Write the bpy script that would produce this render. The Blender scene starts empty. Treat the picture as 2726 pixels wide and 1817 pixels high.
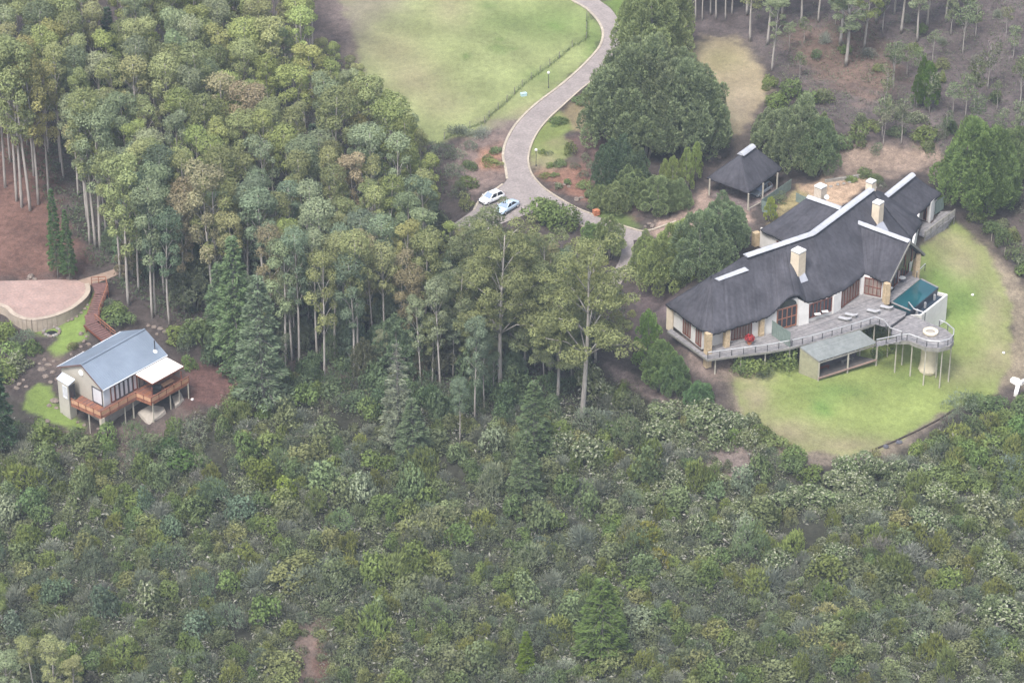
import bpy, bmesh, math, random
import numpy as np
from mathutils import Vector, Matrix

random.seed(11)
RNG = np.random.default_rng(7)
SC = bpy.context.scene
COL = SC.collection

# ------------------------------------------------------------------ camera, sky, sun, exposure
CAMZ = 210.0
PITCH = math.radians(30.0)
HFOV = math.radians(20.0)
W0, H0 = 2726.0, 1817.0            # the photograph's own pixels, used while laying out the site plan
FPX = W0 / 2 / math.tan(HFOV / 2)

cam_d = bpy.data.cameras.new("camera")
cam_d.sensor_fit = 'HORIZONTAL'
cam_d.angle = HFOV
cam_d.clip_start = 1.0
cam_d.clip_end = 4000.0
cam = bpy.data.objects.new("camera", cam_d)
cam.location = (0, 0, CAMZ)
cam.rotation_euler = (math.radians(90) - PITCH, 0, 0)
COL.objects.link(cam)
SC.camera = cam

SUN_EL, SUN_AZ = math.radians(58), math.radians(205)     # azimuth measured clockwise from +Y: behind the camera, to its left
world = bpy.data.worlds.new("World")
SC.world = world
world.use_nodes = True
wn = world.node_tree.nodes
wl = world.node_tree.links
wn.clear()
sky = wn.new('ShaderNodeTexSky')
sky.sky_type = 'NISHITA'
sky.sun_disc = False
sky.sun_elevation = SUN_EL
sky.sun_rotation = SUN_AZ
sky.air_density = 1.0
sky.dust_density = 4.0
sky.ozone_density = 1.0
bg = wn.new('ShaderNodeBackground')
bg.inputs['Strength'].default_value = 0.115
wo = wn.new('ShaderNodeOutputWorld')
hs = wn.new('ShaderNodeHueSaturation')      # overcast: the cloud layer takes most of the blue out of the sky
hs.inputs['Saturation'].default_value = 0.72
wl.new(sky.outputs[0], hs.inputs['Color'])
wl.new(hs.outputs[0], bg.inputs[0])
wl.new(bg.outputs[0], wo.inputs[0])

sun_d = bpy.data.lights.new("sun", 'SUN')
sun_d.energy = 1.5
sun_d.angle = math.radians(16)
sun_d.color = (1.0, 0.98, 0.95)
sun = bpy.data.objects.new("sun", sun_d)
sdir = Vector((math.sin(SUN_AZ) * math.cos(SUN_EL), math.cos(SUN_AZ) * math.cos(SUN_EL), math.sin(SUN_EL)))
sun.rotation_euler = sdir.to_track_quat('Z', 'Y').to_euler()
sun.location = (0, 300, 300)
COL.objects.link(sun)

SC.view_settings.view_transform = 'Standard'
SC.view_settings.look = 'None'
SC.view_settings.gamma = 1.0
SC.view_settings.exposure = 1.38
SC.view_settings.use_curve_mapping = False
SC.render.engine = 'CYCLES'
SC.cycles.max_bounces = 5
SC.cycles.diffuse_bounces = 3
SC.cycles.glossy_bounces = 2
SC.cycles.transmission_bounces = 3
SC.cycles.volume_bounces = 0
SC.cycles.caustics_reflective = False
SC.cycles.caustics_refractive = False
SC.cycles.use_denoising = True
HAZE = 0.00023

# ------------------------------------------------------------------ site geometry helpers
CP, SP = math.cos(PITCH), math.sin(PITCH)


def ray(px, py):
    u = (px - W0 / 2) / FPX
    v = (H0 / 2 - py) / FPX
    return u, CP + v * SP, -SP + v * CP


def at(px, py, z):
    """The point of the horizontal plane z seen at a pixel of the survey photograph."""
    dx, dy, dz = ray(px, py)
    t = (z - CAMZ) / dz
    return Vector((dx * t, dy * t, z))


def to_px(x, y, z):
    zz = z - CAMZ
    depth = y * CP - zz * SP
    upv = y * SP + zz * CP
    return W0 / 2 + FPX * x / depth, H0 / 2 - FPX * upv / depth


def seg_poly_sd(x, y, poly):
    """Signed distance (inside negative) of arrays x, y to polygon."""
    x = np.asarray(x, float)
    y = np.asarray(y, float)
    d2 = np.full(x.shape, 1e18)
    inside = np.zeros(x.shape, bool)
    n = len(poly)
    for i in range(n):
        ax, ay = poly[i][0], poly[i][1]
        bx, by = poly[(i + 1) % n][0], poly[(i + 1) % n][1]
        ex, ey = bx - ax, by - ay
        L = ex * ex + ey * ey + 1e-12
        t = np.clip(((x - ax) * ex + (y - ay) * ey) / L, 0, 1)
        qx, qy = x - (ax + t * ex), y - (ay + t * ey)
        d2 = np.minimum(d2, qx * qx + qy * qy)
        c = ((ay > y) != (by > y)) & (x < (bx - ax) * (y - ay) / (by - ay + 1e-18) + ax)
        inside ^= c
    d = np.sqrt(d2)
    return np.where(inside, -d, d)


def smooth(t):
    t = np.clip(t, 0, 1)
    return t * t * (3 - 2 * t)


ZD = 5.0          # lodge floor and deck level
ZC = 0.75         # cottage floor level
ZA = 2.2          # brick yard level
EZ = ZD + 3.2     # lodge eaves


def lawn_plane(x, y):
    return 3.3 - 0.163 * (x - 28.2) + 0.17 * (y - 357)


LAWN_PX = [(1890, 985), (1960, 1085), (2020, 1150), (2150, 1195), (2290, 1200), (2400, 1160), (2520, 1090), (2740, 1060), (2740, 700), (2600, 600),
           (2520, 590), (2440, 680), (2370, 800), (2290, 850), (2100, 950)]
HOUSE_PX = [(1780, 810), (1870, 905), (2050, 860), (2200, 800), (2290, 740), (2400, 690), (2480, 560), (2520, 500), (2400, 440), (2120, 470), (2060, 560), (1960, 660)]
CARPORT_PX = [(1840, 560), (1990, 580), (2110, 510), (2060, 440), (1930, 440)]
APRON_PX = [(-160, 752), (60, 746), (150, 744), (204, 745), (231, 756), (234, 775), (222, 795), (190, 820), (150, 838), (110, 848), (75, 850), (40, 838), (10, 815), (-60, 800), (-160, 800)]


def plane_poly(pxs, z):
    return [tuple(at(p[0], p[1], z)[:2]) for p in pxs]


LAWN_W = plane_poly(LAWN_PX, 0.5)
HOUSE_W = plane_poly(HOUSE_PX, ZD)
CARP_W = plane_poly(CARPORT_PX, 4.8)
APRON_W = plane_poly(APRON_PX, ZA)


def terrain(x, y):
    x = np.asarray(x, float)
    y = np.asarray(y, float)
    h = 0.12 * (y - 364)
    h = h + 0.55 * np.sin(x * 0.071 + 1.3) * np.sin(y * 0.055 + 0.4) + 0.22 * np.sin(x * 0.19 + y * 0.12) + 0.12 * np.sin(x * 0.41 - y * 0.33 + 2)
    w = 1 - smooth((seg_poly_sd(x, y, LAWN_W)) / 9.0)
    h = h * (1 - w) + lawn_plane(x, y) * w
    w = 1 - smooth(seg_poly_sd(x, y, HOUSE_W) / 5.0)
    h = h * (1 - w) + (ZD - 0.12) * w
    w = 1 - smooth(seg_poly_sd(x, y, CARP_W) / 5.0)
    h = h * (1 - w) + 4.8 * w
    w = 1 - smooth((seg_poly_sd(x, y, APRON_W) + 1.6) / 1.5)
    h = h * (1 - w) + (ZA - 0.35) * w
    return h


# grid used both for the ground mesh and for quick height look-ups
GS = 0.55
GX0, GX1, GY0, GY1 = -98.0, 98.0, 280.0, 480.0
gxs = np.arange(GX0, GX1 + 1e-6, GS)
gys = np.arange(GY0, GY1 + 1e-6, GS)
GXX, GYY = np.meshgrid(gxs, gys)
GZZ = terrain(GXX, GYY)


def ground_z(x, y):
    if GX0 <= x < GX1 - GS and GY0 <= y < GY1 - GS:
        fx, fy = (x - GX0) / GS, (y - GY0) / GS
        i, j = int(fx), int(fy)
        fx -= i
        fy -= j
        z = GZZ
        return float((z[j, i] * (1 - fx) + z[j, i + 1] * fx) * (1 - fy) + (z[j + 1, i] * (1 - fx) + z[j + 1, i + 1] * fx) * fy)
    return float(terrain(x, y))


def P(px, py, dz=0.0):
    """Ground point seen at a pixel (plus dz)."""
    z = 1.0
    for _ in range(30):
        p = at(px, py, z)
        nz = ground_z(p.x, p.y)
        if abs(nz - z) < 0.004:
            break
        z += 0.8 * (nz - z)
    p.z = ground_z(p.x, p.y) + dz
    return p


def px_of(v):
    return to_px(v[0], v[1], v[2])


# ------------------------------------------------------------------ materials (all procedural)
def new_mat(name):
    m = bpy.data.materials.new(name)
    m.use_nodes = True
    nt = m.node_tree
    b = nt.nodes['Principled BSDF']
    return m, nt, b


def mat(name, c1, c2=None, scale=3.0, rough=0.8, bump=0.0, metal=0.0, stretch=None, detail=5, spec=0.3, patchy=.12):
    m, nt, b = new_mat(name)
    b.inputs['Roughness'].default_value = rough
    b.inputs['Metallic'].default_value = metal
    b.inputs['Specular IOR Level'].default_value = spec
    if c2 is None:
        c2 = tuple(min(1, v * 0.72) for v in c1)
    tc = nt.nodes.new('ShaderNodeTexCoord')
    mp = nt.nodes.new('ShaderNodeMapping')
    if stretch:
        mp.inputs['Scale'].default_value = stretch
    n = nt.nodes.new('ShaderNodeTexNoise')
    n.inputs['Scale'].default_value = scale
    n.inputs['Detail'].default_value = detail
    n.inputs['Roughness'].default_value = 0.65
    r = nt.nodes.new('ShaderNodeValToRGB')
    r.color_ramp.elements[0].position = 0.32
    r.color_ramp.elements[1].position = 0.68
    r.color_ramp.elements[0].color = (*c2, 1)
    r.color_ramp.elements[1].color = (*c1, 1)
    L = nt.links
    L.new(tc.outputs['Object'], mp.inputs[0])
    L.new(mp.outputs[0], n.inputs['Vector'])
    L.new(n.outputs['Fac'], r.inputs[0])
    n2 = nt.nodes.new('ShaderNodeTexNoise')
    n2.inputs['Scale'].default_value = max(.18, scale / 6)
    n2.inputs['Detail'].default_value = 4
    mr = nt.nodes.new('ShaderNodeMapRange')
    mr.inputs['From Min'].default_value = .3
    mr.inputs['From Max'].default_value = .7
    mr.inputs['To Min'].default_value = 1 - patchy
    mr.inputs['To Max'].default_value = 1 + patchy
    vm = nt.nodes.new('ShaderNodeVectorMath')
    vm.operation = 'SCALE'
    L.new(tc.outputs['Object'], n2.inputs['Vector'])
    L.new(n2.outputs['Fac'], mr.inputs['Value'])
    L.new(r.outputs[0], vm.inputs[0])
    L.new(mr.outputs[0], vm.inputs['Scale'])
    L.new(vm.outputs[0], b.inputs['Base Color'])
    if bump:
        bp = nt.nodes.new('ShaderNodeBump')
        bp.inputs['Strength'].default_value = bump
        bp.inputs['Distance'].default_value = 0.05
        L.new(n.outputs['Fac'], bp.inputs['Height'])
        L.new(bp.outputs[0], b.inputs['Normal'])
    return m


def leaf_mat(name, translucent=0.3, tips=None):
    """Foliage: the object's own colour, varied leaf by leaf with a per-leaf attribute."""
    m, nt, b = new_mat(name)
    L = nt.links
    out = nt.nodes['Material Output']
    oi = nt.nodes.new('ShaderNodeObjectInfo')
    at_ = nt.nodes.new('ShaderNodeAttribute')
    at_.attribute_name = 'tint'
    mr = nt.nodes.new('ShaderNodeMapRange')
    mr.inputs['To Min'].default_value = 0.90
    mr.inputs['To Max'].default_value = 1.95
    L.new(at_.outputs['Fac'], mr.inputs['Value'])
    mul = nt.nodes.new('ShaderNodeVectorMath')
    mul.operation = 'SCALE'
    L.new(oi.outputs['Color'], mul.inputs[0])
    L.new(mr.outputs[0], mul.inputs['Scale'])
    colour = mul.outputs[0]
    if tips:
        at2 = nt.nodes.new('ShaderNodeAttribute')
        at2.attribute_name = 'tip'
        mx = nt.nodes.new('ShaderNodeMix')
        mx.data_type = 'RGBA'
        L.new(at2.outputs['Fac'], mx.inputs['Factor'])
        L.new(colour, mx.inputs['A'])
        mx.inputs['B'].default_value = (*tips, 1)
        colour = mx.outputs['Result']
    d = nt.nodes.new('ShaderNodeBsdfDiffuse')
    t = nt.nodes.new('ShaderNodeBsdfTranslucent')
    mix = nt.nodes.new('ShaderNodeMixShader')
    mix.inputs[0].default_value = translucent
    L.new(colour, d.inputs[0])
    L.new(colour, t.inputs[0])
    L.new(d.outputs[0], mix.inputs[1])
    L.new(t.outputs[0], mix.inputs[2])
    L.new(mix.outputs[0], out.inputs['Surface'])
    nt.nodes.remove(b)
    return m


M = {}
M['leaf'] = leaf_mat('leaf')
M['protea'] = leaf_mat('protea_leaf', tips=(0.42, 0.43, 0.31))
M['bark'] = mat('gum_bark', (0.42, 0.39, 0.355), (0.25, 0.225, 0.20), 1.2, 0.9, 0.2, stretch=(3, 3, .5))
M['darkbark'] = mat('dark_bark', (0.11, 0.085, 0.065), (0.05, 0.04, 0.035), 2.0, 0.95, 0.3)
M['twig'] = mat('grey_twig', (0.24, 0.225, 0.20), (0.14, 0.13, 0.12), 4.0, 0.95)
M['thatch'] = mat('dark_thatch', (0.074, 0.072, 0.083), (0.045, 0.044, 0.052), 2.2, 0.95, 0.6, stretch=(1, 1, .55), detail=9, spec=0.1, patchy=.24)
nt_ = M['thatch'].node_tree
bs_ = nt_.nodes['Principled BSDF']
src_ = bs_.inputs['Base Color'].links[0].from_socket
ra_ = nt_.nodes.new('ShaderNodeAttribute')
ra_.attribute_name = 'reed'
rm_ = nt_.nodes.new('ShaderNodeMapRange')
rm_.inputs['To Min'].default_value = .85
rm_.inputs['To Max'].default_value = 1.15
rv_ = nt_.nodes.new('ShaderNodeVectorMath')
rv_.operation = 'SCALE'
nt_.links.new(ra_.outputs['Fac'], rm_.inputs['Value'])
nt_.links.new(src_, rv_.inputs[0])
nt_.links.new(rm_.outputs[0], rv_.inputs['Scale'])
nt_.links.new(rv_.outputs[0], bs_.inputs['Base Color'])
M['ridge'] = mat('pale_ridge_cement', (0.44, 0.45, 0.48), (0.36, 0.37, 0.40), 1.5, 0.85)
M['flash'] = mat('lead_flashing', (0.36, 0.37, 0.41), (0.28, 0.29, 0.33), 1.2, 0.6)
M['plaster'] = mat('white_plaster', (0.68, 0.66, 0.63), (0.58, 0.56, 0.53), 0.9, 0.9)
M['cream'] = mat('cream_plaster', (0.68, 0.585, 0.45), (0.57, 0.48, 0.36), 1.4, 0.9, 0.15)
M['ivory'] = mat('mottled_ivory', (0.62, 0.54, 0.44), (0.44, 0.36, 0.28), 3.5, 0.9, 0.2)
M['stone'] = mat('sandstone', (0.56, 0.44, 0.28), (0.36, 0.27, 0.17), 3.5, 0.95, 0.5)
M['stonegrey'] = mat('grey_stone', (0.34, 0.32, 0.29), (0.20, 0.19, 0.17), 2.5, 0.95, 0.5)
M['rock'] = mat('pale_rock', (0.27, 0.22, 0.185), (0.13, 0.105, 0.09), 2.6, 0.95, 0.8)
M['darkrock'] = mat('dark_rock', (0.14, 0.14, 0.16), (0.08, 0.08, 0.10), 2.2, 0.95, 0.6)
M['redwood'] = mat('red_stained_timber', (0.20, 0.06, 0.035), (0.12, 0.035, 0.022), 3.0, 0.65)
M['orangewood'] = mat('oiled_timber', (0.33, 0.145, 0.085), (0.20, 0.085, 0.05), 2.5, 0.65)
M['stairwood'] = mat('stair_timber', (0.20, 0.11, 0.098), (0.11, 0.06, 0.055), 2.5, 0.7)
M['infill'] = mat('pale_infill_board', (0.50, 0.30, 0.18), (0.40, 0.22, 0.13), 2.5, 0.8)
M['deck'] = mat('weathered_deck', (0.30, 0.285, 0.28), (0.17, 0.16, 0.165), 1.6, 0.85)
M['deck2'] = mat('weathered_deck_dark', (0.23, 0.22, 0.22), (0.13, 0.125, 0.13), 1.6, 0.85)
M['greywood'] = mat('grey_timber', (0.26, 0.25, 0.22), (0.16, 0.155, 0.14), 2.0, 0.85)
M['post'] = mat('pale_pole', (0.42, 0.39, 0.32), (0.30, 0.28, 0.23), 2.0, 0.85)
M['screen'] = mat('green_grey_screen', (0.20, 0.25, 0.22), (0.13, 0.17, 0.15), 2.0, 0.85)
M['steel'] = mat('galvanised_steel', (0.48, 0.48, 0.48), (0.38, 0.38, 0.39), 2.0, 0.45, metal=0.3)
M['darksteel'] = mat('dark_steel', (0.07, 0.07, 0.075), (0.05, 0.05, 0.055), 2.0, 0.5)
M['glass'] = mat('dark_glass', (0.035, 0.04, 0.05), (0.02, 0.022, 0.03), 0.7, 0.12, spec=0.6)
M['curtain'] = mat('curtained_glass', (0.30, 0.24, 0.20), (0.12, 0.09, 0.08), 2.2, 0.3, stretch=(2, 2, .2), spec=0.5)
M['paleglass'] = mat('pale_blinds', (0.62, 0.62, 0.64), (0.52, 0.52, 0.54), 1.0, 0.35, spec=0.5)
M['blueroof'] = mat('blue_grey_sheet_roof', (0.195, 0.235, 0.29), (0.17, 0.207, 0.26), 0.8, 0.5, spec=0.4)
M['gutter'] = mat('white_gutter', (0.66, 0.68, 0.70), (0.58, 0.60, 0.62), 1.0, 0.5)
M['cottagewall'] = mat('beige_plaster', (0.45, 0.42, 0.36), (0.39, 0.36, 0.31), 0.8, 0.9)
M['palewall'] = mat('pale_blue_plaster', (0.56, 0.60, 0.64), (0.5, 0.54, 0.58), 0.8, 0.85)
M['awning'] = mat('cream_awning', (0.80, 0.74, 0.66), (0.72, 0.66, 0.58), 0.6, 0.7)
M['whitesheet'] = mat('pale_awning_sheet', (0.60, 0.66, 0.74), (0.52, 0.58, 0.67), 0.8, 0.4)
M['white'] = mat('white_paint', (0.80, 0.79, 0.76), (0.72, 0.71, 0.68), 0.8, 0.6)
M['concrete'] = mat('concrete', (0.40, 0.36, 0.31), (0.28, 0.25, 0.215), 1.3, 0.95, 0.4)
M['kerb'] = mat('cream_kerb', (0.46, 0.40, 0.32), (0.30, 0.26, 0.21), 2.0, 0.9)
M['water'] = mat('pool_water', (0.014, 0.085, 0.10), (0.010, 0.062, 0.078), 0.3, 0.05, spec=0.6)
M['pooltile'] = mat('dark_pool_tile', (0.035, 0.05, 0.07), (0.02, 0.03, 0.045), 2.0, 0.4)
M['carwhite'] = mat('white_car_paint', (0.80, 0.80, 0.80), (0.77, 0.77, 0.77), 0.5, 0.25, spec=0.6)
M['carblue'] = mat('silver_blue_car_paint', (0.52, 0.64, 0.75), (0.48, 0.60, 0.72), 0.5, 0.25, spec=0.6)
M['cardark'] = mat('dark_silver_car_paint', (0.22, 0.25, 0.27), (0.18, 0.2, 0.22), 0.5, 0.25, spec=0.6)
M['tyre'] = mat('tyre_rubber', (0.02, 0.02, 0.02), (0.012, 0.012, 0.012), 2, 0.9)
M['carglass'] = mat('car_glass', (0.30, 0.36, 0.48), (0.24, 0.30, 0.42), 0.5, 0.1, spec=0.7)
M['carglassdark'] = mat('car_side_glass', (0.03, 0.03, 0.05), (0.02, 0.02, 0.03), 0.5, 0.1, spec=0.7)
M['chrome'] = mat('bright_metal', (0.7, 0.7, 0.72), (0.6, 0.6, 0.62), 1, 0.25, metal=0.8)
M['red'] = mat('red_petals', (0.42, 0.03, 0.035), (0.22, 0.02, 0.02), 5, 0.7)
M['terracotta'] = mat('terracotta', (0.50, 0.20, 0.10), (0.38, 0.15, 0.08), 3, 0.9)
M['paleblue'] = mat('pale_blue_paint', (0.45, 0.62, 0.68), (0.40, 0.55, 0.6), 2, 0.6)
M['black'] = mat('black_cover', (0.012, 0.013, 0.016), (0.008, 0.008, 0.01), 3, 0.7)
M['dim'] = mat('shaded_soil', (0.09, 0.07, 0.06), (0.06, 0.045, 0.04), 3, 1.0)
M['cushion'] = mat('pale_cushion', (0.42, 0.42, 0.43), (0.34, 0.34, 0.35), 3, 0.9)
M['globe'] = mat('opal_globe', (0.8, 0.8, 0.78), (0.76, 0.76, 0.74), 1, 0.3)

# brick-paved drive: joints and colour through a brick texture on the flat paving
def paving_mat(name, c1, c2, joint, sc):
    m, nt, b = new_mat(name)
    L = nt.links
    tc = nt.nodes.new('ShaderNodeTexCoord')
    br = nt.nodes.new('ShaderNodeTexBrick')
    br.inputs['Scale'].default_value = sc
    br.inputs['Color1'].default_value = (*c1, 1)
    br.inputs['Color2'].default_value = (*c2, 1)
    br.inputs['Mortar'].default_value = (*joint, 1)
    br.inputs['Mortar Size'].default_value = 0.02
    n = nt.nodes.new('ShaderNodeTexNoise')
    n.inputs['Scale'].default_value = 0.5
    n.inputs['Detail'].default_value = 6
    n2 = nt.nodes.new('ShaderNodeTexNoise')
    n2.inputs['Scale'].default_value = 3.2
    n2.inputs['Detail'].default_value = 4
    ad = nt.nodes.new('ShaderNodeMath')
    ad.operation = 'ADD'
    L.new(n.outputs['Fac'], ad.inputs[0])
    L.new(n2.outputs['Fac'], ad.inputs[1])
    mr = nt.nodes.new('ShaderNodeMapRange')
    mr.inputs['From Min'].default_value = 0.6
    mr.inputs['From Max'].default_value = 1.4
    mr.inputs['To Min'].default_value = 0.72
    mr.inputs['To Max'].default_value = 1.28
    vm = nt.nodes.new('ShaderNodeVectorMath')
    vm.operation = 'SCALE'
    for q in (br, n, n2):
        L.new(tc.outputs['Object'], q.inputs['Vector'])
    L.new(ad.outputs[0], mr.inputs['Value'])
    L.new(br.outputs['Color'], vm.inputs[0])
    L.new(mr.outputs[0], vm.inputs['Scale'])
    L.new(vm.outputs[0], b.inputs['Base Color'])
    b.inputs['Roughness'].default_value = 0.9
    return m


M['drive'] = paving_mat('drive_pavers', (0.29, 0.25, 0.235), (0.225, 0.195, 0.185), (0.205, 0.18, 0.17), 1.6)
M['apron'] = paving_mat('pink_brick_paving', (0.38, 0.245, 0.205), (0.27, 0.19, 0.17), (0.29, 0.23, 0.205), 1.6)


# ------------------------------------------------------------------ mesh builder
class MB:
    def __init__(self):
        self.v = []
        self.f = []
        self.m = []
        self.reed = []

    def add(self, vs, fs, mi=0):
        o = len(self.v)
        self.v.extend([tuple(p) for p in vs])
        for f in fs:
            self.f.append(tuple(i + o for i in f))
            self.m.append(mi)

    def quad(self, a, b, c, d, mi=0):
        self.add([a, b, c, d], [(0, 1, 2, 3)], mi)

    def hexa(self, b4, t4, mi=0):
        self.add(list(b4) + list(t4), [(3, 2, 1, 0), (4, 5, 6, 7), (0, 1, 5, 4), (1, 2, 6, 5), (2, 3, 7, 6), (3, 0, 4, 7)], mi)

    def box(self, c, s, rz=0.0, mi=0):
        ca, sa = math.cos(rz), math.sin(rz)
        hx, hy, hz = s[0] / 2, s[1] / 2, s[2] / 2
        pts = []
        for z in (-hz, hz):
            for x, y in ((-hx, -hy), (hx, -hy), (hx, hy), (-hx, hy)):
                pts.append((c[0] + x * ca - y * sa, c[1] + x * sa + y * ca, c[2] + z))
        self.hexa(pts[:4], pts[4:], mi)

    def beam(self, a, b, w, h, mi=0, up=(0, 0, 1)):
        """A rectangular bar from a to b, w wide (sideways) and h tall."""
        a, b = Vector(a), Vector(b)
        d = (b - a).normalized()
        u = Vector(up)
        s = d.cross(u)
        if s.length < 1e-4:
            s = Vector((1, 0, 0))
        s.normalize()
        n = s.cross(d).normalized()
        s *= w / 2
        n *= h / 2
        self.hexa([a - s - n, a + s - n, b + s - n, b - s - n], [a - s + n, a + s + n, b + s + n, b - s + n], mi)

    def tube(self, pts, rads, n=6, mi=0, cap=True):
        pts = [Vector(p) for p in pts]
        o = len(self.v)
        k = len(pts)
        for i, p in enumerate(pts):
            d = (pts[min(i + 1, k - 1)] - pts[max(i - 1, 0)]).normalized()
            s = d.cross(Vector((0.31, 0.2, 0.93)))
            if s.length < 1e-3:
                s = d.cross(Vector((1, 0, 0)))
            s.normalize()
            t = d.cross(s)
            for j in range(n):
                a = 2 * math.pi * j / n
                self.v.append(tuple(p + (s * math.cos(a) + t * math.sin(a)) * rads[i]))
        for i in range(k - 1):
            for j in range(n):
                a, b = o + i * n + j, o + i * n + (j + 1) % n
                self.f.append((a, b, b + n, a + n))
                self.m.append(mi)
        if cap:
            self.f.append(tuple(o + j for j in reversed(range(n))))
            self.m.append(mi)
            self.f.append(tuple(o + (k - 1) * n + j for j in range(n)))
            self.m.append(mi)

    def prism(self, poly, z0, z1, mi=0):
        n = len(poly)
        area = sum(poly[i][0] * poly[(i + 1) % n][1] - poly[(i + 1) % n][0] * poly[i][1] for i in range(n))
        if area < 0:
            poly = list(reversed(poly))
        b = [(p[0], p[1], z0 if not callable(z0) else z0(p)) for p in poly]
        t = [(p[0], p[1], z1 if not callable(z1) else z1(p)) for p in poly]
        fs = [tuple(reversed(range(n))), tuple(range(n, 2 * n))]
        fs += [(i, (i + 1) % n, (i + 1) % n + n, i + n) for i in range(n)]
        self.add(b + t, fs, mi)

    def lathe(self, c, prof, n=20, mi=0):
        """prof: list of (r, z) upward."""
        o = len(self.v)
        for r, z in prof:
            for j in range(n):
                a = 2 * math.pi * j / n
                self.v.append((c[0] + r * math.cos(a), c[1] + r * math.sin(a), c[2] + z))
        for i in range(len(prof) - 1):
            for j in range(n):
                a, b = o + i * n + j, o + i * n + (j + 1) % n
                self.f.append((a, b, b + n, a + n))
                self.m.append(mi)
        self.f.append(tuple(o + j for j in reversed(range(n))))
        self.m.append(mi)
        self.f.append(tuple(o + (len(prof) - 1) * n + j for j in range(n)))
        self.m.append(mi)

    def rock(self, c, s, rng, mi=0):
        n, rings = 7, 4
        o = len(self.v)
        ph = rng.random() * 6
        for i in range(rings + 1):
            th = math.pi * i / rings
            for j in range(n):
                a = 2 * math.pi * j / n + ph
                k = 0.78 + 0.4 * rng.random()
                self.v.append((c[0] + s[0] * k * math.sin(th) * math.cos(a), c[1] + s[1] * k * math.sin(th) * math.sin(a), c[2] - s[2] * math.cos(th) * (0.85 + .2 * rng.random())))
        for i in range(rings):
            for j in range(n):
                a, b = o + i * n + j, o + i * n + (j + 1) % n
                self.f.append((a, b, b + n, a + n))
                self.m.append(mi)

    def mesh(self, name, mats, origin=(0, 0, 0), smooth_=False):
        me = bpy.data.meshes.new(name)
        ox, oy, oz = origin
        me.from_pydata([(a - ox, b - oy, c - oz) for a, b, c in self.v], [], self.f)
        for mm in mats:
            me.materials.append(mm)
        if len(mats) > 1:
            me.polygons.foreach_set('material_index', self.m)
        if smooth_:
            me.polygons.foreach_set('use_smooth', [True] * len(me.polygons))
        if self.reed and len(self.reed) == len(self.v):
            at_ = me.attributes.new('reed', 'FLOAT', 'POINT')
            at_.data.foreach_set('value', self.reed)
        me.update()
        return me

    def build(self, name, mats, parent=None, smooth_=False, origin=None):
        if not isinstance(mats, (list, tuple)):
            mats = [mats]
        if origin is None:
            origin = world_loc(parent) if parent is not None else (0, 0, 0)
        me = self.mesh(name, mats, origin, smooth_)
        o = bpy.data.objects.new(name, me)
        COL.objects.link(o)
        if parent is not None:
            o.parent = parent
        else:
            o.location = origin
        return o


def world_loc(o):
    v = Vector((0, 0, 0))
    while o is not None:
        v += o.location
        o = o.parent
    return v


def link(name, me, parent=None):
    o = bpy.data.objects.new(name, me)
    COL.objects.link(o)
    if parent is not None:
        o.parent = parent
    return o


def thing(name, label, cat, loc=(0, 0, 0), group=None):
    o = bpy.data.objects.new(name, None)
    o.empty_display_size = 0.3
    COL.objects.link(o)
    o.location = loc
    tag(o, label, cat, group)
    return o


def tag(o, label, cat, group=None):
    if label:
        o['label'] = label
    if cat:
        o['category'] = cat
    if group:
        o['group'] = group
    return o


def structure(o):
    o['kind'] = 'structure'
    return o


def copy_tree(o, loc, rz=0.0, scale=1.0):
    c = o.copy()
    COL.objects.link(c)
    c.location = loc
    c.rotation_euler = (0, 0, rz)
    c.scale = (scale,) * 3
    for ch in list(o.children):
        d = ch.copy()
        COL.objects.link(d)
        d.parent = c
        for g in list(ch.children):
            e = g.copy()
            COL.objects.link(e)
            e.parent = d
    return c


# ---- labels that single out members of a look-alike class by their order in view
REG = {}
ORD = ['leftmost', 'second from left', 'third from left', 'fourth from left', 'fifth from left', 'sixth from left', 'seventh from left', 'eighth from left',
       'ninth from left', 'tenth from left', 'eleventh from left', 'twelfth from left', 'thirteenth from left', 'fourteenth from left', 'fifteenth from left', 'sixteenth from left',
       'seventeenth from left', 'eighteenth from left', 'nineteenth from left', 'twentieth from left']


for i_ in range(21, 60):
    ORD.append(('twenty', 'thirty', 'forty', 'fifty')[i_ // 10 - 2] + ('' if i_ % 10 == 0 else '-' + ORD[i_ % 10 - 1].split()[0].replace('leftmost', 'first')) + ' from left')


def register(o, look, where, x):
    REG.setdefault((look, where), []).append((x, o))


def finish_labels():
    for (look, where), lst in REG.items():
        lst.sort(key=lambda t: t[0])
        n = len(lst)
        for i, (x, o) in enumerate(lst):
            if n == 1:
                o['label'] = f"{look} {where}"
            elif n == 2:
                o['label'] = f"{look} {where}, {('left', 'right')[i]} one of two"
            elif n == 3:
                o['label'] = f"{look} {where}, {('leftmost', 'middle', 'rightmost')[i]} of three"
            elif i == n - 1:
                o['label'] = f"{look} {where}, rightmost"
            else:
                o['label'] = f"{look} {where}, {ORD[min(i, len(ORD) - 1)]}"
            if n > 1:
                o['group'] = (look + ('es ' if look.endswith('bush') else 's ')) + where
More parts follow.
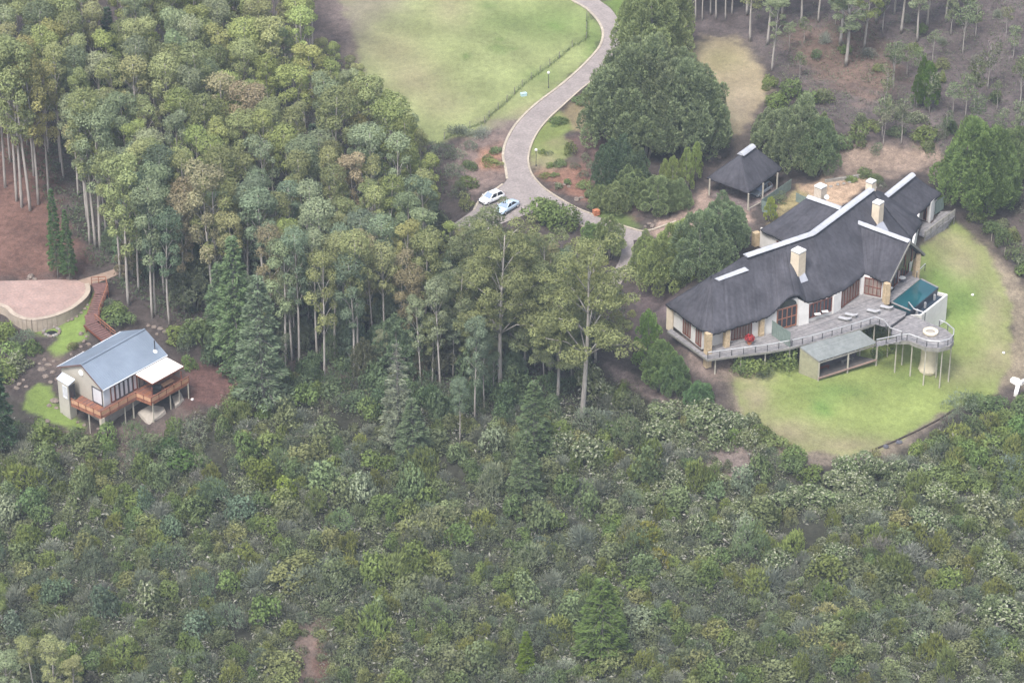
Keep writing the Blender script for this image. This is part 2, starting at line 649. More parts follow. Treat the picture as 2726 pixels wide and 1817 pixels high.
# ------------------------------------------------------------------ ground
# zones: (name of the object it belongs to, outline in survey pixels, albedo, feather in pixels)
SOIL = (0.088, 0.072, 0.066)
ZONES = [
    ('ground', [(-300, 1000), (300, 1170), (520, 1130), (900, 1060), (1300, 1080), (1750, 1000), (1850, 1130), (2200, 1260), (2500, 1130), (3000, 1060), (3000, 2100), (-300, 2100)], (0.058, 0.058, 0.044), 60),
    ('ground', [(-200, 300), (120, 330), (150, 560), (230, 690), (200, 745), (-200, 750)], (0.165, 0.095, 0.076), 40),
    ('ground', [(500, 960), (680, 960), (650, 1080), (480, 1090)], (0.15, 0.085, 0.075), 25),
    ('ground', [(100, 1150), (420, 1130), (480, 1080), (520, 1150), (380, 1240), (120, 1230)], (0.15, 0.115, 0.10), 25),
    ('ground', [(1830, 60), (2900, -100), (2900, 560), (2560, 450), (2200, 330), (2080, 200)], (0.125, 0.102, 0.098), 30),
    ('ground', [(2080, 70), (2300, 60), (2420, 200), (2330, 270), (2210, 230), (2120, 170)], (0.16, 0.112, 0.09), 40),
    ('ground', [(2190, 420), (2300, 380), (2360, 390), (2480, 380), (2520, 420), (2480, 450), (2430, 450), (2330, 470), (2200, 480)], (0.31, 0.235, 0.185), 22),
    ('ground', [(2120, 500), (2200, 478), (2300, 470), (2330, 480), (2280, 520), (2230, 560), (2130, 530)], (0.46, 0.33, 0.23), 8),
    ('ground', [(2070, 545), (2120, 500), (2150, 520), (2050, 600)], (0.30, 0.25, 0.13), 10),
    ('ground', [(1725, 610), (1830, 555), (1882, 500), (1895, 530), (2000, 560), (2010, 600), (1900, 590), (1760, 640)], (0.36, 0.265, 0.215), 10),
    ('ground', [(1885, 520), (1992, 560), (2070, 510), (2060, 490), (1950, 480)], (0.22, 0.175, 0.165), 8),
    ('ground', [(1250, 340), (1360, 350), (1345, 480), (1250, 520), (1190, 470)], (0.22, 0.165, 0.145), 15),
    ('ground', [(1270, 400), (1330, 390), (1335, 450), (1280, 460)], (0.33, 0.19, 0.13), 14),
    ('ground', [(1430, 445), (1560, 430), (1590, 520), (1700, 590), (1520, 520), (1440, 480)], (0.21, 0.115, 0.085), 14),
    ('ground', [(1500, 365), (1680, 360), (1720, 560), (1600, 560), (1560, 440)], (0.15, 0.098, 0.088), 14),
    ('ground', [(1690, 760), (1830, 790), (1780, 850), (1690, 830)], (0.135, 0.105, 0.105), 12),
    ('ground', [(1810, 900), (1890, 955), (1990, 960), (1990, 1010), (1900, 1020), (1830, 960)], (0.20, 0.155, 0.135), 14),
    ('ground', [(1610, 960), (1800, 1070), (1850, 1110), (1800, 1120), (1640, 1010)], (0.23, 0.18, 0.165), 12),
    ('ground', [(1850, 1180), (2000, 1180), (2040, 1250), (1960, 1300), (1880, 1260)], (0.18, 0.145, 0.13), 14),
    ('ground', [(1930, 1010), (1990, 1150), (2100, 1240), (2330, 1230), (2440, 1170), (2560, 1080), (2500, 1080), (2380, 1150), (2290, 1185), (2130, 1180), (2010, 1120), (1970, 1040)], (0.20, 0.165, 0.135), 12),
    ('ground', [(2600, 640), (2690, 720), (2760, 800), (2800, 1000), (2640, 1040), (2700, 900), (2660, 760)], (0.26, 0.215, 0.16), 20),
    ('ground', [(800, 1660), (850, 1650), (850, 1720), (870, 1830), (760, 1830), (770, 1740)], (0.17, 0.125, 0.105), 22),
    ('ground', [(860, 1660), (890, 1640), (880, 1817), (830, 1817)], (0.15, 0.09, 0.072), 14),
    ('field', [(870, -80), (1521, -20), (1560, 24), (1605, 88), (1574, 153), (1489, 231), (1390, 313), (1300, 345), (1150, 385), (1010, 330), (960, 160), (930, 60)], (0.275, 0.31, 0.135), 10),
    ('lawn', [(1945, 1020), (1992, 1125), (2098, 1196), (2290, 1212), (2400, 1164), (2505, 1102), (2640, 1060), (2690, 960), (2690, 800), (2620, 660), (2540, 590), (2450, 660), (2400, 800), (2180, 950), (2000, 985)], (0.245, 0.295, 0.095), 9),
    ('back_lawn', [(1840, 110), (1960, 100), (2030, 180), (2050, 240), (1990, 330), (1930, 390), (1890, 370), (1850, 250)], (0.34, 0.28, 0.18), 14),
    ('verge', [(1640, -20), (1760, -20), (1720, 60), (1660, 70), (1610, 5)], (0.17, 0.24, 0.07), 10),
    ('verge', [(1415, 350), (1480, 295), (1500, 300), (1530, 340), (1500, 365), (1520, 420), (1480, 440), (1412, 440)], (0.21, 0.255, 0.085), 8),
    ('verge', [(1500, 290), (1560, 245), (1600, 215), (1600, 330), (1530, 345)], (0.29, 0.235, 0.14), 10),
    ('verge', [(1560, 590), (1720, 610), (1660, 560), (1600, 560)], (0.13, 0.17, 0.06), 8),
    ('cottage_lawn', [(60, 880), (120, 870), (190, 850), (245, 790), (262, 780), (245, 830), (225, 870), (232, 900), (200, 920), (160, 950), (130, 930), (150, 900)], (0.20, 0.275, 0.075), 7),
    ('cottage_lawn', [(100, 1015), (135, 1030), (150, 1075), (200, 1110), (228, 1140), (190, 1145), (120, 1118), (68, 1085), (66, 1050)], (0.20, 0.27, 0.075), 6),
]
gpx, gpy = to_px(GXX, GYY, GZZ)
col = np.zeros(GXX.shape + (3,))
col[:] = SOIL
owner = np.zeros(GXX.shape, int)
names = ['ground']
grass = np.zeros(GXX.shape)
# outlines are wobbled with noise so that no edge is clean
wob = 5.0 * np.sin(GXX * 1.1 + 2 * np.sin(GYY * .7)) + 4.0 * np.sin(GYY * 1.7 + GXX * .6) + RNG.normal(0, 2.2, GXX.shape)
for nm, poly, c, fe in ZONES:
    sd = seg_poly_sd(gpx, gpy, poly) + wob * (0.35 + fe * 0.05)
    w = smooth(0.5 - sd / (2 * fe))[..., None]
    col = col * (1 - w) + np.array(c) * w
    if nm != 'ground':
        if nm not in names:
            names.append(nm)
        owner = np.where(sd < 0, names.index(nm), owner)
        grass = grass * (1 - w[..., 0]) + w[..., 0]
    else:
        grass = grass * (1 - w[..., 0])


def patch(cx, cy, rx, ry, c, k=1.0):
    """A soft-edged patch of differently coloured turf or bare earth."""
    global col
    d = ((gpx + wob - cx) / rx) ** 2 + ((gpy + wob * .5 - cy) / ry) ** 2
    w = (np.exp(-d * 1.2) * k)[..., None]
    col = col * (1 - w) + np.array(c) * w


DRY = (0.34, 0.285, 0.185)
BARE = (0.24, 0.19, 0.17)
GREEN = (0.14, 0.225, 0.06)
for a in [(930, 60, 80, 100, BARE, .7), (1010, 0, 100, 60, BARE, .6), (1040, 130, 100, 60, DRY, .5), (1100, 210, 90, 60, DRY, .6), (1180, 280, 80, 50, DRY, .4), (1200, 20, 60, 60, DRY, .5),
          (1480, 60, 110, 60, GREEN, .55), (1340, 60, 80, 40, GREEN, .35), (1580, 110, 30, 60, GREEN, .6), (1240, 150, 16, 8, GREEN, .7), (1330, 130, 30, 14, GREEN, .5), (1440, 200, 60, 20, GREEN, .4), (1330, 105, 12, 6, GREEN, .6),
          (1370, 130, 12, 6, GREEN, .6), (1480, 70, 16, 8, GREEN, .6), (1300, 15, 20, 10, GREEN, .5),
          (1420, 300, 60, 26, DRY, .6), (1330, 330, 50, 20, BARE, .8), (1380, 340, 30, 30, BARE, .7),
          (2090, 1150, 110, 45, DRY, .8), (2250, 1185, 130, 32, DRY, .75), (2010, 1060, 50, 60, DRY, .8), (1990, 1000, 60, 20, DRY, .7), (2190, 1085, 36, 26, GREEN, .95), (2230, 1040, 90, 26, GREEN, .7), (2420, 1010, 60, 40, GREEN, .35),
          (2560, 700, 70, 60, DRY, .8), (2520, 640, 60, 30, DRY, .6), (2640, 820, 50, 80, DRY, .7), (2660, 950, 60, 60, DRY, .7), (2560, 990, 70, 40, DRY, .45), (2500, 740, 40, 40, GREEN, .7), (2560, 800, 70, 70, GREEN, .75), (2480, 860, 60, 60, GREEN, .4),
          (1930, 300, 40, 60, (0.2, .22, .09), .5), (1920, 160, 70, 40, (.24, .22, .11), .7), (1960, 290, 60, 60, (.33, .265, .2), .6),
          (1450, 430, 60, 30, DRY, .7), (1480, 380, 30, 16, DRY, .5), (150, 960, 30, 20, (.16, .12, .1), .8)]:
    patch(*a)
sun_worn = 0.5 + 0.5 * np.sin(GXX * .33 + 1.7 * np.sin(GYY * .21)) * np.sin(GYY * .37 + 1.2 * np.sin(GXX * .27))
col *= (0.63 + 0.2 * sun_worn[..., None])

# stretch the ground out beyond the surveyed block, in growing steps, as one sheet
ring = np.array([2, 6, 14, 30, 60, 110, 190, 320, 520, 900], float)
xs_all = np.concatenate([GX0 - ring[::-1], gxs, GX1 + ring])
ys_all = np.concatenate([GY0 - ring[::-1][-6:], gys, GY1 + ring])
nx, ny = len(xs_all), len(ys_all)
XX, YY = np.meshgrid(xs_all, ys_all)
ZZ = terrain(XX, YY)
ZZ[6:6 + len(gys), 10:10 + len(gxs)] = GZZ
fine = RNG.normal(0, 0.035, ZZ.shape)
fine[:, :10] = 0
fine[:, -10:] = 0
CC = np.zeros(XX.shape + (3,))
CC[:] = (0.11, 0.10, 0.075)
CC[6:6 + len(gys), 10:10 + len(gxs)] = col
GG = np.zeros(XX.shape)
GG[6:6 + len(gys), 10:10 + len(gxs)] = grass
OO = np.zeros(XX.shape, int)
OO[6:6 + len(gys), 10:10 + len(gxs)] = owner
ZZ = ZZ + fine * (1 - GG * .8)


def ground_mat():
    m, nt, b = new_mat('ground_cover')
    L = nt.links
    tc = nt.nodes.new('ShaderNodeTexCoord')
    a = nt.nodes.new('ShaderNodeAttribute')
    a.attribute_name = 'soil'
    g = nt.nodes.new('ShaderNodeAttribute')
    g.attribute_name = 'turf'

    def noise(s, d, r=.6):
        n = nt.nodes.new('ShaderNodeTexNoise')
        n.inputs['Scale'].default_value = s
        n.inputs['Detail'].default_value = d
        n.inputs['Roughness'].default_value = r
        L.new(tc.outputs['Object'], n.inputs['Vector'])
        return n
    n1, n2, n3 = noise(.16, 5), noise(1.1, 7, .7), noise(4.5, 4, .7)

    def mrange(src, lo, hi):
        q = nt.nodes.new('ShaderNodeMapRange')
        q.inputs['From Min'].default_value = .3
        q.inputs['From Max'].default_value = .7
        q.inputs['To Min'].default_value = lo
        q.inputs['To Max'].default_value = hi
        L.new(src, q.inputs['Value'])
        return q.outputs[0]

    def mul(p, q):
        k = nt.nodes.new('ShaderNodeMath')
        k.operation = 'MULTIPLY'
        L.new(p, k.inputs[0])
        L.new(q, k.inputs[1])
        return k.outputs[0]
    rough_soil = mul(mul(mrange(n1.outputs['Fac'], .8, 1.2), mrange(n2.outputs['Fac'], .6, 1.4)), mrange(n3.outputs['Fac'], .6, 1.4))
    soft_turf = mul(mul(mrange(n1.outputs['Fac'], .86, 1.12), mrange(n2.outputs['Fac'], .80, 1.2)), mrange(n3.outputs['Fac'], .74, 1.26))
    mx = nt.nodes.new('ShaderNodeMix')
    L.new(g.outputs['Fac'], mx.inputs['Factor'])
    L.new(rough_soil, mx.inputs['A'])
    L.new(soft_turf, mx.inputs['B'])
    vm = nt.nodes.new('ShaderNodeVectorMath')
    vm.operation = 'SCALE'
    L.new(a.outputs['Color'], vm.inputs[0])
    L.new(mx.outputs['Result'], vm.inputs['Scale'])
    L.new(vm.outputs[0], b.inputs['Base Color'])
    b.inputs['Roughness'].default_value = 1.0
    b.inputs['Specular IOR Level'].default_value = 0.05
    bp = nt.nodes.new('ShaderNodeBump')
    bp.inputs['Strength'].default_value = .5
    bp.inputs['Distance'].default_value = .12
    L.new(n2.outputs['Fac'], bp.inputs['Height'])
    L.new(bp.outputs[0], b.inputs['Normal'])
    return m


M['ground'] = ground_mat()
idx = np.arange(nx * ny).reshape(ny, nx)
quads = np.stack([idx[:-1, :-1], idx[:-1, 1:], idx[1:, 1:], idx[1:, :-1]], -1).reshape(-1, 4)
qown = OO[:-1, :-1].reshape(-1)
V = np.stack([XX, YY, ZZ], -1).reshape(-1, 3)
C4 = np.concatenate([CC.reshape(-1, 3), np.ones((nx * ny, 1))], 1)
for k, nm in enumerate(names):
    q = quads[qown == k]
    used, inv = np.unique(q, return_inverse=True)
    q = inv.reshape(-1, 4)
    me = bpy.data.meshes.new(nm)
    me.vertices.add(len(used))
    me.vertices.foreach_set('co', V[used].astype(np.float32).ravel())
    me.loops.add(q.size)
    me.loops.foreach_set('vertex_index', q.astype(np.int32).ravel())
    me.polygons.add(len(q))
    me.polygons.foreach_set('loop_start', np.arange(0, q.size, 4, dtype=np.int32))
    me.polygons.foreach_set('use_smooth', np.ones(len(q), bool))
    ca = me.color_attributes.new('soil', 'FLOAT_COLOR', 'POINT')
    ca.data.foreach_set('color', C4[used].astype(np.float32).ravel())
    ta = me.attributes.new('turf', 'FLOAT', 'POINT')
    ta.data.foreach_set('value', GG.reshape(-1)[used].astype(np.float32))
    me.materials.append(M['ground'])
    me.update(calc_edges=True)
    structure(link(nm, me))


# ------------------------------------------------------------------ driveway
def resample(pts, n):
    pts = [Vector((p[0], p[1])) for p in pts]
    d = [0]
    for a, b in zip(pts, pts[1:]):
        d.append(d[-1] + (b - a).length)
    # Catmull-Rom through the points for a smooth line
    out = []
    for i in range(n):
        s = d[-1] * i / (n - 1)
        k = max(j for j in range(len(d)) if d[j] <= s + 1e-9)
        k = min(k, len(pts) - 2)
        t = (s - d[k]) / max(1e-9, d[k + 1] - d[k])
        p0, p1, p2, p3 = pts[max(k - 1, 0)], pts[k], pts[k + 1], pts[min(k + 2, len(pts) - 1)]
        out.append(0.5 * ((2 * p1) + (p2 - p0) * t + (2 * p0 - 5 * p1 + 4 * p2 - p3) * t * t + (3 * p1 - p0 - 3 * p2 + p3) * t ** 3))
    return out


def strip(mb, left, right, n, cols, dz, mi=0):
    l, r = resample(left, n), resample(right, n)
    rows = []
    for a, b in zip(l, r):
        A, B = P(a.x, a.y), P(b.x, b.y)
        row = []
        for j in range(cols + 1):
            q = A.lerp(B, j / cols)
            row.append((q.x, q.y, ground_z(q.x, q.y) + dz))
        rows.append(row)
    vs = [p for row in rows for p in row]
    c = cols + 1
    fs = [(i * c + j, i * c + j + 1, (i + 1) * c + j + 1, (i + 1) * c + j) for i in range(n - 1) for j in range(cols)]
    mb.add(vs, fs, mi)
    return rows


ROAD_L = [(1500, -30), (1521, 0), (1560, 24), (1591, 56), (1605, 88), (1598, 122), (1574, 153), (1537, 190), (1489, 231), (1431, 275), (1390, 313), (1363, 347), (1345, 384), (1339, 415), (1346, 452), (1350, 478)]
ROAD_R = [(1570, -30), (1593, 0), (1628, 27), (1650, 65), (1652, 98), (1642, 136), (1622, 163), (1591, 204), (1540, 245), (1499, 282), (1458, 320), (1431, 354), (1414, 388), (1406, 425), (1412, 456), (1425, 478)]
mb = MB()
strip(mb, ROAD_L, ROAD_R, 70, 6, 0.10)
strip(mb, [(1350, 476), (1339, 492), (1290, 518), (1262, 558), (1205, 598)], [(1426, 476), (1440, 500), (1420, 560), (1330, 600), (1250, 650)], 30, 8, 0.104)
strip(mb, [(1400, 470), (1425, 478), (1452, 505), (1495, 533), (1537, 556), (1587, 577), (1621, 588), (1677, 611), (1720, 618)],
      [(1350, 500), (1380, 550), (1420, 572), (1470, 580), (1525, 588), (1562, 609), (1605, 622), (1660, 640), (1700, 640)], 46, 6, 0.108)
strip(mb, [(1610, 590), (1640, 620), (1654, 651), (1650, 690), (1625, 735), (1590, 780)], [(1676, 608), (1684, 630), (1687, 654), (1682, 694), (1660, 745), (1625, 800)], 34, 4, 0.112)
structure(mb.build('road', [M['drive']], smooth_=True))


def kerb(px_line, n, w=0.34, h=0.16):
    l = resample(px_line, n)
    mb = MB()
    pts = [P(p.x, p.y) for p in l]
    for a, b in zip(pts, pts[1:]):
        a2, b2 = Vector((a.x, a.y, a.z + h / 2 + 0.04)), Vector((b.x, b.y, b.z + h / 2 + 0.04))
        d = (b2 - a2)
        mb.beam(a2, b2 - d * 0.04, w, h)
    return structure(mb.build('kerb', [M['kerb']]))


kerb(ROAD_L, 74, .40)
kerb([(1338, 492), (1310, 512), (1290, 518), (1268, 548), (1262, 560)], 12)
kerb(ROAD_R[7:] + [(1452, 505), (1495, 533), (1537, 556), (1585, 575)], 60, .3)
kerb([(1612, 584), (1640, 596), (1677, 608), (1722, 616), (1800, 590)], 24, .3)
kerb([(1525, 588), (1545, 600), (1565, 611)], 6, .3)

# woodland track and brick yard beside the cottage
mb = MB()
strip(mb, [(205, 748), (225, 742), (290, 722), (330, 705), (372, 688)], [(226, 764), (250, 757), (300, 738), (345, 718), (386, 698)], 26, 3, 0.07)
structure(mb.build('path', [mat('path_paving', (0.33, 0.245, 0.19), (0.25, 0.18, 0.14), 1.5, .95, .2)], smooth_=True))
mb = MB()
pts = [(Vector(p) * 0.985 + Vector((p[0] * .015, p[1] * .015))) for p in APRON_W]
mb.prism([(p[0], p[1]) for p in APRON_W], ZA - 0.6, ZA)
structure(mb.build('paving', [M['apron']]))
edge = [at(p[0], p[1], ZA) for p in APRON_PX[3:]]
wall = thing('retaining_wall', 'curved pale retaining wall holding up the pink brick yard', 'wall', tuple(edge[4]))
mb, cp = MB(), MB()
dense = resample([(p.x, p.y) for p in edge[1:]], 44)
for a, b in zip(dense, dense[1:]):
    ga = min(ground_z(a.x, a.y), ground_z(b.x, b.y)) - 1.8
    d = (Vector((b.x, b.y, 0)) - Vector((a.x, a.y, 0))).normalized()
    nrm = Vector((-d.y, d.x, 0))
    c = Vector((sum(p[0] for p in APRON_W) / len(APRON_W), sum(p[1] for p in APRON_W) / len(APRON_W), 0))
    mid = Vector(((a.x + b.x) / 2, (a.y + b.y) / 2, 0))
    if nrm.dot(mid - c) < 0:
        nrm = -nrm
    A, B = Vector((a.x, a.y, 0)) + nrm * .02, Vector((b.x, b.y, 0)) + nrm * .02
    A2, B2 = A + nrm * .3, B + nrm * .3
    mb.hexa([(q.x, q.y, ga) for q in (A, B, B2, A2)], [(q.x, q.y, ZA + .06) for q in (A, B, B2, A2)])
    A3, B3, A4, B4 = A - nrm * .35, B - nrm * .35, A2 + nrm * .06, B2 + nrm * .06
    cp.hexa([(q.x, q.y, ZA + .065) for q in (A3, B3, B4, A4)], [(q.x, q.y, ZA + .15) for q in (A3, B3, B4, A4)])
mb.build('wall_face', [mat('pale_wall', (.42, .35, .28), (.30, .25, .20), 1.2, .95, .3)], wall)
cp.build('coping', [mat('pale_coping', (.44, .37, .30), (.32, .26, .21), 1.6, .95, .2)], wall)
# ------------------------------------------------------------------ the thatched lodge
def zpt(px, py, h):
    return at(px, py, ZD + h)


ER, ELO = 9.7, 3.2      # ridge and eaves above the floor
house = thing('thatched_lodge', 'large rambling lodge with dark thatched roofs, pale ridge caps and white walls', 'house', tuple(at(2150, 720, ZD)))


def roof_patch(mb, tops, bots, cols_per=5, rows=12, sag=0.35, thick=0.38, jit=0.035, lift=0.0):
    """A thatched slope lofted between a ridge line and an eaves line, closed underneath, slightly hollow in profile and combed uneven."""
    cols_per *= 2
    T, B = [], []
    n = len(tops)
    for i in range(n - 1):
        for k in range(cols_per):
            t = k / cols_per
            T.append(tops[i].lerp(tops[i + 1], t))
            B.append(bots[i].lerp(bots[i + 1], t))
    T.append(tops[-1].copy())
    B.append(bots[-1].copy())
    nc = len(T)
    grid = []
    for i in range(nc):
        colm = []
        comb = RNG.normal(0, jit)
        tone = .5 + .5 * RNG.normal(0, .5)
        rag = RNG.normal(0, .06)
        for r in range(rows + 1):
            t = r / rows
            p = T[i].lerp(B[i], t * (1 + (rag * .12 if r == rows else 0)))
            mb.reed.append(tone + RNG.normal(0, .18))
            p.z -= sag * math.sin(math.pi * t) * 0.6
            if 0 < r < rows:
                p.z += comb * .6 + RNG.normal(0, jit * .5)
            p.z += lift
            colm.append(p)
        grid.append(colm)
    o = len(mb.v)
    R = rows + 1
    mb.reed += mb.reed[-nc * R:]
    for colm in grid:
        for p in colm:
            mb.v.append(tuple(p))
    for colm in grid:
        for r, p in enumerate(colm):
            q = p.copy()
            q.z -= thick
            if r == rows:
                d = (colm[r - 1] - p)
                q += d * 0.25
                q.z -= thick * .2
            mb.v.append(tuple(q))
    N = nc * R

    def f(a, b, c, d):
        mb.f.append((o + a, o + b, o + c, o + d))
        mb.m.append(0)
    for i in range(nc - 1):
        for r in range(rows):
            a, b, c, d = i * R + r, i * R + r + 1, (i + 1) * R + r + 1, (i + 1) * R + r
            f(a, b, c, d)
            f(N + d, N + c, N + b, N + a)
        f(i * R + rows, N + i * R + rows, N + (i + 1) * R + rows, (i + 1) * R + rows)
        f(N + i * R, i * R, (i + 1) * R, N + (i + 1) * R)
    for r in range(rows):
        f(r, N + r, N + r + 1, r + 1)
        k = (nc - 1) * R
        f(k + r, k + r + 1, N + k + r + 1, N + k + r)
    return grid


def mirror_back(tops, nrm, w, h):
    return [Vector((t.x + nrm.x * w, t.y + nrm.y * w, ZD + h)) for t in tops]


dB = (at(2161, 622, ZD) - at(1983, 680, ZD)).normalized()
dA = (at(2320, 503, ZD) - at(2161, 622, ZD)).normalized()
nB, nA = Vector((-dB.y, dB.x, 0)), Vector((-dA.y, dA.x, 0))

# main block, front slope: bends in the middle and lifts over the arched door
pairs = [((1895, 735, 8.6), (1897, 889, ELO)), ((1938, 708, 9.2), (1948, 873, ELO)), ((1983, 680, ER), (2002, 856, ELO)), ((2030, 665, ER), (2043, 842, ELO)), ((2050, 658, ER), (2062, 828, ELO + .45)),
         ((2066, 653, ER), (2079, 809, ELO + 1.3)), ((2078, 649, ER), (2096, 793, ELO + 2.0)), ((2088, 646, ER), (2113, 784, ELO + 2.25)), ((2098, 643, ER), (2131, 785, ELO + 1.75)),
         ((2107, 640, ER), (2147, 803, ELO + .35)), ((2122, 635, ER), (2176, 798, ELO)), ((2161, 622, ER), (2214, 785, ELO)), ((2200, 592, ER), (2255, 766, ELO)), ((2240, 563, ER), (2302, 728, ELO)),
         ((2285, 529, ER), (2365, 684, ELO)), ((2320, 503, ER), (2428, 634, ELO))]
tops = [zpt(*a) for a, b in pairs]
bots = [zpt(*b) for a, b in pairs]
mb = MB()
roof_patch(mb, tops, bots, 5, 14, .45)
mainroof = mb.build('roof', [M['thatch']], house, True)
# left hip
mb = MB()
hb = [zpt(1897, 889, ELO), zpt(1868, 878, ELO), zpt(1844, 863, ELO), zpt(1798, 827, ELO), zpt(1771, 809, ELO)]
roof_patch(mb, [zpt(1895, 735, 8.6)] * 5, hb, 5, 12, .3)
mb.build('roof', [M['thatch']], house, True)
# back slope
bt = [zpt(1895, 735, 8.6), zpt(1983, 680, ER), zpt(2161, 622, ER), zpt(2320, 503, ER)]
bb = [zpt(1771, 809, ELO)] + [Vector((bt[1].x + nB.x * 7.4, bt[1].y + nB.y * 7.4, EZ)), Vector((bt[2].x + (nA + nB).normalized().x * 7.4, bt[2].y + (nA + nB).normalized().y * 7.4, EZ)), Vector((bt[3].x + nA.x * 7.4, bt[3].y + nA.y * 7.4, EZ))]
mb = MB()
roof_patch(mb, bt, bb, 8, 10, .3)
mb.build('roof', [M['thatch']], house, True)
# right hip
mb = MB()
roof_patch(mb, [zpt(2320, 503, ER)] * 4, [zpt(2428, 634, ELO), zpt(2456, 592, ELO), zpt(2400, 520, ELO), bb[3]], 6, 12, .2)
mb.build('roof', [M['thatch']], house, True)
# terrace wing (front right): gabled end towards the pool
g0, g1 = zpt(2284, 590, 7.5), zpt(2422, 642, 7.5)
lw = [zpt(2302, 728, ELO), zpt(2323, 735, ELO), zpt(2346, 746, ELO), zpt(2369, 749, ELO)]
mb = MB()
roof_patch(mb, [g0, g0.lerp(g1, .33), g0.lerp(g1, .66), g1], lw, 6, 12, .25)
mb.build('roof', [M['thatch']], house, True)
rw = [Vector((p.x + dA.x * 5.0, p.y + dA.y * 5.0, EZ)) for p in (g0, g1)]
mb = MB()
roof_patch(mb, [g0, g1], rw, 12, 10, .2)
mb.build('roof', [M['thatch']], house, True)
# east wing
e0, e1 = zpt(2342, 533, 6.8), zpt(2430, 464, 6.8)
ef = [zpt(2430, 583, ELO), zpt(2507, 514, ELO)]
mb = MB()
roof_patch(mb, [e0, e1], ef, 14, 10, .2)
mb.build('roof', [M['thatch']], house, True)
ebk = [Vector((2 * a.x - b.x, 2 * a.y - b.y, EZ)) for a, b in zip((e0, e1), ef)]
mb = MB()
roof_patch(mb, [e0, e1], ebk, 10, 8, .2)
mb.build('roof', [M['thatch']], house, True)
mb = MB()
roof_patch(mb, [e1, e1], [ef[1], ebk[1]], 10, 8, .2)
mb.build('roof', [M['thatch']], house, True)
# rear wing
r0, r1, r2 = zpt(2151, 524, 7.2), zpt(2195, 539, 7.2), zpt(2240, 555, 7.2)
rf = [zpt(2023, 611, 3.2), zpt(2085, 641, 3.2), zpt(2165, 680, 3.2)]
mb = MB()
roof_patch(mb, [r0, r1, r2], rf, 9, 12, .2)
mb.build('roof', [M['thatch']], house, True)
rb = [Vector((p.x + dA.x * 5.5, p.y + dA.y * 5.5, EZ)) for p in (r0, r2)]
mb = MB()
roof_patch(mb, [r0, r2], rb, 9, 8, .2)
mb.build('roof', [M['thatch']], house, True)
mb = MB()
roof_patch(mb, [r0, r0], [rf[0], rb[0]], 9, 8, .2)
mb.build('roof', [M['thatch']], house, True)


def ridge_cap(pts, w=0.95, n=26, drop=.22):
    """A half-round cement cap bedded over the ridge line."""
    mb = MB()
    P_ = []
    for i in range(n):
        t = i / (n - 1) * (len(pts) - 1)
        k = min(int(t), len(pts) - 2)
        P_.append(pts[k].lerp(pts[k + 1], t - k))
    prof = [(-.5, -.75), (-.40, -.12), (-.18, .62), (0, .8), (.18, .62), (.40, -.12), (.5, -.75)]
    o = len(mb.v)
    for i, p in enumerate(P_):
        d = (P_[min(i + 1, n - 1)] - P_[max(i - 1, 0)])
        d.z = 0
        d.normalize()
        s = Vector((d.y, -d.x, 0))
        for a, b in prof:
            q = p + s * (a * w)
            mb.v.append((q.x, q.y, p.z + .10 + b * drop + RNG.normal(0, .008)))
    k = len(prof)
    for i in range(n - 1):
        for j in range(k - 1):
            mb.f.append((o + i * k + j, o + (i + 1) * k + j, o + (i + 1) * k + j + 1, o + i * k + j + 1))
            mb.m.append(0)
    mb.f.append(tuple(o + j for j in range(k)))
    mb.m.append(0)
    mb.f.append(tuple(o + (n - 1) * k + j for j in reversed(range(k))))
    mb.m.append(0)
    return mb.build('ridge_cap', [M['ridge']], house)


up = Vector((0, 0, .05))
ridge_cap([zpt(1984, 681, ER) + up, zpt(2161, 622, ER) + up, zpt(2320, 503, ER) + up], 1.15, 60)
ridge_cap([zpt(2284, 591, 7.55), zpt(2422, 642, 7.55)], .95)
ridge_cap([zpt(2356, 523, 6.9), zpt(2430, 464, 6.9)], 1.1)
ridge_cap([r0 + up, r2 + up], 1.0)


def on_plane(px, py, a, b, c):
    """Point of the plane through a, b, c seen at a survey pixel."""
    n = (b - a).cross(c - a)
    d = Vector(ray(px, py))
    o = Vector((0, 0, CAMZ))
    t = n.dot(a - o) / n.dot(d)
    return o + d * t


# roof light strip lying on the lower front slope
pl = (zpt(1983, 680, ER), zpt(1895, 735, 8.6), zpt(1948, 873, ELO))
pn = (pl[1] - pl[0]).cross(pl[2] - pl[0]).normalized()
if pn.z < 0:
    pn = -pn
a, b, c, d = [on_plane(x, y, *pl) for x, y in ((1901, 742), (1982, 711), (1993, 720), (1914, 748))]
mb = MB()
mb.hexa([p - pn * .25 for p in (d, c, b, a)], [p + pn * .12 for p in (d, c, b, a)])
mb.build('roof_light', [M['ridge']], house)


# chimneys
def chimney(base, cpy, diag, drop, body, rot=0.0):
    """A square stack rising from the roof point `base` to the height seen in the survey."""
    s = base + Vector((0, diag * .35, 0))
    lo_, hi_ = base.z, base.z + 12
    for _ in range(40):
        m_ = (lo_ + hi_) / 2
        if to_px(s.x, s.y, m_)[1] > cpy:
            lo_ = m_
        else:
            hi_ = m_
    top = Vector((s.x, s.y, lo_))
    ang = rot
    cs = [(math.cos(ang + k * math.pi / 2), math.sin(ang + k * math.pi / 2)) for k in range(4)]
    r = diag / 2

    def ringz(k, z):
        return [(top.x + x * r * k, top.y + y * r * k, z) for x, y in cs]
    mb = MB()
    zt = top.z - .22
    mb.hexa(ringz(1.04, zt - drop), ringz(.97, zt - .15))
    ch = mb.build('chimney', [M[body]], house)
    mb = MB()
    mb.hexa(ringz(.88, zt - .15), ringz(.88, zt))
    mb.build('flue_gap', [M['darksteel']], ch, origin=world_loc(house))
    mb = MB()
    mb.hexa(ringz(1.0, zt), ringz(1.0, top.z))
    mb.build('chimney_cap', [M['white']], ch, origin=world_loc(house))
    return ch, top


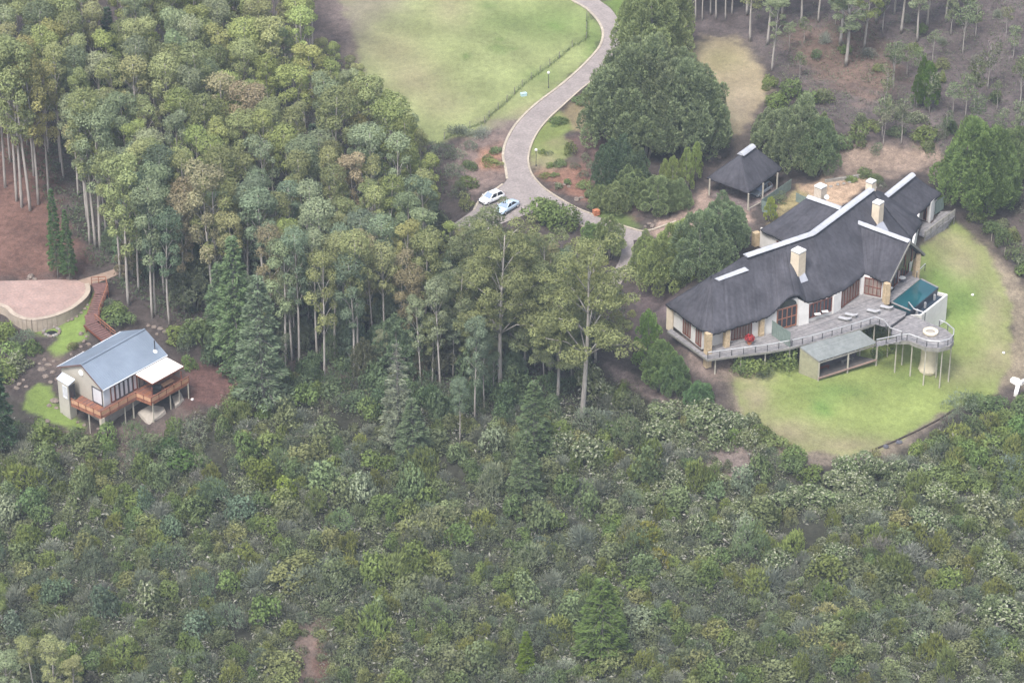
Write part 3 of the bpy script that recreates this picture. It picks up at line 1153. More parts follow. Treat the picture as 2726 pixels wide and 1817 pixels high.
pr = (zpt(2161, 622, ER), zpt(2122, 635, ER), zpt(2176, 798, ELO))
prn = (pr[1] - pr[0]).cross(pr[2] - pr[0]).normalized()
prn = prn if prn.z > 0 else -prn
pd = (zpt(2320, 503, ER), zpt(2285, 529, ER), zpt(2428, 634, ELO))
pdn = (pd[1] - pd[0]).cross(pd[2] - pd[0]).normalized()
pdn = pdn if pdn.z > 0 else -pdn
RA = math.radians(-90)
chimney(on_plane(2124, 734, *pr), 664, 2.2, 6.6, 'cream', RA)
chimney(on_plane(2336, 592, *pd), 536, 1.8, 5.4, 'cream', RA + .1)
chimney(zpt(2319, 506, ER - .1), 480, 1.65, 3.4, 'cream', RA + .1)
chimney(zpt(2184, 534, 6.9), 493, 1.95, 4.6, 'ivory', RA)
# satellite dish on the rear chimney
dish = zpt(2194, 520, 7.9) + Vector((.3, -.6, 0))
hd = thing('satellite_dish', 'round white dish fixed to the rear white chimney', 'satellite dish', tuple(dish))
mb = MB()
mb.tube([dish + Vector((.02, .3, 0)), dish + Vector((.02, -.05, .1))], [.04, .04], 6)
mb.build('bracket', [M['darksteel']], hd)
mb = MB()
mb.lathe((0, 0, 0), [(.02, -.08), (.25, -.03), (.38, .05), (.36, .06), (.2, 0), (.02, -.04)], 16)
dd = mb.build('dish', [M['white']], hd, origin=(0, 0, 0))
dd.location = (0, -.08, .1)
dd.rotation_euler = (math.radians(75), 0, 0)
# flashings below the two front chimneys
def flashing(pxs, pl, nrm):
    q = [on_plane(x, y, *pl) for x, y in pxs]
    mb = MB()
    n = len(q)
    mb.add([p - nrm * .2 for p in q] + [p + nrm * .1 for p in q], [tuple(range(n)), tuple(reversed(range(n, 2 * n)))] + [(i, i + n, (i + 1) % n + n, (i + 1) % n) for i in range(n)])
    mb.build('flashing', [M['flash']], house)


flashing([(2117, 733), (2141, 725), (2151, 747), (2126, 756)], pr, prn)
flashing([(2100, 695), (2103, 694), (2120, 731), (2117, 734)], pr, prn)
flashing([(2333, 600), (2348, 587), (2365, 615), (2340, 612)], pd, pdn)
# satin strip beside the gable: dark gable frame facing the pool
gl, gr, gp = lw[-1], rw[1], g1
inn = (g0 - g1).normalized()
mb = MB()
A, B, C = gl + inn * .5, gr + inn * .5, gp + inn * .5 + Vector((0, 0, -.45))
mb.add([A, B, C, A + inn * .1, B + inn * .1, C + inn * .1], [(0, 1, 2), (5, 4, 3), (0, 3, 4, 1), (1, 4, 5, 2), (2, 5, 3, 0)])
mb.build('gable_window', [M['glass']], house)
for aa, bb_ in ((gl, gp), (gr, gp)):
    mb = MB()
    o = -inn * .12
    mb.beam(aa + o + Vector((0, 0, -.1)), bb_ + o + Vector((0, 0, -.12)), .12, .34)
    mb.build('bargeboard', [M['greywood']], house)
for k in (.3, .5, .7):
    mb = MB()
    q = gl.lerp(gr, k) + inn * .42
    tt = 1 - abs(k - .5) * 2
    mb.beam(q, q + Vector((0, 0, (gp.z - gl.z) * tt * .82)), .1, .1, up=(1, 0, 0))
    mb.build('gable_mullion', [M['redwood']], house)


# ---------------- walls, doors and windows
def wall_run(pts, h0, h1, t, name, m, parent=house, side=1):
    """Wall panels between consecutive plan points; pts are 3D on the floor plane."""
    out = []
    for a, b in zip(pts, pts[1:]):
        d = (b - a).normalized()
        n = Vector((-d.y, d.x, 0)) * side
        mb = MB()
        mb.hexa([a + Vector((0, 0, h0)), b + Vector((0, 0, h0)), b + n * t + Vector((0, 0, h0)), a + n * t + Vector((0, 0, h0))],
                [a + Vector((0, 0, h1)), b + Vector((0, 0, h1)), b + n * t + Vector((0, 0, h1)), a + n * t + Vector((0, 0, h1))])
        out.append(mb.build(name, [M[m]], parent))
    return out


def opening(a, b, h0, h1, panes, frame='redwood', glass='curtain', parent=house, out=None, name='window', rows=1, fw=.1):
    """A framed opening standing proud of the wall between plan points a and b (seen from outside, left to right)."""
    d = (b - a)
    L = d.length
    d.normalize()
    n = Vector((d.y, -d.x, 0))           # outward, towards the viewer's side
    z0, z1 = Vector((0, 0, h0)), Vector((0, 0, h1))
    mb = MB()
    q0, q1 = a + n * .012, b + n * .012
    mb.hexa([q0 + z0, q1 + z0, q1 - n * .1 + z0, q0 - n * .1 + z0], [q0 + z1, q1 + z1, q1 - n * .1 + z1, q0 - n * .1 + z1])
    w = mb.build(name, [M[glass]], parent)
    fr = MB()
    f = n * .06
    for k in range(panes + 1):
        p = a + d * (fw / 2 + (L - fw) * k / panes) + f
        fr.beam(p + z0, p + z1, fw if k in (0, panes) else fw * .75, .1, up=tuple(n))
    fr.beam(a + d * fw + f + z0 + Vector((0, 0, fw / 2)), b - d * fw + f + z0 + Vector((0, 0, fw / 2)), .11, fw)
    fr.beam(a + d * fw + f + z1 - Vector((0, 0, fw / 2)), b - d * fw + f + z1 - Vector((0, 0, fw / 2)), .11, fw)
    for r in range(1, rows):
        zz = Vector((0, 0, h0 + (h1 - h0) * r / rows))
        fr.beam(a + d * fw + f + zz, b - d * fw + f + zz, .085, fw * .7)
    fr.build('frame', [M[frame]], w, origin=world_loc(parent))
    return w


def fl(px, py):
    return at(px, py, ZD)


FAC = [fl(1868, 925), fl(1917, 912), fl(2040, 886), fl(2060, 881), fl(2147, 856), fl(2224, 830), fl(2291, 779), fl(2348, 791)]


def fac(px):
    """Point of the front wall line at survey column px."""
    f0 = [(1868, 925), (1917, 912), (2040, 886), (2060, 881), (2147, 856), (2224, 830), (2291, 779), (2348, 791)]
    for (x0, y0), (x1, y1) in zip(f0, f0[1:]):
        if x0 <= px <= x1:
            return fl(px, y0 + (y1 - y0) * (px - x0) / (x1 - x0))


LEFT = [fl(1791, 862), fl(1868, 925)]
wall_run(FAC[:4], -.3, 3.0, .3, 'wall', 'plaster')
wall_run([FAC[3], fac(2068)], -.3, 3.2, .3, 'wall', 'plaster')
wall_run([fac(2068), fac(2120)], -.3, 4.35, .3, 'wall', 'plaster')
wall_run([fac(2120), FAC[4]], -.3, 3.2, .3, 'wall', 'plaster')
wall_run(FAC[4:7], -.3, 2.95, .3, 'wall', 'plaster')
wall_run(FAC[6:8], -.3, 3.0, .3, 'wall', 'plaster')
wall_run(LEFT, -.3, 3.2, .3, 'wall', 'plaster')
END = [fl(2352, 789), fl(2425, 716), fl(2440, 640), fl(2446, 605)]
wall_run(END, -.3, 3.2, .3, 'wall', 'plaster')
EW = [fl(2440, 577), fl(2475, 590), fl(2484, 580)]
wall_run(EW, -.3, 3.25, .25, 'wall', 'plaster')
RW = [fl(2022, 655), fl(2086, 686), fl(2120, 700)]
wall_run(RW, -.3, 3.1, .25, 'wall', 'plaster')
BK = [Vector((p.x - n_.x * 1.0, p.y - n_.y * 1.0, ZD)) for p, n_ in zip(bb[1:], (nB, (nA + nB).normalized(), nA))]
wall_run([LEFT[0]] + BK + [fl(2490, 560), EW[2]], -.3, 3.2, .3, 'wall', 'plaster', side=-1)


def shift(p, q, k):
    return p.lerp(q, k)


# left end: two red-brown doors between white piers
opening(shift(*LEFT, .36), shift(*LEFT, .62), .02, 2.7, 3, name='door')
opening(shift(*LEFT, .80), shift(*LEFT, .985), .02, 2.7, 2, name='door')
opening(fac(1946), fac(2000), .02, 2.6, 7, 'redwood', 'curtain', name='door')
# arched entrance: tall, stepped frame with fanlight
ent = opening(fac(2066), fac(2119), .02, 3.35, 4, 'orangewood', 'glass', name='door', rows=2, fw=.16)
a, b = fac(2068), fac(2118)
d = (b - a).normalized()
n = Vector((d.y, -d.x, 0))
mb = MB()
arc = [a + Vector((0, 0, 3.4)) + n * .03]
for k in range(9):
    th = math.pi * (1 - k / 8)
    c_ = a.lerp(b, .5)
    arc.append(c_ + d * (math.cos(th) * (b - a).length / 2) + Vector((0, 0, 3.4 + 1.15 * math.sin(th))) + n * .03)
arc = arc[1:]
mb.add(arc + [p - n * .12 for p in arc], [tuple(reversed(range(9))), tuple(range(9, 18))] + [(i, i + 1, i + 10, i + 9) for i in range(8)] + [(8, 0, 9, 17)])
mb.build('fanlight', [M['glass']], house)
opening(fac(2152), fac(2212), .45, 2.75, 6, 'redwood', 'glass', name='window')
opening(fac(2238), fac(2284), .02, 2.7, 6, 'redwood', 'curtain', name='door')
opening(fac(2300), fac(2345), .02, 2.75, 4, 'redwood', 'curtain', name='door', rows=2)
opening(END[0].lerp(END[1], .25), END[0].lerp(END[1], .5), .02, 2.6, 2, 'redwood', 'glass', name='door')
opening(END[0].lerp(END[1], .55), END[0].lerp(END[1], .9), .02, 2.6, 3, 'redwood', 'glass', name='door')
opening(EW[0].lerp(EW[1], .52), EW[0].lerp(EW[1], .74), .02, 2.6, 1, 'redwood', 'glass', name='door')
opening(RW[0].lerp(RW[1], .70), RW[0].lerp(RW[1], .95), .9, 2.3, 2, 'redwood', 'glass', name='window')
# stacked white plates or papers on the sill behind the middle window are left as the pale blinds seen there
bl = MB()
for x in (2170, 2190):
    q = fac(x)
    bl.box((q.x + .25, q.y - .35, ZD + 1.0), (.9, .5, .08), .2)
bl.build('table_top', [M['white']], house)
# white buttress right of the arch
a, b = fac(2121), fac(2148)
d = (b - a).normalized()
n = Vector((d.y, -d.x, 0))
mb = MB()
mb.hexa([a + n * .5 + Vector((0, 0, -.2)), b + n * .5 + Vector((0, 0, -.2)), b - n * .1 + Vector((0, 0, -.2)), a - n * .1 + Vector((0, 0, -.2))],
        [a + n * .25 + Vector((0, 0, 4.2)), b + n * .25 + Vector((0, 0, 3.0)), b - n * .1 + Vector((0, 0, 3.0)), a - n * .1 + Vector((0, 0, 4.2))])
mb.build('buttress', [M['plaster']], house)
for x0, x1, h in ((2215, 2235, 2.95), (2287, 2296, 2.95)):
    a, b = fac(x0), fac(x1)
    d = (b - a).normalized()
    n = Vector((d.y, -d.x, 0))
    mb = MB()
    mb.hexa([a + n * .22 + Vector((0, 0, -.1)), b + n * .22 + Vector((0, 0, -.1)), b - n * .1 + Vector((0, 0, -.1)), a - n * .1 + Vector((0, 0, -.1))],
            [a + n * .2 + Vector((0, 0, h)), b + n * .2 + Vector((0, 0, h)), b - n * .1 + Vector((0, 0, h)), a - n * .1 + Vector((0, 0, h))])
    mb.build('pier', [M['plaster']], house)
# sandstone columns under the eaves
for px, py, w, h, foot in ((1884, 939, .85, 3.0, -2.2), (1933, 921, .75, 2.95, -.2), (2025, 891, .7, 2.95, -.2), (2358, 803, .8, 3.05, -.3), (2438, 734, .75, 3.5, -.3)):
    q = fl(px, py)
    mb = MB()
    zz = foot
    k = 0
    while zz < h - .05:
        s = .34
        jx = w * (1 + RNG.normal(0, .02))
        mb.box((q.x + RNG.normal(0, .012), q.y + RNG.normal(0, .012), ZD + zz + s / 2), (jx, jx, s - .02), .45 + RNG.normal(0, .02))
        zz += s
        k += 1
    mb.build('stone_column', [M['stone']], house)
mb = MB()
q = fl(2018, 652)
mb.box((q.x - .35, q.y - .1, ZD + 1.1), (1.0, .9, 2.2), .5)
mb.build('stone_pier', [M['stone']], house)
# cream end wall left of the lodge
q0, q1 = fl(1776, 858), fl(1790, 866)
mb = MB()
mb.beam(q0 + Vector((0, 0, .8)), q1 + Vector((0, 0, .8)), .35, 3.6)
mb.build('stub_wall', [M['cream']], house)

# ------------------------------------------------------------------ timber deck
deck = thing('timber_deck', 'weathered grey timber deck on poles along the front of the lodge', 'deck', tuple(fl(2200, 880)))


def boards(mb, poly, z, direction, w=.145, gap=.02, th=.045):
    """Deck boards clipped to a plan outline, running along `direction`."""
    d = Vector((direction[0], direction[1], 0)).normalized()
    s = Vector((-d.y, d.x, 0))
    us = [p.dot(s) for p in poly]
    k = math.floor(min(us) / (w + gap)) * (w + gap)
    n = len(poly)
    while k < max(us):
        uc = k + w / 2
        xs_ = []
        for i in range(n):
            a, b = poly[i], poly[(i + 1) % n]
            ua, ub = a.dot(s), b.dot(s)
            if (ua > uc) != (ub > uc):
                t = (uc - ua) / (ub - ua)
                xs_.append(a.lerp(b, t).dot(d))
        xs_.sort()
        for x0, x1 in zip(xs_[::2], xs_[1::2]):
            # boards are butted in random lengths
            x = x0
            while x < x1 - .02:
                e = min(x1, x + 2.4 + 2.4 * RNG.random())
                if x1 - e < .5:
                    e = x1
                a = d * x + s * k
                b = d * (e - .012) + s * k
                zz = z + RNG.normal(0, .006)
                mb.hexa([(a.x, a.y, zz - th), (b.x, b.y, zz - th), (b.x + s.x * w, b.y + s.y * w, zz - th), (a.x + s.x * w, a.y + s.y * w, zz - th)],
                        [(a.x, a.y, zz), (b.x, b.y, zz), (b.x + s.x * w, b.y + s.y * w, zz), (a.x + s.x * w, a.y + s.y * w, zz)], 0 if RNG.random() < .7 else 1)
                x = e
        k += w + gap


def flat(pts, z=ZD):
    return [Vector((at(x, y, z).x, at(x, y, z).y, 0)) for x, y in pts]


D1 = [(1788, 874), (1868, 935), (1917, 915), (2040, 889), (2060, 884), (2147, 859), (2224, 833), (2291, 783), (2348, 795), (2380, 770), (2396, 722), (2430, 722), (2440, 735), (2449, 742), (2373, 803), (2350, 808),
      (2413, 830), (2410, 838), (2368, 868), (2350, 868), (2329, 861), (2294, 873), (2228, 892), (2153, 913), (2103, 925), (2038, 936), (1973, 944), (1884, 956), (1872, 948), (1776, 880)]
bmb = MB()
dl = flat(D1)
boards(bmb, dl, ZD - .03, dB)
ob = bmb.build('deck_boards', [M['deck'], M['deck2']], deck)
ob['kind'] = 'stuff'
ZP = ZD - .55
PLAT = [(2384, 848), (2425, 838), (2452, 849), (2480, 862), (2515, 873), (2537, 891), (2539, 908), (2528, 920), (2500, 927), (2465, 924), (2440, 914), (2420, 906), (2395, 906), (2372, 886)]
bmb = MB()
pl_ = flat(PLAT, ZP)
boards(bmb, pl_, ZP, dB)
# narrow gangway from the shelter roof to the platform
GANG = [(2330, 908), (2396, 898), (2400, 906), (2394, 909), (2334, 922)]
boards(bmb, flat(GANG, ZP), ZP - .004, dB)
ob = bmb.build('deck_boards', [M['deck'], M['deck2']], deck)
ob['kind'] = 'stuff'


def fascia(pxs, z, depth, name='fascia', m='greywood', closed=False, par=deck):
    mb = MB()
    q = [at(x, y, z) for x, y in pxs]
    if closed:
        q.append(q[0])
    for a, b in zip(q, q[1:]):
        mb.beam(a + Vector((0, 0, -depth / 2 - .06)), b + Vector((0, 0, -depth / 2 - .06)), .06, depth)
    return mb.build(name, [M[m]], par)


fascia(D1[20:], ZD, .28)
fascia(PLAT[2:], ZP, .55)
fascia([(2330, 909), (2394, 910)], ZP, .3)
fascia([(2410, 838), (2368, 868)], ZD, .5, 'step_face', 'darksteel')  # dark colour paints in the shadow at the drop to the platform
# joists seen below, and poles down to the slope
mb = MB()
edge_px = [(1905, 948), (1973, 940), (2038, 932), (2103, 921), (2178, 900), (2253, 880), (2294, 868), (2329, 857), (2368, 862)]
for x, y in edge_px:
    q = fl(x, y)
    g = ground_z(q.x, q.y)
    mb = MB()
    mb.tube([(q.x, q.y, g - .3), (q.x, q.y, ZD - .1)], [.11, .10], 7)
    mb.build('deck_pole', [M['post']], deck)
plat_posts = [(2388, 902), (2407, 884), (2430, 905), (2466, 920), (2510, 921), (2534, 905), (2500, 900)]
for x, y in plat_posts:
    q = at(x, y, ZP)
    g = ground_z(q.x, q.y)
    mb = MB()
    mb.tube([(q.x, q.y, g - .3), (q.x, q.y, ZP - .1)], [.11, .09], 7)
    mb.build('deck_pole', [M['post']], deck)
for i in range(9):
    a = fl(1930 + i * 45, 940 - i * 9.5)
    mb = MB()
    b = a + Vector((nB.x, nB.y, 0)) * 3.5
    mb.beam(a + Vector((0, 0, -.2)), b + Vector((0, 0, -.2)), .08, .2)
    mb.build('joist', [M['greywood']], deck)


def railing(pxs, z, label, h=1.0, step=1.6, m_rail='steel', m_post='darksteel', wires=3, name='deck_railing', top=.09):
    pts = [at(x, y, z) for x, y in pxs]
    t = thing(name, label, 'railing', tuple(pts[0]))
    rail = MB()
    for a, b in zip(pts, pts[1:]):
        rail.tube([a + Vector((0, 0, h)), b + Vector((0, 0, h))], [top, top], 6)
    rail.build('handrail', [M[m_rail]], t)
    w = MB()
    for a, b in zip(pts, pts[1:]):
        for k in range(wires):
            zz = Vector((0, 0, h * (k + 1) / (wires + 1)))
            w.tube([a + zz, b + zz], [.012, .012], 4)
    if wires:
        w.build('wires', [M['steel']], t)
    # posts evenly along the run
    acc = 0
    mbp = []
    total = sum((b - a).length for a, b in zip(pts, pts[1:]))
    n = max(2, int(total / step) + 1)
    for i in range(n):
        s = total * i / (n - 1)
        for a, b in zip(pts, pts[1:]):
            L = (b - a).length
            if s <= L + 1e-6:
                q = a.lerp(b, s / L)
                break
            s -= L
        mb = MB()
        mb.box((q.x, q.y, q.z + h / 2 - .15), (.09, .09, h + .3), .3)
        mb.build('post', [M[m_post]], t)
    return t


railing([(1884, 954), (1973, 942), (2038, 934), (2103, 922)], ZD, 'grey cable railing along the narrow deck at the lodge\'s left end')
railing([(2108, 921), (2153, 911), (2228, 890), (2294, 871), (2329, 859), (2352, 868), (2368, 888), (2400, 899)], ZD, 'long steel railing bending around the dark tree well in the deck', 1.0)
railing([(2332, 920), (2396, 907), (2420, 905), (2442, 913), (2467, 922), (2500, 925), (2527, 918), (2537, 906), (2538, 892), (2518, 875), (2500, 868)], ZP, 'curved steel railing around the round lookout platform')
railing([(2418, 820), (2432, 838), (2462, 848)], ZP + .3, 'short pale handrail between the pool and the lookout platform', 1.0, 2.5, wires=0)
railing([(2440, 738), (2462, 716)], ZD, 'short pale handrail beside the stone column at the pool\'s far end', .9, 2.0, wires=1)

# green-grey privacy screen on the deck
def board_screen(p0, p1, h0, h1, label, n, name='privacy_screen', m='screen'):
    t = thing(name, label, 'screen', tuple(p0))
    d = (p1 - p0)
    L = d.length
    d.normalize()
    for i in range(n):
        a = p0 + d * (L * i / n)
        b = p0 + d * (L * (i + .9) / n)
        mb = MB()
        z = h1 + RNG.normal(0, .02)
        s = Vector((-d.y, d.x, 0)) * .02
        g0 = h0
        mb.hexa([a - s + Vector((0, 0, g0)), b - s + Vector((0, 0, g0)), b + s + Vector((0, 0, g0)), a + s + Vector((0, 0, g0))],
                [a - s + Vector((0, 0, z)), b - s + Vector((0, 0, z)), b + s + Vector((0, 0, z)), a + s + Vector((0, 0, z))])
        mb.build('plank', [M[m]], t)
    mb = MB()
    s = Vector((-d.y, d.x, 0)) * .07
    for zz in (h0 + .35, h1 - .3):
        mb.beam(p0 + s + Vector((0, 0, zz)), p1 + s + Vector((0, 0, zz)), .06, .1)
    mb.build('rail', [M['greywood']], t)
    return t


board_screen(fl(2054, 891), fl(2103, 924), 0, 2.4, 'green grey boarded screen dividing the deck left of the arched door', 9)
board_screen(fl(2388, 735), fl(2408, 718), 0, 2.1, 'pale green screen panels under the terrace gable', 6)
board_screen(fl(2488, 572), fl(2512, 556), 0, 2.2, 'grey green boarded screen at the far right end of the lodge', 6)

# east deck with its slatted balustrade
ed = thing('side_deck', 'grey deck with slatted sides at the lodge\'s far right corner', 'deck', tuple(fl(2500, 590)))
mb = MB()
boards(mb, flat([(2457, 588), (2480, 594), (2505, 562), (2540, 560), (2542, 574), (2464, 632), (2446, 625)]), ZD - .05, dA)
o = mb.build('deck_boards', [M['deck'], M['deck2']], ed)
o['kind'] = 'stuff'
e_a, e_b = fl(2462, 633), fl(2541, 573)
for k in range(4):
    mb = MB()
    z = .22 + k * .26
    mb.beam(e_a + Vector((0, 0, z)), e_b + Vector((0, 0, z)), .03, .13 if k < 3 else .16)
    mb.build('slat', [M['greywood'] if k < 3 else M['post']], ed)
for k in range(9):
    mb = MB()
    z = -.2 - k * .2
    q0, q1 = e_a.lerp(e_b, 0), e_a.lerp(e_b, 1 - k * .05)
    mb.beam(q0 + Vector((0, 0, z)), q1 + Vector((0, 0, z)), .03, .17)
    mb.build('slat', [M['deck']], ed)
for k in range(6):
    q = e_a.lerp(e_b, k / 5)
    mb = MB()
    g = ground_z(q.x, q.y)
    mb.box((q.x, q.y + .06, (g - .3 + ZD + 1.05) / 2), (.12, .12, ZD + 1.05 - g + .3), .6)
    mb.build('post', [M['greywood']], ed)

# ------------------------------------------------------------------ pool with spill edge
pz = ZD - .12
pool = thing('swimming_pool', 'teal infinity pool with a white outer wall beside the terrace', 'pool', tuple(at(2440, 780, pz)))
w0, w1, w2, w3 = at(2374, 804, pz), at(2452, 742, pz), at(2497, 765, pz), at(2424, 826, pz)
gz = min(ground_z(p.x, p.y) for p in (w0, w1, w2, w3)) - 1.5
mb = MB()
mb.hexa([(p.x, p.y, pz - .5) for p in (w0, w3, w2, w1)], [(p.x, p.y, pz) for p in (w0, w3, w2, w1)])
mb.build('water', [M['water']], pool)
mb = MB()
mb.hexa([(p.x, p.y, gz) for p in (w0, w3, w2, w1)], [(p.x, p.y, pz - .52) for p in (w0, w3, w2, w1)])
mb.build('basin', [M['pooltile']], pool)
mb = MB()
for a, b in ((w0, w3), (w1, w2)):
    d = (b - a).normalized()
    mb.beam(a + Vector((0, 0, -.02)), b + Vector((0, 0, -.02)), .3, .1)
mb.build('coping', [M['deck']], pool)
mb = MB()
mb.beam(w3 + Vector((0, 0, -.22)), w2 + Vector((0, 0, -.22)), .16, .4)
mb.build('spill_edge', [M['pooltile']], pool)
# catch trough: outer white wall lower than the water
tz = pz - .75
o0, o1 = at(2452, 837, tz), at(2521, 783, tz)
mb = MB()
mb.beam(Vector((o0.x, o0.y, (tz + gz) / 2)), Vector((o1.x, o1.y, (tz + gz) / 2)), .28, tz - gz)
mb.build('outer_wall', [M['plaster']], pool)
mb = MB()
for a, b in ((w2, o1), (w3, o0)):
    mb.beam(Vector((a.x, a.y, (tz + gz) / 2)), Vector((b.x, b.y, (tz + gz) / 2)), .24, tz - gz - .01)
mb.build('end_wall', [M['plaster']], pool)
mb = MB()
z_ = tz - .5
mb.hexa([(p.x, p.y, z_ - .2) for p in (w3, o0, o1, w2)], [(p.x, p.y, z_) for p in (w3, o0, o1, w2)])
mb.build('trough', [M['pooltile']], pool)
for k in (.15, .45, .8):
    q = w3.lerp(w2, k).lerp(o0.lerp(o1, k), .25)
    mb = MB()
    mb.box((q.x, q.y, tz - .05), (.22, .3, .9), .6)
    mb.build('trough_pier', [M['steel']], pool)

# lookout pillar with the fire ring on top
q = at(2477, 887, ZP)
pillar = thing('lookout_pillar', 'stout white round pillar with flared foot under the lookout platform', 'pillar', (q.x, q.y, ground_z(q.x, q.y)))
gb = ground_z(q.x, q.y)
mb = MB()
H_ = ZP - .1 - gb
mb.lathe((q.x, q.y, gb), [(1.3, -.4), (1.3, .45), (1.24, .75), (1.18, 1.1), (1.14, 1.6), (1.14, H_ * .6), (1.14, H_)], 24)
mb.build('shaft', [mat('ivory_plaster', (.66, .58, .44), (.54, .47, .35), 1.2, .9, .2)], pillar, True)
mb = MB()
for i in range(12):
    a_ = i * math.pi / 6
    mb = MB()
    mb.rock((q.x + 1.18 * math.cos(a_), q.y + 1.18 * math.sin(a_), gb + .2), (.24, .24, .34), RNG)
    mb.build('foot_stone', [mat('ivory_stone', (.62, .55, .42), (.5, .44, .33), 2, .9) if i == 0 else bpy.data.materials['ivory_stone']], pillar)
ring_ = thing('fire_ring', 'round cream fire ring standing on the lookout platform', 'fire pit', (q.x, q.y, ZP))
mb = MB()
mb.lathe((q.x, q.y, ZP), [(1.08, 0), (1.12, .35), (1.10, .48), (.72, .48), (.68, .30), (.4, .25)], 26)
mb.build('rim', [mat('cream_ring', (.70, .63, .50), (.60, .53, .41), 1.2, .9)], ring_, True)
mb = MB()
mb.lathe((q.x, q.y, ZP + .2), [(.66, 0), (.64, .12), (.2, .2)], 18)
mb.build('ash_bed', [M['concrete']], ring_, True)

# ------------------------------------------------------------------ open shelter below the deck
sh = thing('garden_shelter', 'open timber shelter with grey slatted roof on the lawn below the deck', 'shelter', tuple(P(2250, 1000)))
zb, zf = ZD - .12, None
fL, fR = P(2176, 1016), P(2328, 962)
zf = fL.z + 3.15
rl, rr = at(2181, 962, zf), at(2336, 913, zf)
bl_, br_ = at(2130, 924, zb), at(2284, 876, zb)
mb = MB()
n = 26
for i in range(n):
    t0_, t1_ = i / n, (i + .86) / n
    a, b = bl_.lerp(rl, t0_), br_.lerp(rr, t0_)
    c, d = br_.lerp(rr, t1_), bl_.lerp(rl, t1_)
    up_ = Vector((0, 0, .05 + RNG.normal(0, .008)))
    mb.hexa([a, b, c, d], [a + up_, b + up_, c + up_, d + up_])
o = mb.build('roof_slats', [mat('weathered_slats', (.235, .25, .245), (.17, .185, .18), 1.5, .85)], sh)
o['kind'] = 'stuff'
for i in range(9):
    t_ = i / 8
    mb = MB()
    a, b = bl_.lerp(br_, t_), rl.lerp(rr, t_)
    mb.beam(a + Vector((0, 0, -.1)), b + Vector((0, 0, -.1)), .08, .16)
    mb.build('rafter', [M['greywood']], sh)
mb = MB()
mb.beam(rl + Vector((0, 0, -.26)), rr + Vector((0, 0, -.26)), .12, .18)
mb.build('front_beam', [M['greywood']], sh)
fr_base = [fL, fL.lerp(fR, .5), fR]
tops_ = [rl, rl.lerp(rr, .5), rr]
for bq, tq in zip(fr_base, tops_):
    x, y = tq.x, tq.y
    mb = MB()
    mb.box((x, y, (ground_z(x, y) - .3 + tq.z - .2) / 2), (.2, .2, tq.z - .2 - ground_z(x, y) + .3), .3)
    mb.build('post', [M['post']], sh)
flz = ground_z(rl.x, rl.y) + .45
mb = MB()
mb.hexa([(p.x, p.y, flz - .12) for p in (rl, rr, br_, bl_)], [(p.x, p.y, flz) for p in (rl, rr, br_, bl_)])
mb.build('floor', [mat('dark_boards', (.10, .09, .085), (.06, .055, .05), 2, .9)], sh)
mb = MB()
mb.beam(Vector((rl.x, rl.y - .15, flz)), Vector((rr.x, rr.y - .15, flz)), .16, .22)
mb.build('sill', [mat('pinkish_timber', (.34, .24, .2), (.25, .17, .14), 2, .85)], sh)
for k in range(10):
    a, b = bl_.lerp(rl, k / 10 + .005), bl_.lerp(rl, (k + .94) / 10)
    mb = MB()
    za, zb2 = a.z - .1, b.z - .1
    s = Vector((.03, .02, 0))
    g = flz - .5
    mb.hexa([(a.x - .03, a.y, g), (b.x - .03, b.y, g), (b.x + .03, b.y, g), (a.x + .03, a.y, g)], [(a.x - .03, a.y, za), (b.x - .03, b.y, zb2), (b.x + .03, b.y, zb2), (a.x + .03, a.y, za)])
    mb.build('plank', [mat('olive_planks', (.30, .29, .19), (.22, .21, .14), 2, .85) if k == 0 else bpy.data.materials['olive_planks']], sh)
mb = MB()
mb.beam(Vector((bl_.x, bl_.y, (flz + zb) / 2)), Vector((br_.x, br_.y, (flz + zb) / 2)), .08, zb - flz - .05)
mb.build('back_wall', [mat('dark_back_boards', (.08, .07, .075), (.05, .045, .05), 2, .9)], sh)
# benches inside the shelter
for k, (t_, m_) in enumerate(((.3, 'redwood'), (.72, 'greywood'))):
    c = bl_.lerp(br_, t_).lerp(rl.lerp(rr, t_), .35)
    t = thing('bench', ('low red brown bench inside the shelter on the left', 'grey slatted bench inside the shelter on the right')[k], 'bench', (c.x, c.y, flz))
    ang = math.atan2((rr - rl).y, (rr - rl).x)
    for s in (-.16, 0, .16):
        mb = MB()
        mb.box((c.x - math.sin(ang) * s, c.y + math.cos(ang) * s, flz + .45), (2.1, .13, .05), ang)
        mb.build('slat', [M[m_]], t)
    for s in (-.85, .85):
        mb = MB()
        mb.box((c.x + math.cos(ang) * s, c.y + math.sin(ang) * s, flz + .21), (.08, .4, .42), ang)
        mb.build('leg', [M[m_]], t)

# ------------------------------------------------------------------ deck furniture
def lounger():
    r = thing('sun_lounger', None, 'sun lounger')
    mb = MB()
    mb.box((0, .3, .30), (.62, 1.3, .06))
    mb.build('seat', [M['cushion']], r)
    mb = MB()
    mb.beam((0, -.32, .32), (0, -.95, .62), .62, .06)
    mb.build('backrest', [M['cushion']], r)
    mb = MB()
    for s in (-.32, .32):
        mb.beam((s, .98, .24), (s, -.9, .24), .05, .07)
    mb.build('frame', [M['greywood']], r)
    for x in (-.3, .3):
        for y in (-.7, .85):
            mb = MB()
            mb.box((x, y, .11), (.05, .05, .22))
            mb.build('leg', [M['greywood']], r)
    return r


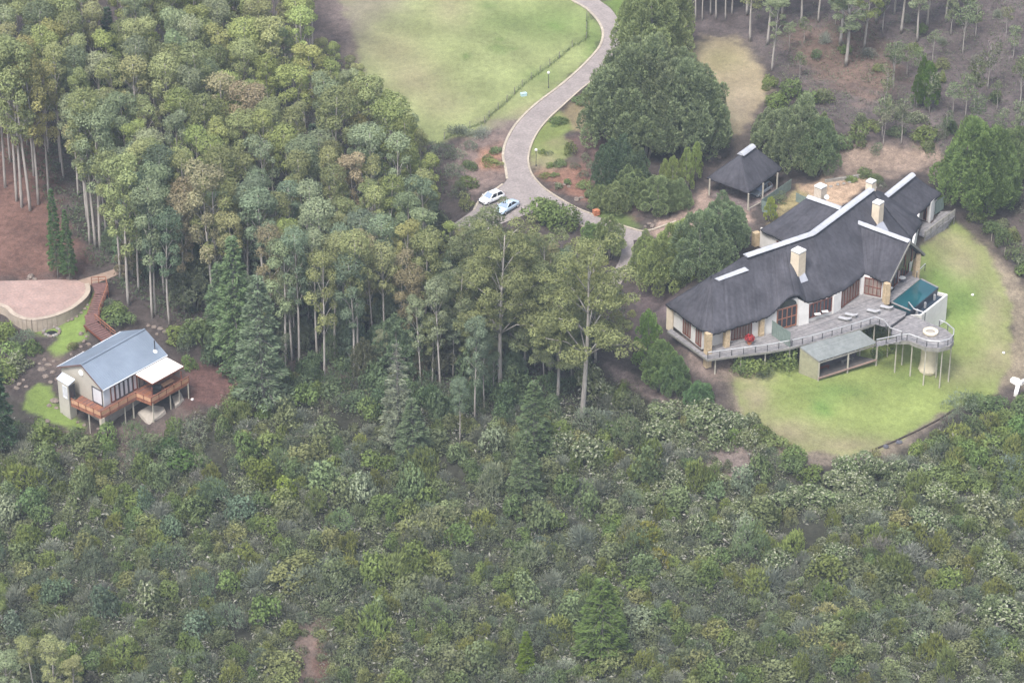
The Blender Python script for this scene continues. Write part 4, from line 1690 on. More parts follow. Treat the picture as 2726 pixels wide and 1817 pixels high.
proto = lounger()
for i, (px, py, a_, lab) in enumerate([(2325, 832, 1.1, 'grey sun lounger on the deck nearest the tree well'), (2360, 822, 1.1, 'grey sun lounger on the deck beside the pool corner'),
                                       (2249, 852, 1.1, 'grey sun lounger on the deck in front of the glazed doors, left one'), (2266, 842, 1.1, 'grey sun lounger on the deck in front of the glazed doors, right one')]):
    q = fl(px, py)
    o = proto if i == 0 else copy_tree(proto, q, a_)
    o.location = q
    o.rotation_euler = (0, 0, a_)
    o['label'] = lab
    o['group'] = 'sun loungers on the deck'
for px, py, s, lab in ((2401, 750, .52, 'round white table on the terrace under the gable'), (2371, 777, .3, 'small round white table beside the stone column')):
    q = fl(px, py)
    t = thing('round_table', lab, 'table', tuple(q))
    mb = MB()
    mb.lathe((q.x, q.y, q.z), [(s, .68), (s, .74)], 18)
    mb.build('tabletop', [M['white']], t)
    mb = MB()
    mb.lathe((q.x, q.y, q.z), [(s * .6, 0), (s * .55, .05), (.05, .08), (.05, .68)], 10)
    mb.build('pedestal', [M['darksteel']], t)

# ------------------------------------------------------------------ carport
cz = 4.8
cw = thing('thatched_carport', 'open carport with a square dark thatched roof on pale poles', 'carport', tuple(at(1985, 520, cz)))
ce = cz + 2.6
c0, c1, c2 = at(1880, 473, ce), at(1993, 514, ce), at(2084, 448, ce)
c3 = c0 + c2 - c1
k0, k1 = at(1971, 413, ce + 3.9), at(2004, 389, ce + 3.9)
mb = MB()
roof_patch(mb, [k0, k1], [c1, c2], 12, 10, -.1, .3)
mb.build('roof', [M['thatch']], cw, True)
mb = MB()
roof_patch(mb, [k0, k0], [c0, c1], 12, 10, -.1, .3)
mb.build('roof', [M['thatch']], cw, True)
mb = MB()
roof_patch(mb, [k1, k0], [c3, c0], 12, 10, -.1, .3)
mb.build('roof', [M['thatch']], cw, True)
mb = MB()
roof_patch(mb, [k1, k1], [c2, c3], 12, 10, -.1, .3)
mb.build('roof', [M['thatch']], cw, True)
house_bak = house
house = cw
ridge_cap([k0 + up * 2, k1 + up * 2], 1.25, 12, .25)
house = house_bak
for px, py in ((1888, 519), (1991, 558), (2068, 503), (2030, 530)):
    q = at(px, py, cz)
    mb = MB()
    mb.tube([(q.x, q.y, cz - .4), (q.x, q.y, ce + .15)], [.15, .13], 8)
    mb.build('post', [M['post']], cw)
for a, b in ((c0, c1), (c1, c2), (c2, c3), (c3, c0)):
    mb = MB()
    ctr = (c0 + c2) / 2
    mb.beam(a.lerp(ctr, .08) + Vector((0, 0, -.1)), b.lerp(ctr, .08) + Vector((0, 0, -.1)), .14, .2)
    mb.build('beam', [M['greywood']], cw)
for px, py in ((1960, 470),):
    q = c3.lerp((c0 + c2) / 2, .1)
    mb = MB()
    mb.tube([(q.x, q.y, cz - .4), (q.x, q.y, ce + .15)], [.15, .13], 8)
    mb.build('post', [M['post']], cw)
q0, q1 = at(1994, 562, cz), at(2026, 545, cz)
lr = thing('pole_rail', 'low pale pole rail at the carport\'s front corner', 'rail', tuple(q0))
mb = MB()
mb.tube([q0 + Vector((0, 0, .5)), q1 + Vector((0, 0, .5))], [.07, .07], 6)
mb.build('pole', [M['post']], lr)
for q in (q0, q1):
    mb = MB()
    mb.tube([q + Vector((0, 0, -.3)), q + Vector((0, 0, .5))], [.07, .07], 6)
    mb.build('post', [M['post']], lr)
board_screen(at(2026, 558, cz), at(2106, 503, cz), 0, 1.75, 'long grey green board fence beside the carport', 20, 'board_fence')
board_screen(at(2028, 563, cz), at(2066, 578, cz), 0, 1.9, 'short grey green board fence at the carport corner facing the drive', 8, 'board_fence')
board_screen(at(2118, 536, cz), at(2146, 548, cz), 0, 1.5, 'small grey green fence panel in the rear courtyard', 6, 'board_fence')
# low stone wall behind the lodge
q = [P(2196, 486), P(2240, 480), P(2292, 472)]
lw_ = thing('low_stone_wall', 'low grey stone wall behind the lodge chimneys', 'wall', tuple(q[1]))
for a, b in zip(q, q[1:]):
    k = 7
    for i in range(k):
        c, d = a.lerp(b, i / k), a.lerp(b, (i + .93) / k)
        mb = MB()
        mb.beam(c + Vector((0, 0, .2)), d + Vector((0, 0, .2)), .35, .55 + RNG.random() * .08)
        mb.build('stone', [M['stonegrey']], lw_)
# ------------------------------------------------------------------ cottage
cot = thing('cottage', 'small beige cottage with blue grey sheet roof on a slope', 'house', tuple(at(270, 1000, ZC)))
CE, CR = ZC + 3.0, ZC + 5.3
R1, R2 = at(215.4, 970, CR), at(385.6, 875.8, CR)
E1, E2 = at(273, 1038.5, CE), at(445, 944, CE)
B1 = at(152.5, 975.5, CE)
B2 = B1 + (R2 - R1)
dL = (R2 - R1).normalized()
nF = Vector((dL.y, -dL.x, 0))


def slab(mb, q, th, mi=0):
    a, b, c, d = q
    n = (b - a).cross(d - a).normalized()
    if n.z < 0:
        n = -n
    mb.hexa([p - n * th for p in q], list(q), mi)
    return n


# each slope is a run of ribbed sheets
for (a, b, c, d), nm in (((R1, R2, E2, E1), 'front'), ((R1, R2, B2, B1), 'back')):
    mb = MB()
    n = slab(mb, (a, b, c, d), .06)
    k = 34
    for i in range(k + 1):
        p, q = a.lerp(b, i / k), d.lerp(c, i / k)
        mb.beam(p + n * .012, q + n * .012, .05, .045, up=tuple(n))
    mb.build('roof', [M['blueroof']], cot)
mb = MB()
mb.beam(R1 + Vector((0, 0, .05)), R2 + Vector((0, 0, .05)), .36, .06)
mb.build('ridge_cap', [M['blueroof']], cot)
for a, b in ((E1, E2), (B1, B1.lerp(B2, .42)), (B1.lerp(B2, .55), B2)):
    mb = MB()
    o = nF * (.07 if a is E1 else -.07)
    mb.beam(a + o + Vector((0, 0, -.06)), b + o + Vector((0, 0, -.06)), .13, .12)
    mb.build('gutter', [M['gutter']], cot)
for a, b in ((R1, E1), (R1, B1), (R2, E2), (R2, B2)):
    mb = MB()
    o = -dL * .03 if a is R1 else dL * .03
    mb.beam(a + o + Vector((0, 0, -.1)), b + o + Vector((0, 0, -.1)), .05, .22)
    mb.build('bargeboard', [mat('brown_barge', (.16, .10, .085), (.12, .07, .06), 2, .7) if 'brown_barge' not in bpy.data.materials else bpy.data.materials['brown_barge']], cot)


def Z(v, z):
    return Vector((v.x, v.y, z))


ins = .38
WF1, WF2 = E1 - nF * ins + dL * ins, E2 - nF * ins - dL * ins
WB1, WB2 = B1 + nF * ins + dL * ins, B2 + nF * ins - dL * ins
g = [WF1, WF2, WB2, WB1]
low = ZC - 3.4
mb = MB()
mb.hexa([Z(p, ZC - .06) for p in (WF1, WF2, WB2, WB1)], [Z(p, CE - .02) for p in (WF1, WF2, WB2, WB1)])
mb.build('wall', [M['cottagewall']], cot)
for s0, s1, d in ((WF1, WB1, dL), (WF2, WB2, -dL)):
    pk = Z(s0.lerp(s1, .5), CE + (CR - CE) * .86)
    a, b = Z(s0, CE - .01), Z(s1, CE - .01)
    mb = MB()
    o = d * .25
    mb.add([a, b, pk, a + o, b + o, pk + o], [(0, 1, 2), (5, 4, 3), (0, 3, 4, 1), (1, 4, 5, 2), (2, 5, 3, 0)])
    mb.build('gable', [M['cottagewall']], cot)
mb = MB()
k = .25
mb.hexa([Z(p, low) for p in (WF1 - nF * k + dL * k, WF2 - nF * k - dL * k, WB2 + nF * k - dL * k, WB1 + nF * k + dL * k)], [Z(p, ZC - .1) for p in (WF1 - nF * k + dL * k, WF2 - nF * k - dL * k, WB2 + nF * k - dL * k, WB1 + nF * k + dL * k)])
mb.build('foundation', [M['concrete']], cot)


def cw_pt(t, base=WF1, end=WF2):
    return Z(base.lerp(end, t), ZC)


# front glazing with pale blinds and dark mullions, then the dark panes under the awning
mb = MB()
a, b = cw_pt(.0), cw_pt(.10)
mb.beam(a + nF * .03 + Vector((0, 0, 1.32)), b + nF * .03 + Vector((0, 0, 1.32)), .05, 2.6)
mb.build('pale_panel', [M['palewall']], cot)
for i in range(6):
    t0_, t1_ = .115 + i * .072, .115 + (i + 1) * .072 - .002
    opening(cw_pt(t0_), cw_pt(t1_), .02, 2.55, 1, 'redwood' if i in (0, 5) else 'darksteel', 'paleglass', cot, fw=.12)
for i in range(2):
    t0_, t1_ = .57 + i * .09, .57 + (i + 1) * .09 - .003
    opening(cw_pt(t0_), cw_pt(t1_), .02, 2.4, 1, 'darksteel', 'curtain', cot, fw=.12)
opening(cw_pt(.78), cw_pt(.97), .02, 2.3, 2, 'redwood', 'glass', cot, name='door')
# gable end: corner pane beside the deck
ga, gb_ = Z(WB1, ZC), Z(WF1, ZC)
opening(ga.lerp(gb_, .74), ga.lerp(gb_, .985), .02, 2.55, 1, 'darksteel', 'paleglass', cot, fw=.12)
# round white vent under the gable peak
vp = Z(WB1.lerp(WF1, .5), CE + .75) - dL * .04
mb = MB()
mb.tube([vp, vp - dL * .1], [.46, .44], 20)
mb.build('gable_vent', [M['white']], cot)
# bay with a pale awning roof at the back of the gable
bz = ZC + 2.55
by = [at(166, 990, bz + .35), at(200, 1009, bz + .35), at(181, 1026.5, bz), at(150, 1007, bz)]
mb = MB()
slab(mb, by, .07)
mb.build('bay_roof', [M['whitesheet']], cot)
cc = sum(by, Vector()) / 4
bw = [Z(p.lerp(cc, .1), 0) for p in by]
gnd = min(ground_z(p.x, p.y) for p in bw) - .4
mb = MB()
mb.hexa([Z(p, gnd) for p in bw], [Z(bw[0], bz + .26), Z(bw[1], bz + .26), Z(bw[2], bz - .08), Z(bw[3], bz - .08)])
mb.build('bay', [M['cottagewall']], cot)
opening(Z(bw[3].lerp(bw[2], .5), ZC), Z(bw[3].lerp(bw[2], .92), ZC), .2, 2.1, 1, 'gutter', 'paleglass', cot)
opening(Z(bw[2].lerp(bw[1], .08), ZC), Z(bw[2].lerp(bw[1], .95), ZC), .05, 2.3, 1, 'darksteel', 'glass', cot, name='door')
# awning over the wide deck
aw = [at(361, 995, CE - .03), at(443, 950, CE - .03), at(488.5, 974.5, CE - .55), at(406, 1020, CE - .55)]
mb = MB()
slab(mb, aw, .08)
mb.build('awning', [M['awning']], cot)
for a, b in ((aw[3], aw[2]), (aw[0], aw[3]), (aw[1], aw[2])):
    mb = MB()
    mb.beam(a + Vector((0, 0, -.17)), b + Vector((0, 0, -.17)), .1, .16)
    mb.build('awning_beam', [M['redwood']], cot)
fp = on_plane(412.7, 934, R1, R2, E2)
mb = MB()
mb.tube([fp + Vector((0, 0, -.2)), fp + Vector((0, 0, 1.7))], [.09, .09], 8)
fu = mb.build('flue', [M['darksteel']], cot)
mb = MB()
mb.lathe((fp.x, fp.y, fp.z - .1), [(.42, -.05), (.36, .12), (.15, .34), (.1, .35)], 12)
mb.build('flue_flashing', [M['gutter']], fu, origin=world_loc(cot))

# red-brown deck round the cottage
cd = thing('cottage_deck', 'red brown timber deck and balustrade raised on stilts round the cottage', 'deck', tuple(at(330, 1080, ZC)))
DK = [(190, 1076), (269.6, 1111), (363, 1059), (403, 1074), (503, 1017), (455, 992)]
DKp = [at(x, y, ZC) for x, y in DK]
poly = [Z(p, 0) for p in (DKp[0], DKp[1], DKp[2], DKp[3], DKp[4])] + [Z(WF2 + nF * .05 + dL * .6, 0), Z(WF1 + nF * .05, 0), Z(WF1 + nF * .05 - dL * .05, 0), Z(ga.lerp(gb_, .45) - dL * .05, 0)]
mb = MB()
boards(mb, poly, ZC - .02, dL)
o = mb.build('deck_boards', [M['orangewood'], M['stairwood']], cd)
o['kind'] = 'stuff'
mb = MB()
for a, b in zip(DKp[:5], DKp[1:5]):
    mb.beam(a + Vector((0, 0, -.17)), b + Vector((0, 0, -.17)), .06, .24)
mb.build('fascia', [M['orangewood']], cd)
rp = DKp[:5]
for a, b in zip(rp, rp[1:]):
    L = (b - a).length
    n = max(1, round(L / 1.5))
    for h, w in ((1.0, .11), (.12, .07)):
        mb = MB()
        mb.beam(a + Vector((0, 0, h)), b + Vector((0, 0, h)), .09, w)
        mb.build('rail', [M['orangewood']], cd)
    for i in range(n):
        p, q = a.lerp(b, i / n), a.lerp(b, (i + 1) / n)
        mb = MB()
        mb.box((p.x, p.y, ZC + .45), (.1, .1, 1.15), .74)
        mb.build('baluster_post', [M['redwood']], cd)
        mb = MB()
        e = (q - p).normalized() * .06
        mb.beam(p + e + Vector((0, 0, .52)), q - e + Vector((0, 0, .52)), .025, .55)
        mb.build('infill_panel', [M['infill']], cd)
mb = MB()
mb.box((rp[-1].x, rp[-1].y, ZC + .45), (.1, .1, 1.15), .74)
mb.build('baluster_post', [M['redwood']], cd)
for px, py, r in ((236, 1094, .1), (331, 1072, .09), (353, 1061, .12), (406, 1072, .1), (452, 1043, .1), (476, 1030, .1), (500, 1019, .1)):
    q = at(px, py, ZC)
    mb = MB()
    mb.tube([(q.x, q.y, ground_z(q.x, q.y) - .4), (q.x, q.y, ZC - .05)], [r, r], 7)
    mb.build('stilt', [M['post']], cd)
q = at(271, 1108, ZC)
mb = MB()
mb.box((q.x, q.y, (ground_z(q.x, q.y) - .5 + ZC - .2) / 2), (.55, .55, ZC - .2 - ground_z(q.x, q.y) + .5), .74)
mb.build('corner_pier', [mat('pale_pier', (.50, .45, .37), (.38, .34, .28), 1.6, .95)], cd)
for px, py in ((407, 1069), (484, 1026)):
    q = at(px, py, ZC)
    mb = MB()
    mb.box((q.x, q.y, ZC + 1.15), (.12, .12, 2.3), .74)
    mb.build('awning_post', [M['redwood']], cd)
# concrete skirting slabs under the deck
for lab, poly_, h in (('large pale concrete slab sloping out from under the cottage deck', [(362, 1100), (400, 1080), (441, 1086), (446, 1101), (398, 1132), (386, 1127)], .3), ('smaller concrete slab under the outer end of the cottage deck', [(456, 1055), (482, 1046), (492, 1066), (466, 1090)], .3)):
    pp = [P(x, y) for x, y in poly_]
    t = thing('concrete_slab', lab, 'concrete slab', tuple(pp[0]))
    c = sum(pp, Vector()) / len(pp)
    mb = MB()
    n = len(pp)
    top = [(p.x * .86 + c.x * .14, p.y * .86 + c.y * .14, p.z + h + RNG.normal(0, .1)) for p in pp]
    mb.add([(p.x, p.y, p.z - .5) for p in pp] + top + [(c.x, c.y, c.z + h + .08)], [(i, (i + 1) % n, (i + 1) % n + n, i + n) for i in range(n)] + [(i + n, (i + 1) % n + n, 2 * n) for i in range(n)])
    mb.build('slab', [M['concrete']], t)
# barbecue under a black cover, and a table
q = at(418, 1046, ZC)
t = thing('covered_barbecue', 'barbecue under a black cover on the cottage deck', 'barbecue', tuple(q))
mb = MB()
mb.hexa([(q.x + x, q.y + y, ZC) for x, y in ((-.6, -.35), (.6, -.35), (.6, .35), (-.6, .35))], [(q.x + x, q.y + y, ZC + .95) for x, y in ((-.7, -.4), (.7, -.4), (.7, .4), (-.7, .4))])
mb.build('cover_skirt', [M['black']], t)
mb = MB()
mb.tube([(q.x - .66, q.y, ZC + .98), (q.x + .66, q.y, ZC + .98)], [.38, .38], 12)
mb.build('cover_lid', [M['black']], t)
q = at(446, 1030, ZC)
t = thing('deck_table', 'long brown timber table under the cream awning', 'table', tuple(q))
ang = math.atan2(dL.y, dL.x)
for s in (-.3, -.1, .1, .3):
    mb = MB()
    mb.box((q.x - math.sin(ang) * s, q.y + math.cos(ang) * s, ZC + .74), (2.2, .19, .05), ang)
    mb.build('tabletop_board', [M['infill']], t)
for u in (-.9, .9):
    for s in (-.3, .3):
        mb = MB()
        mb.box((q.x + math.cos(ang) * u - math.sin(ang) * s, q.y + math.sin(ang) * u + math.cos(ang) * s, ZC + .355), (.09, .09, .71), ang)
        mb.build('leg', [M['orangewood']], t)

# ------------------------------------------------------------------ stair from the yard down to the cottage
st = thing('timber_stair', 'red brown timber stair in two flights down to the cottage', 'stair', tuple(at(250, 830, 1.3)))
Q = [at(270, 773, ZA + .05), at(247, 836, 1.35), at(238, 858, 1.3), at(292, 903, .85)]


def flight(a, b, n, w):
    d = Z(b - a, 0)
    L = d.length
    d.normalize()
    s = Vector((-d.y, d.x, 0))
    for i in range(n):
        p = a.lerp(b, (i + .5) / n)
        mb = MB()
        e = d * (L / n * .42)
        mb.hexa([p - e - s * w + Vector((0, 0, -.07)), p + e - s * w + Vector((0, 0, -.07)), p + e + s * w + Vector((0, 0, -.07)), p - e + s * w + Vector((0, 0, -.07))], [p - e - s * w, p + e - s * w, p + e + s * w, p - e + s * w])
        mb.build('tread', [M['stairwood']], st)
    for k in (-1, 1):
        mb = MB()
        mb.beam(a + s * (w + .04) * k + Vector((0, 0, -.2)), b + s * (w + .04) * k + Vector((0, 0, -.2)), .07, .3)
        mb.build('stringer', [M['redwood']], st)
    return s


def handrail(a, b, m='orangewood', n=4):
    mb = MB()
    mb.beam(a + Vector((0, 0, 1.0)), b + Vector((0, 0, 1.0)), .1, .1)
    mb.build('handrail', [M[m]], st)
    mb = MB()
    mb.beam(a + Vector((0, 0, .5)), b + Vector((0, 0, .5)), .05, .09)
    mb.build('handrail', [M[m]], st)
    for i in range(n):
        p = a.lerp(b, i / (n - 1))
        mb = MB()
        mb.box((p.x, p.y, p.z + .25), (.1, .1, 1.6), .4)
        mb.build('post', [M[m]], st)


s1 = flight(Q[0], Q[1], 11, .85)
s2 = flight(Q[2], Q[3], 10, .95)
lp = [at(226, 838, 1.3), at(258, 832, 1.3), at(266, 852, 1.3), at(228, 868, 1.3)]
for i in range(6):
    a, b = lp[0].lerp(lp[3], i / 6), lp[1].lerp(lp[2], i / 6)
    c, d = lp[1].lerp(lp[2], (i + .9) / 6), lp[0].lerp(lp[3], (i + .9) / 6)
    mb = MB()
    mb.hexa([p + Vector((0, 0, -.06)) for p in (a, b, c, d)], [a, b, c, d])
    mb.build('landing_board', [M['stairwood']], st)
tp = [at(244, 754, ZA + .05), at(282, 752, ZA + .05), at(288, 776, ZA + .05), at(255, 783, ZA + .05)]
for i in range(7):
    a, b = tp[0].lerp(tp[3], i / 7), tp[1].lerp(tp[2], i / 7)
    c, d = tp[1].lerp(tp[2], (i + .9) / 7), tp[0].lerp(tp[3], (i + .9) / 7)
    mb = MB()
    mb.hexa([p + Vector((0, 0, -.06)) for p in (a, b, c, d)], [a, b, c, d])
    mb.build('landing_board', [M['stairwood']], st)
for p in lp + tp:
    mb = MB()
    gz_ = ground_z(p.x, p.y)
    mb.box((p.x, p.y, (gz_ - .3 + p.z - .08) / 2), (.12, .12, max(.2, p.z - .08 - gz_ + .3)), .3)
    mb.build('post', [M['redwood']], st)
handrail(tp[1], tp[2], n=3)
handrail(tp[0], tp[1], n=3)
handrail(Q[0] - s1 * -.92 if (s1.x > 0) else Q[0] + s1 * -.92, Q[1] - s1 * -.92 if (s1.x > 0) else Q[1] + s1 * -.92, n=5)
sg = s2 if s2.y > 0 else -s2
handrail(Q[2] + sg * 1.0, Q[3] + sg * 1.0, n=5)

# ------------------------------------------------------------------ cars
def car(label, loc, heading, paint, L=4.2, W=1.76, H=1.48, kind='hatch'):
    t = thing('parked_car', label, 'car', loc)
    hl = L / 2
    belt = .93
    xs_ = [hl, hl - .06, hl - .35, hl - .95, hl - 1.35, 0, -hl + 1.0, -hl + .45, -hl + .08, -hl]
    zt_ = [.56, .68, .78, .87, belt, belt + .02, belt + .03, belt + (.02 if kind == 'hatch' else .0), belt - .06, .62]
    hw = [.60, .72, .83, .865, .88, .88, .88, .86, .76, .66]
    mb = MB()
    k = 10
    for x, z, w in zip(xs_, zt_, hw):
        w *= W / 1.76
        ring_ = [(-w * .86, .24), (-w, .38), (-w * 1.0, z * .62), (-w * .97, z - .10), (-w * .84, z)]
        ring_ = ring_ + [(-a, b) for a, b in reversed(ring_)]
        for a, b in ring_:
            mb.v.append((x, a, b))
    for i in range(len(xs_) - 1):
        for j in range(k):
            a, b = i * k + j, i * k + (j + 1) % k
            mb.f.append((a, b, b + k, a + k))
            mb.m.append(0)
    mb.f.append(tuple(range(k)))
    mb.m.append(0)
    mb.f.append(tuple((len(xs_) - 1) * k + j for j in reversed(range(k))))
    mb.m.append(0)
    mb.build('body', [M[paint]], t, True, origin=(0, 0, 0))
    if kind == 'hatch':
        bf, br_, rf, rr_ = hl - 1.15, -hl + .35, hl - 1.95, -hl + .75
    else:
        bf, br_, rf, rr_ = hl - 1.2, -hl + .75, hl - 2.0, -hl + 1.55
    w0_, w1_ = .78 * W / 1.76, .60 * W / 1.76
    b4 = [Vector((bf, -w0_, belt - .02)), Vector((bf, w0_, belt - .02)), Vector((br_, w0_, belt - .02)), Vector((br_, -w0_, belt - .02))]
    t4 = [Vector((rf, -w1_, H - .06)), Vector((rf, w1_, H - .06)), Vector((rr_, w1_, H - .06)), Vector((rr_, -w1_, H - .06))]
    for (i, j), nm, gm in (((0, 1), 'windscreen', 'carglass'), ((1, 2), 'side_window', 'carglassdark'), ((2, 3), 'rear_window', 'carglassdark'), ((3, 0), 'side_window', 'carglassdark')):
        mb = MB()
        a, b, c, d = b4[i], b4[j], t4[j], t4[i]
        n = (b - a).cross(d - a).normalized()
        mid = (a + b + c + d) / 4
        if n.dot(mid - Vector((0, 0, 1))) < 0:
            n = -n
        mb.hexa([p - n * .03 for p in (a, b, c, d)], [p + n * .004 for p in (a, b, c, d)])
        mb.build(nm, [M[gm]], t, origin=(0, 0, 0))
    mb = MB()
    mid = [p.lerp(sum(t4, Vector()) / 4, .25) + Vector((0, 0, .06)) for p in t4]
    lo = [p + Vector((0, 0, -.02)) + (p - sum(t4, Vector()) / 4) * .04 for p in t4]
    mb.hexa(lo, mid)
    for i in range(4):
        mb.beam(b4[i], t4[i] + Vector((0, 0, .01)), .1, .1)
    for s in (0, 1):
        a, b = (b4[1].lerp(b4[2], .5), t4[1].lerp(t4[2], .5)) if s else (b4[0].lerp(b4[3], .5), t4[0].lerp(t4[3], .5))
        mb.beam(a, b, .09, .06)
    mb.build('roof', [M[paint]], t, origin=(0, 0, 0))
    for sx in (hl - .78, -hl + .72):
        for sy in (-1, 1):
            y = sy * (W / 2 - .12)
            mb = MB()
            mb.tube([(sx, y - .1, .31), (sx, y + .1, .31)], [.31, .31], 16)
            wh = mb.build('wheel', [M['tyre']], t, origin=(0, 0, 0))
            mb = MB()
            mb.tube([(sx, y + sy * .09, .31), (sx, y + sy * .115, .31)], [.19, .18], 12)
            mb.build('rim', [M['chrome']], wh, origin=(0, 0, 0))
    for sy in (-1, 1):
        mb = MB()
        mb.box((hl - .12, sy * .58, .62), (.2, .3, .16), 0)
        mb.build('headlight', [M['chrome']], t, origin=(0, 0, 0))
        mb = MB()
        mb.box((-hl + .1, sy * .62, .74), (.18, .24, .16), 0)
        mb.build('tail_light', [M['red']], t, origin=(0, 0, 0))
        mb = MB()
        mb.box((bf - .1, sy * (w0_ + .2), belt + .08), (.12, .2, .13), 0)
        mb.build('mirror', [M[paint]], t, origin=(0, 0, 0))
    mb = MB()
    mb.box((hl - .02, 0, .38), (.1, 1.2, .16), 0)
    mb.build('grille', [M['darksteel']], t, origin=(0, 0, 0))
    mb = MB()
    mb.box((0, 0, .26), (L - .5, W - .3, .16), 0)
    mb.build('underbody', [M['tyre']], t, origin=(0, 0, 0))
    t.rotation_euler = (0, 0, heading)
    return t


p = P(1309, 536)
car('white rounded hatchback parked on the brick bay', (p.x, p.y, p.z + .11), math.atan2(-.67, -.74), 'carwhite', 4.35, 1.8, 1.52)
p = P(1350, 560)
car('pale silver blue sedan parked next to the white hatchback', (p.x, p.y, p.z + .11), math.atan2(-.79, -.61), 'carblue', 4.6, 1.8, 1.43, 'sedan')
p = at(2026, 513, cz)
car('dark silver car parked under the thatched carport', (p.x, p.y, cz), math.atan2(-.80, -.60), 'cardark', 4.5, 1.8, 1.6)

# ------------------------------------------------------------------ lamps, fences, small things
def lamp(px, py, h, label):
    q = P(px, py)
    t = thing('lamp_post', label, 'lamp post', tuple(q), 'globe lamps beside the driveway')
    mb = MB()
    mb.tube([q + Vector((0, 0, -.2)), q + Vector((0, 0, .25)), q + Vector((0, 0, .3)), q + Vector((0, 0, h))], [.10, .09, .055, .045], 8)
    mb.build('pole', [M['darksteel']], t)
    mb = MB()
    mb.lathe((q.x, q.y, q.z + h), [(.05, 0), (.18, .06), (.24, .2), (.2, .36), (.08, .46), (.02, .47)], 14)
    mb.build('globe', [M['globe']], t, True)
    mb = MB()
    mb.lathe((q.x, q.y, q.z + h - .03), [(.06, 0), (.2, .05), (.19, .07), (.05, .08)], 12)
    mb.build('collar', [M['darksteel']], t)


lamp(1460, 234, 2.5, 'globe lamp post on the grass between field fence and driveway')
lamp(1427, 442, 2.6, 'globe lamp post in the planted bed inside the driveway bend')


def wire_fence(pxs, label, step=4.5, h=1.15, name='wire_fence', pm='greywood', nw=5, pr=.06):
    pts = [P(x, y) for x, y in pxs]
    t = thing(name, label, 'fence', tuple(pts[0]))
    post = []
    for a, b in zip(pts, pts[1:]):
        n = max(1, round((b - a).length / step))
        for i in range(n):
            q = a.lerp(b, i / n)
            post.append(Vector((q.x, q.y, ground_z(q.x, q.y))))
    post.append(pts[-1])
    for q in post:
        mb = MB()
        mb.tube([q + Vector((0, 0, -.3)), q + Vector((0, 0, h + .1))], [pr, pr * .9], 6)
        mb.build('post', [M[pm]], t)
    mb = MB()
    for a, b in zip(post, post[1:]):
        for k in range(nw):
            zz = Vector((0, 0, h * (k + .6) / nw))
            mb.tube([a + zz, b + zz], [.011, .011], 3, cap=False)
    mb.build('wires', [M['darksteel']], t)


wire_fence([(1562, 51), (1561, 105), (1523, 126), (1489, 156), (1438, 194), (1390, 231), (1350, 272), (1302, 313), (1290, 328), (1251, 342), (1183, 371)], 'dark wire fence on posts between the field and the driveway', 3.2, 1.2, nw=6)
wire_fence([(2590, 590), (2639, 634 + 8), (2674, 680), (2709, 720), (2740, 760)], 'wire fence on thin pale posts along the lawn\'s right edge', 3.8, 1.3, pm='post', pr=.045)
# tall grass grown up under the field fence is part of the vegetation below
q = P(1394, 255)
t = thing('utility_box', 'small pale blue box on the verge beside the field fence', 'box', tuple(q))
mb = MB()
mb.box((q.x, q.y, q.z + .22), (.95, .6, .44), .4)
mb.build('case', [M['paleblue']], t)
mb = MB()
mb.box((q.x, q.y, q.z + .47), (1.02, .67, .06), .4)
mb.build('lid', [M['paleblue']], t)
q = P(1897, 231)
t = thing('bin', 'small dark bin standing on the dry back lawn', 'bin', tuple(q))
mb = MB()
mb.lathe((q.x, q.y, q.z - .05), [(.3, 0), (.36, .75)], 10)
mb.build('drum', [M['darksteel']], t)
mb = MB()
mb.lathe((q.x, q.y, q.z + .7), [(.4, 0), (.36, .08), (.1, .14)], 10)
mb.build('lid', [M['darksteel']], t)
q = P(1587, 572)
t = thing('brick_pillar', 'low terracotta brick pillar at the edge of the lower drive', 'pillar', tuple(q))
for k in range(7):
    for j in (-1, 1):
        mb = MB()
        if k % 2:
            mb.box((q.x + j * .24, q.y, q.z + .06 + k * .13), (.46, .7, .118), .5)
        else:
            mb.box((q.x - math.sin(.5) * j * .18, q.y + math.cos(.5) * j * .18, q.z + .06 + k * .13), (.95, .34, .118), .5)
        mb.build('brick', [M['terracotta']], t)

# potted red plant on the left deck
q = fl(1995, 915)
t = thing('red_plant', 'bushy red plant in a pot on the narrow left deck', 'plant', tuple(q))
mb = MB()
mb.lathe((q.x, q.y, q.z), [(.28, 0), (.4, .45), (.36, .46)], 12)
mb.build('pot', [M['terracotta']], t)
mb = MB()
for i in range(420):
    d = Vector(RNG.normal(0, 1, 3)).normalized()
    c = Vector((q.x, q.y, q.z + .95)) + Vector((d.x * .75, d.y * .75, d.z * .55)) * (.6 + .4 * RNG.random())
    u = Vector(RNG.normal(0, 1, 3)).normalized() * .1
    v = d.cross(u).normalized() * .09
    mb.quad(c - u, c - v, c + u, c + v)
mb.build('bracts', [M['red']], t)

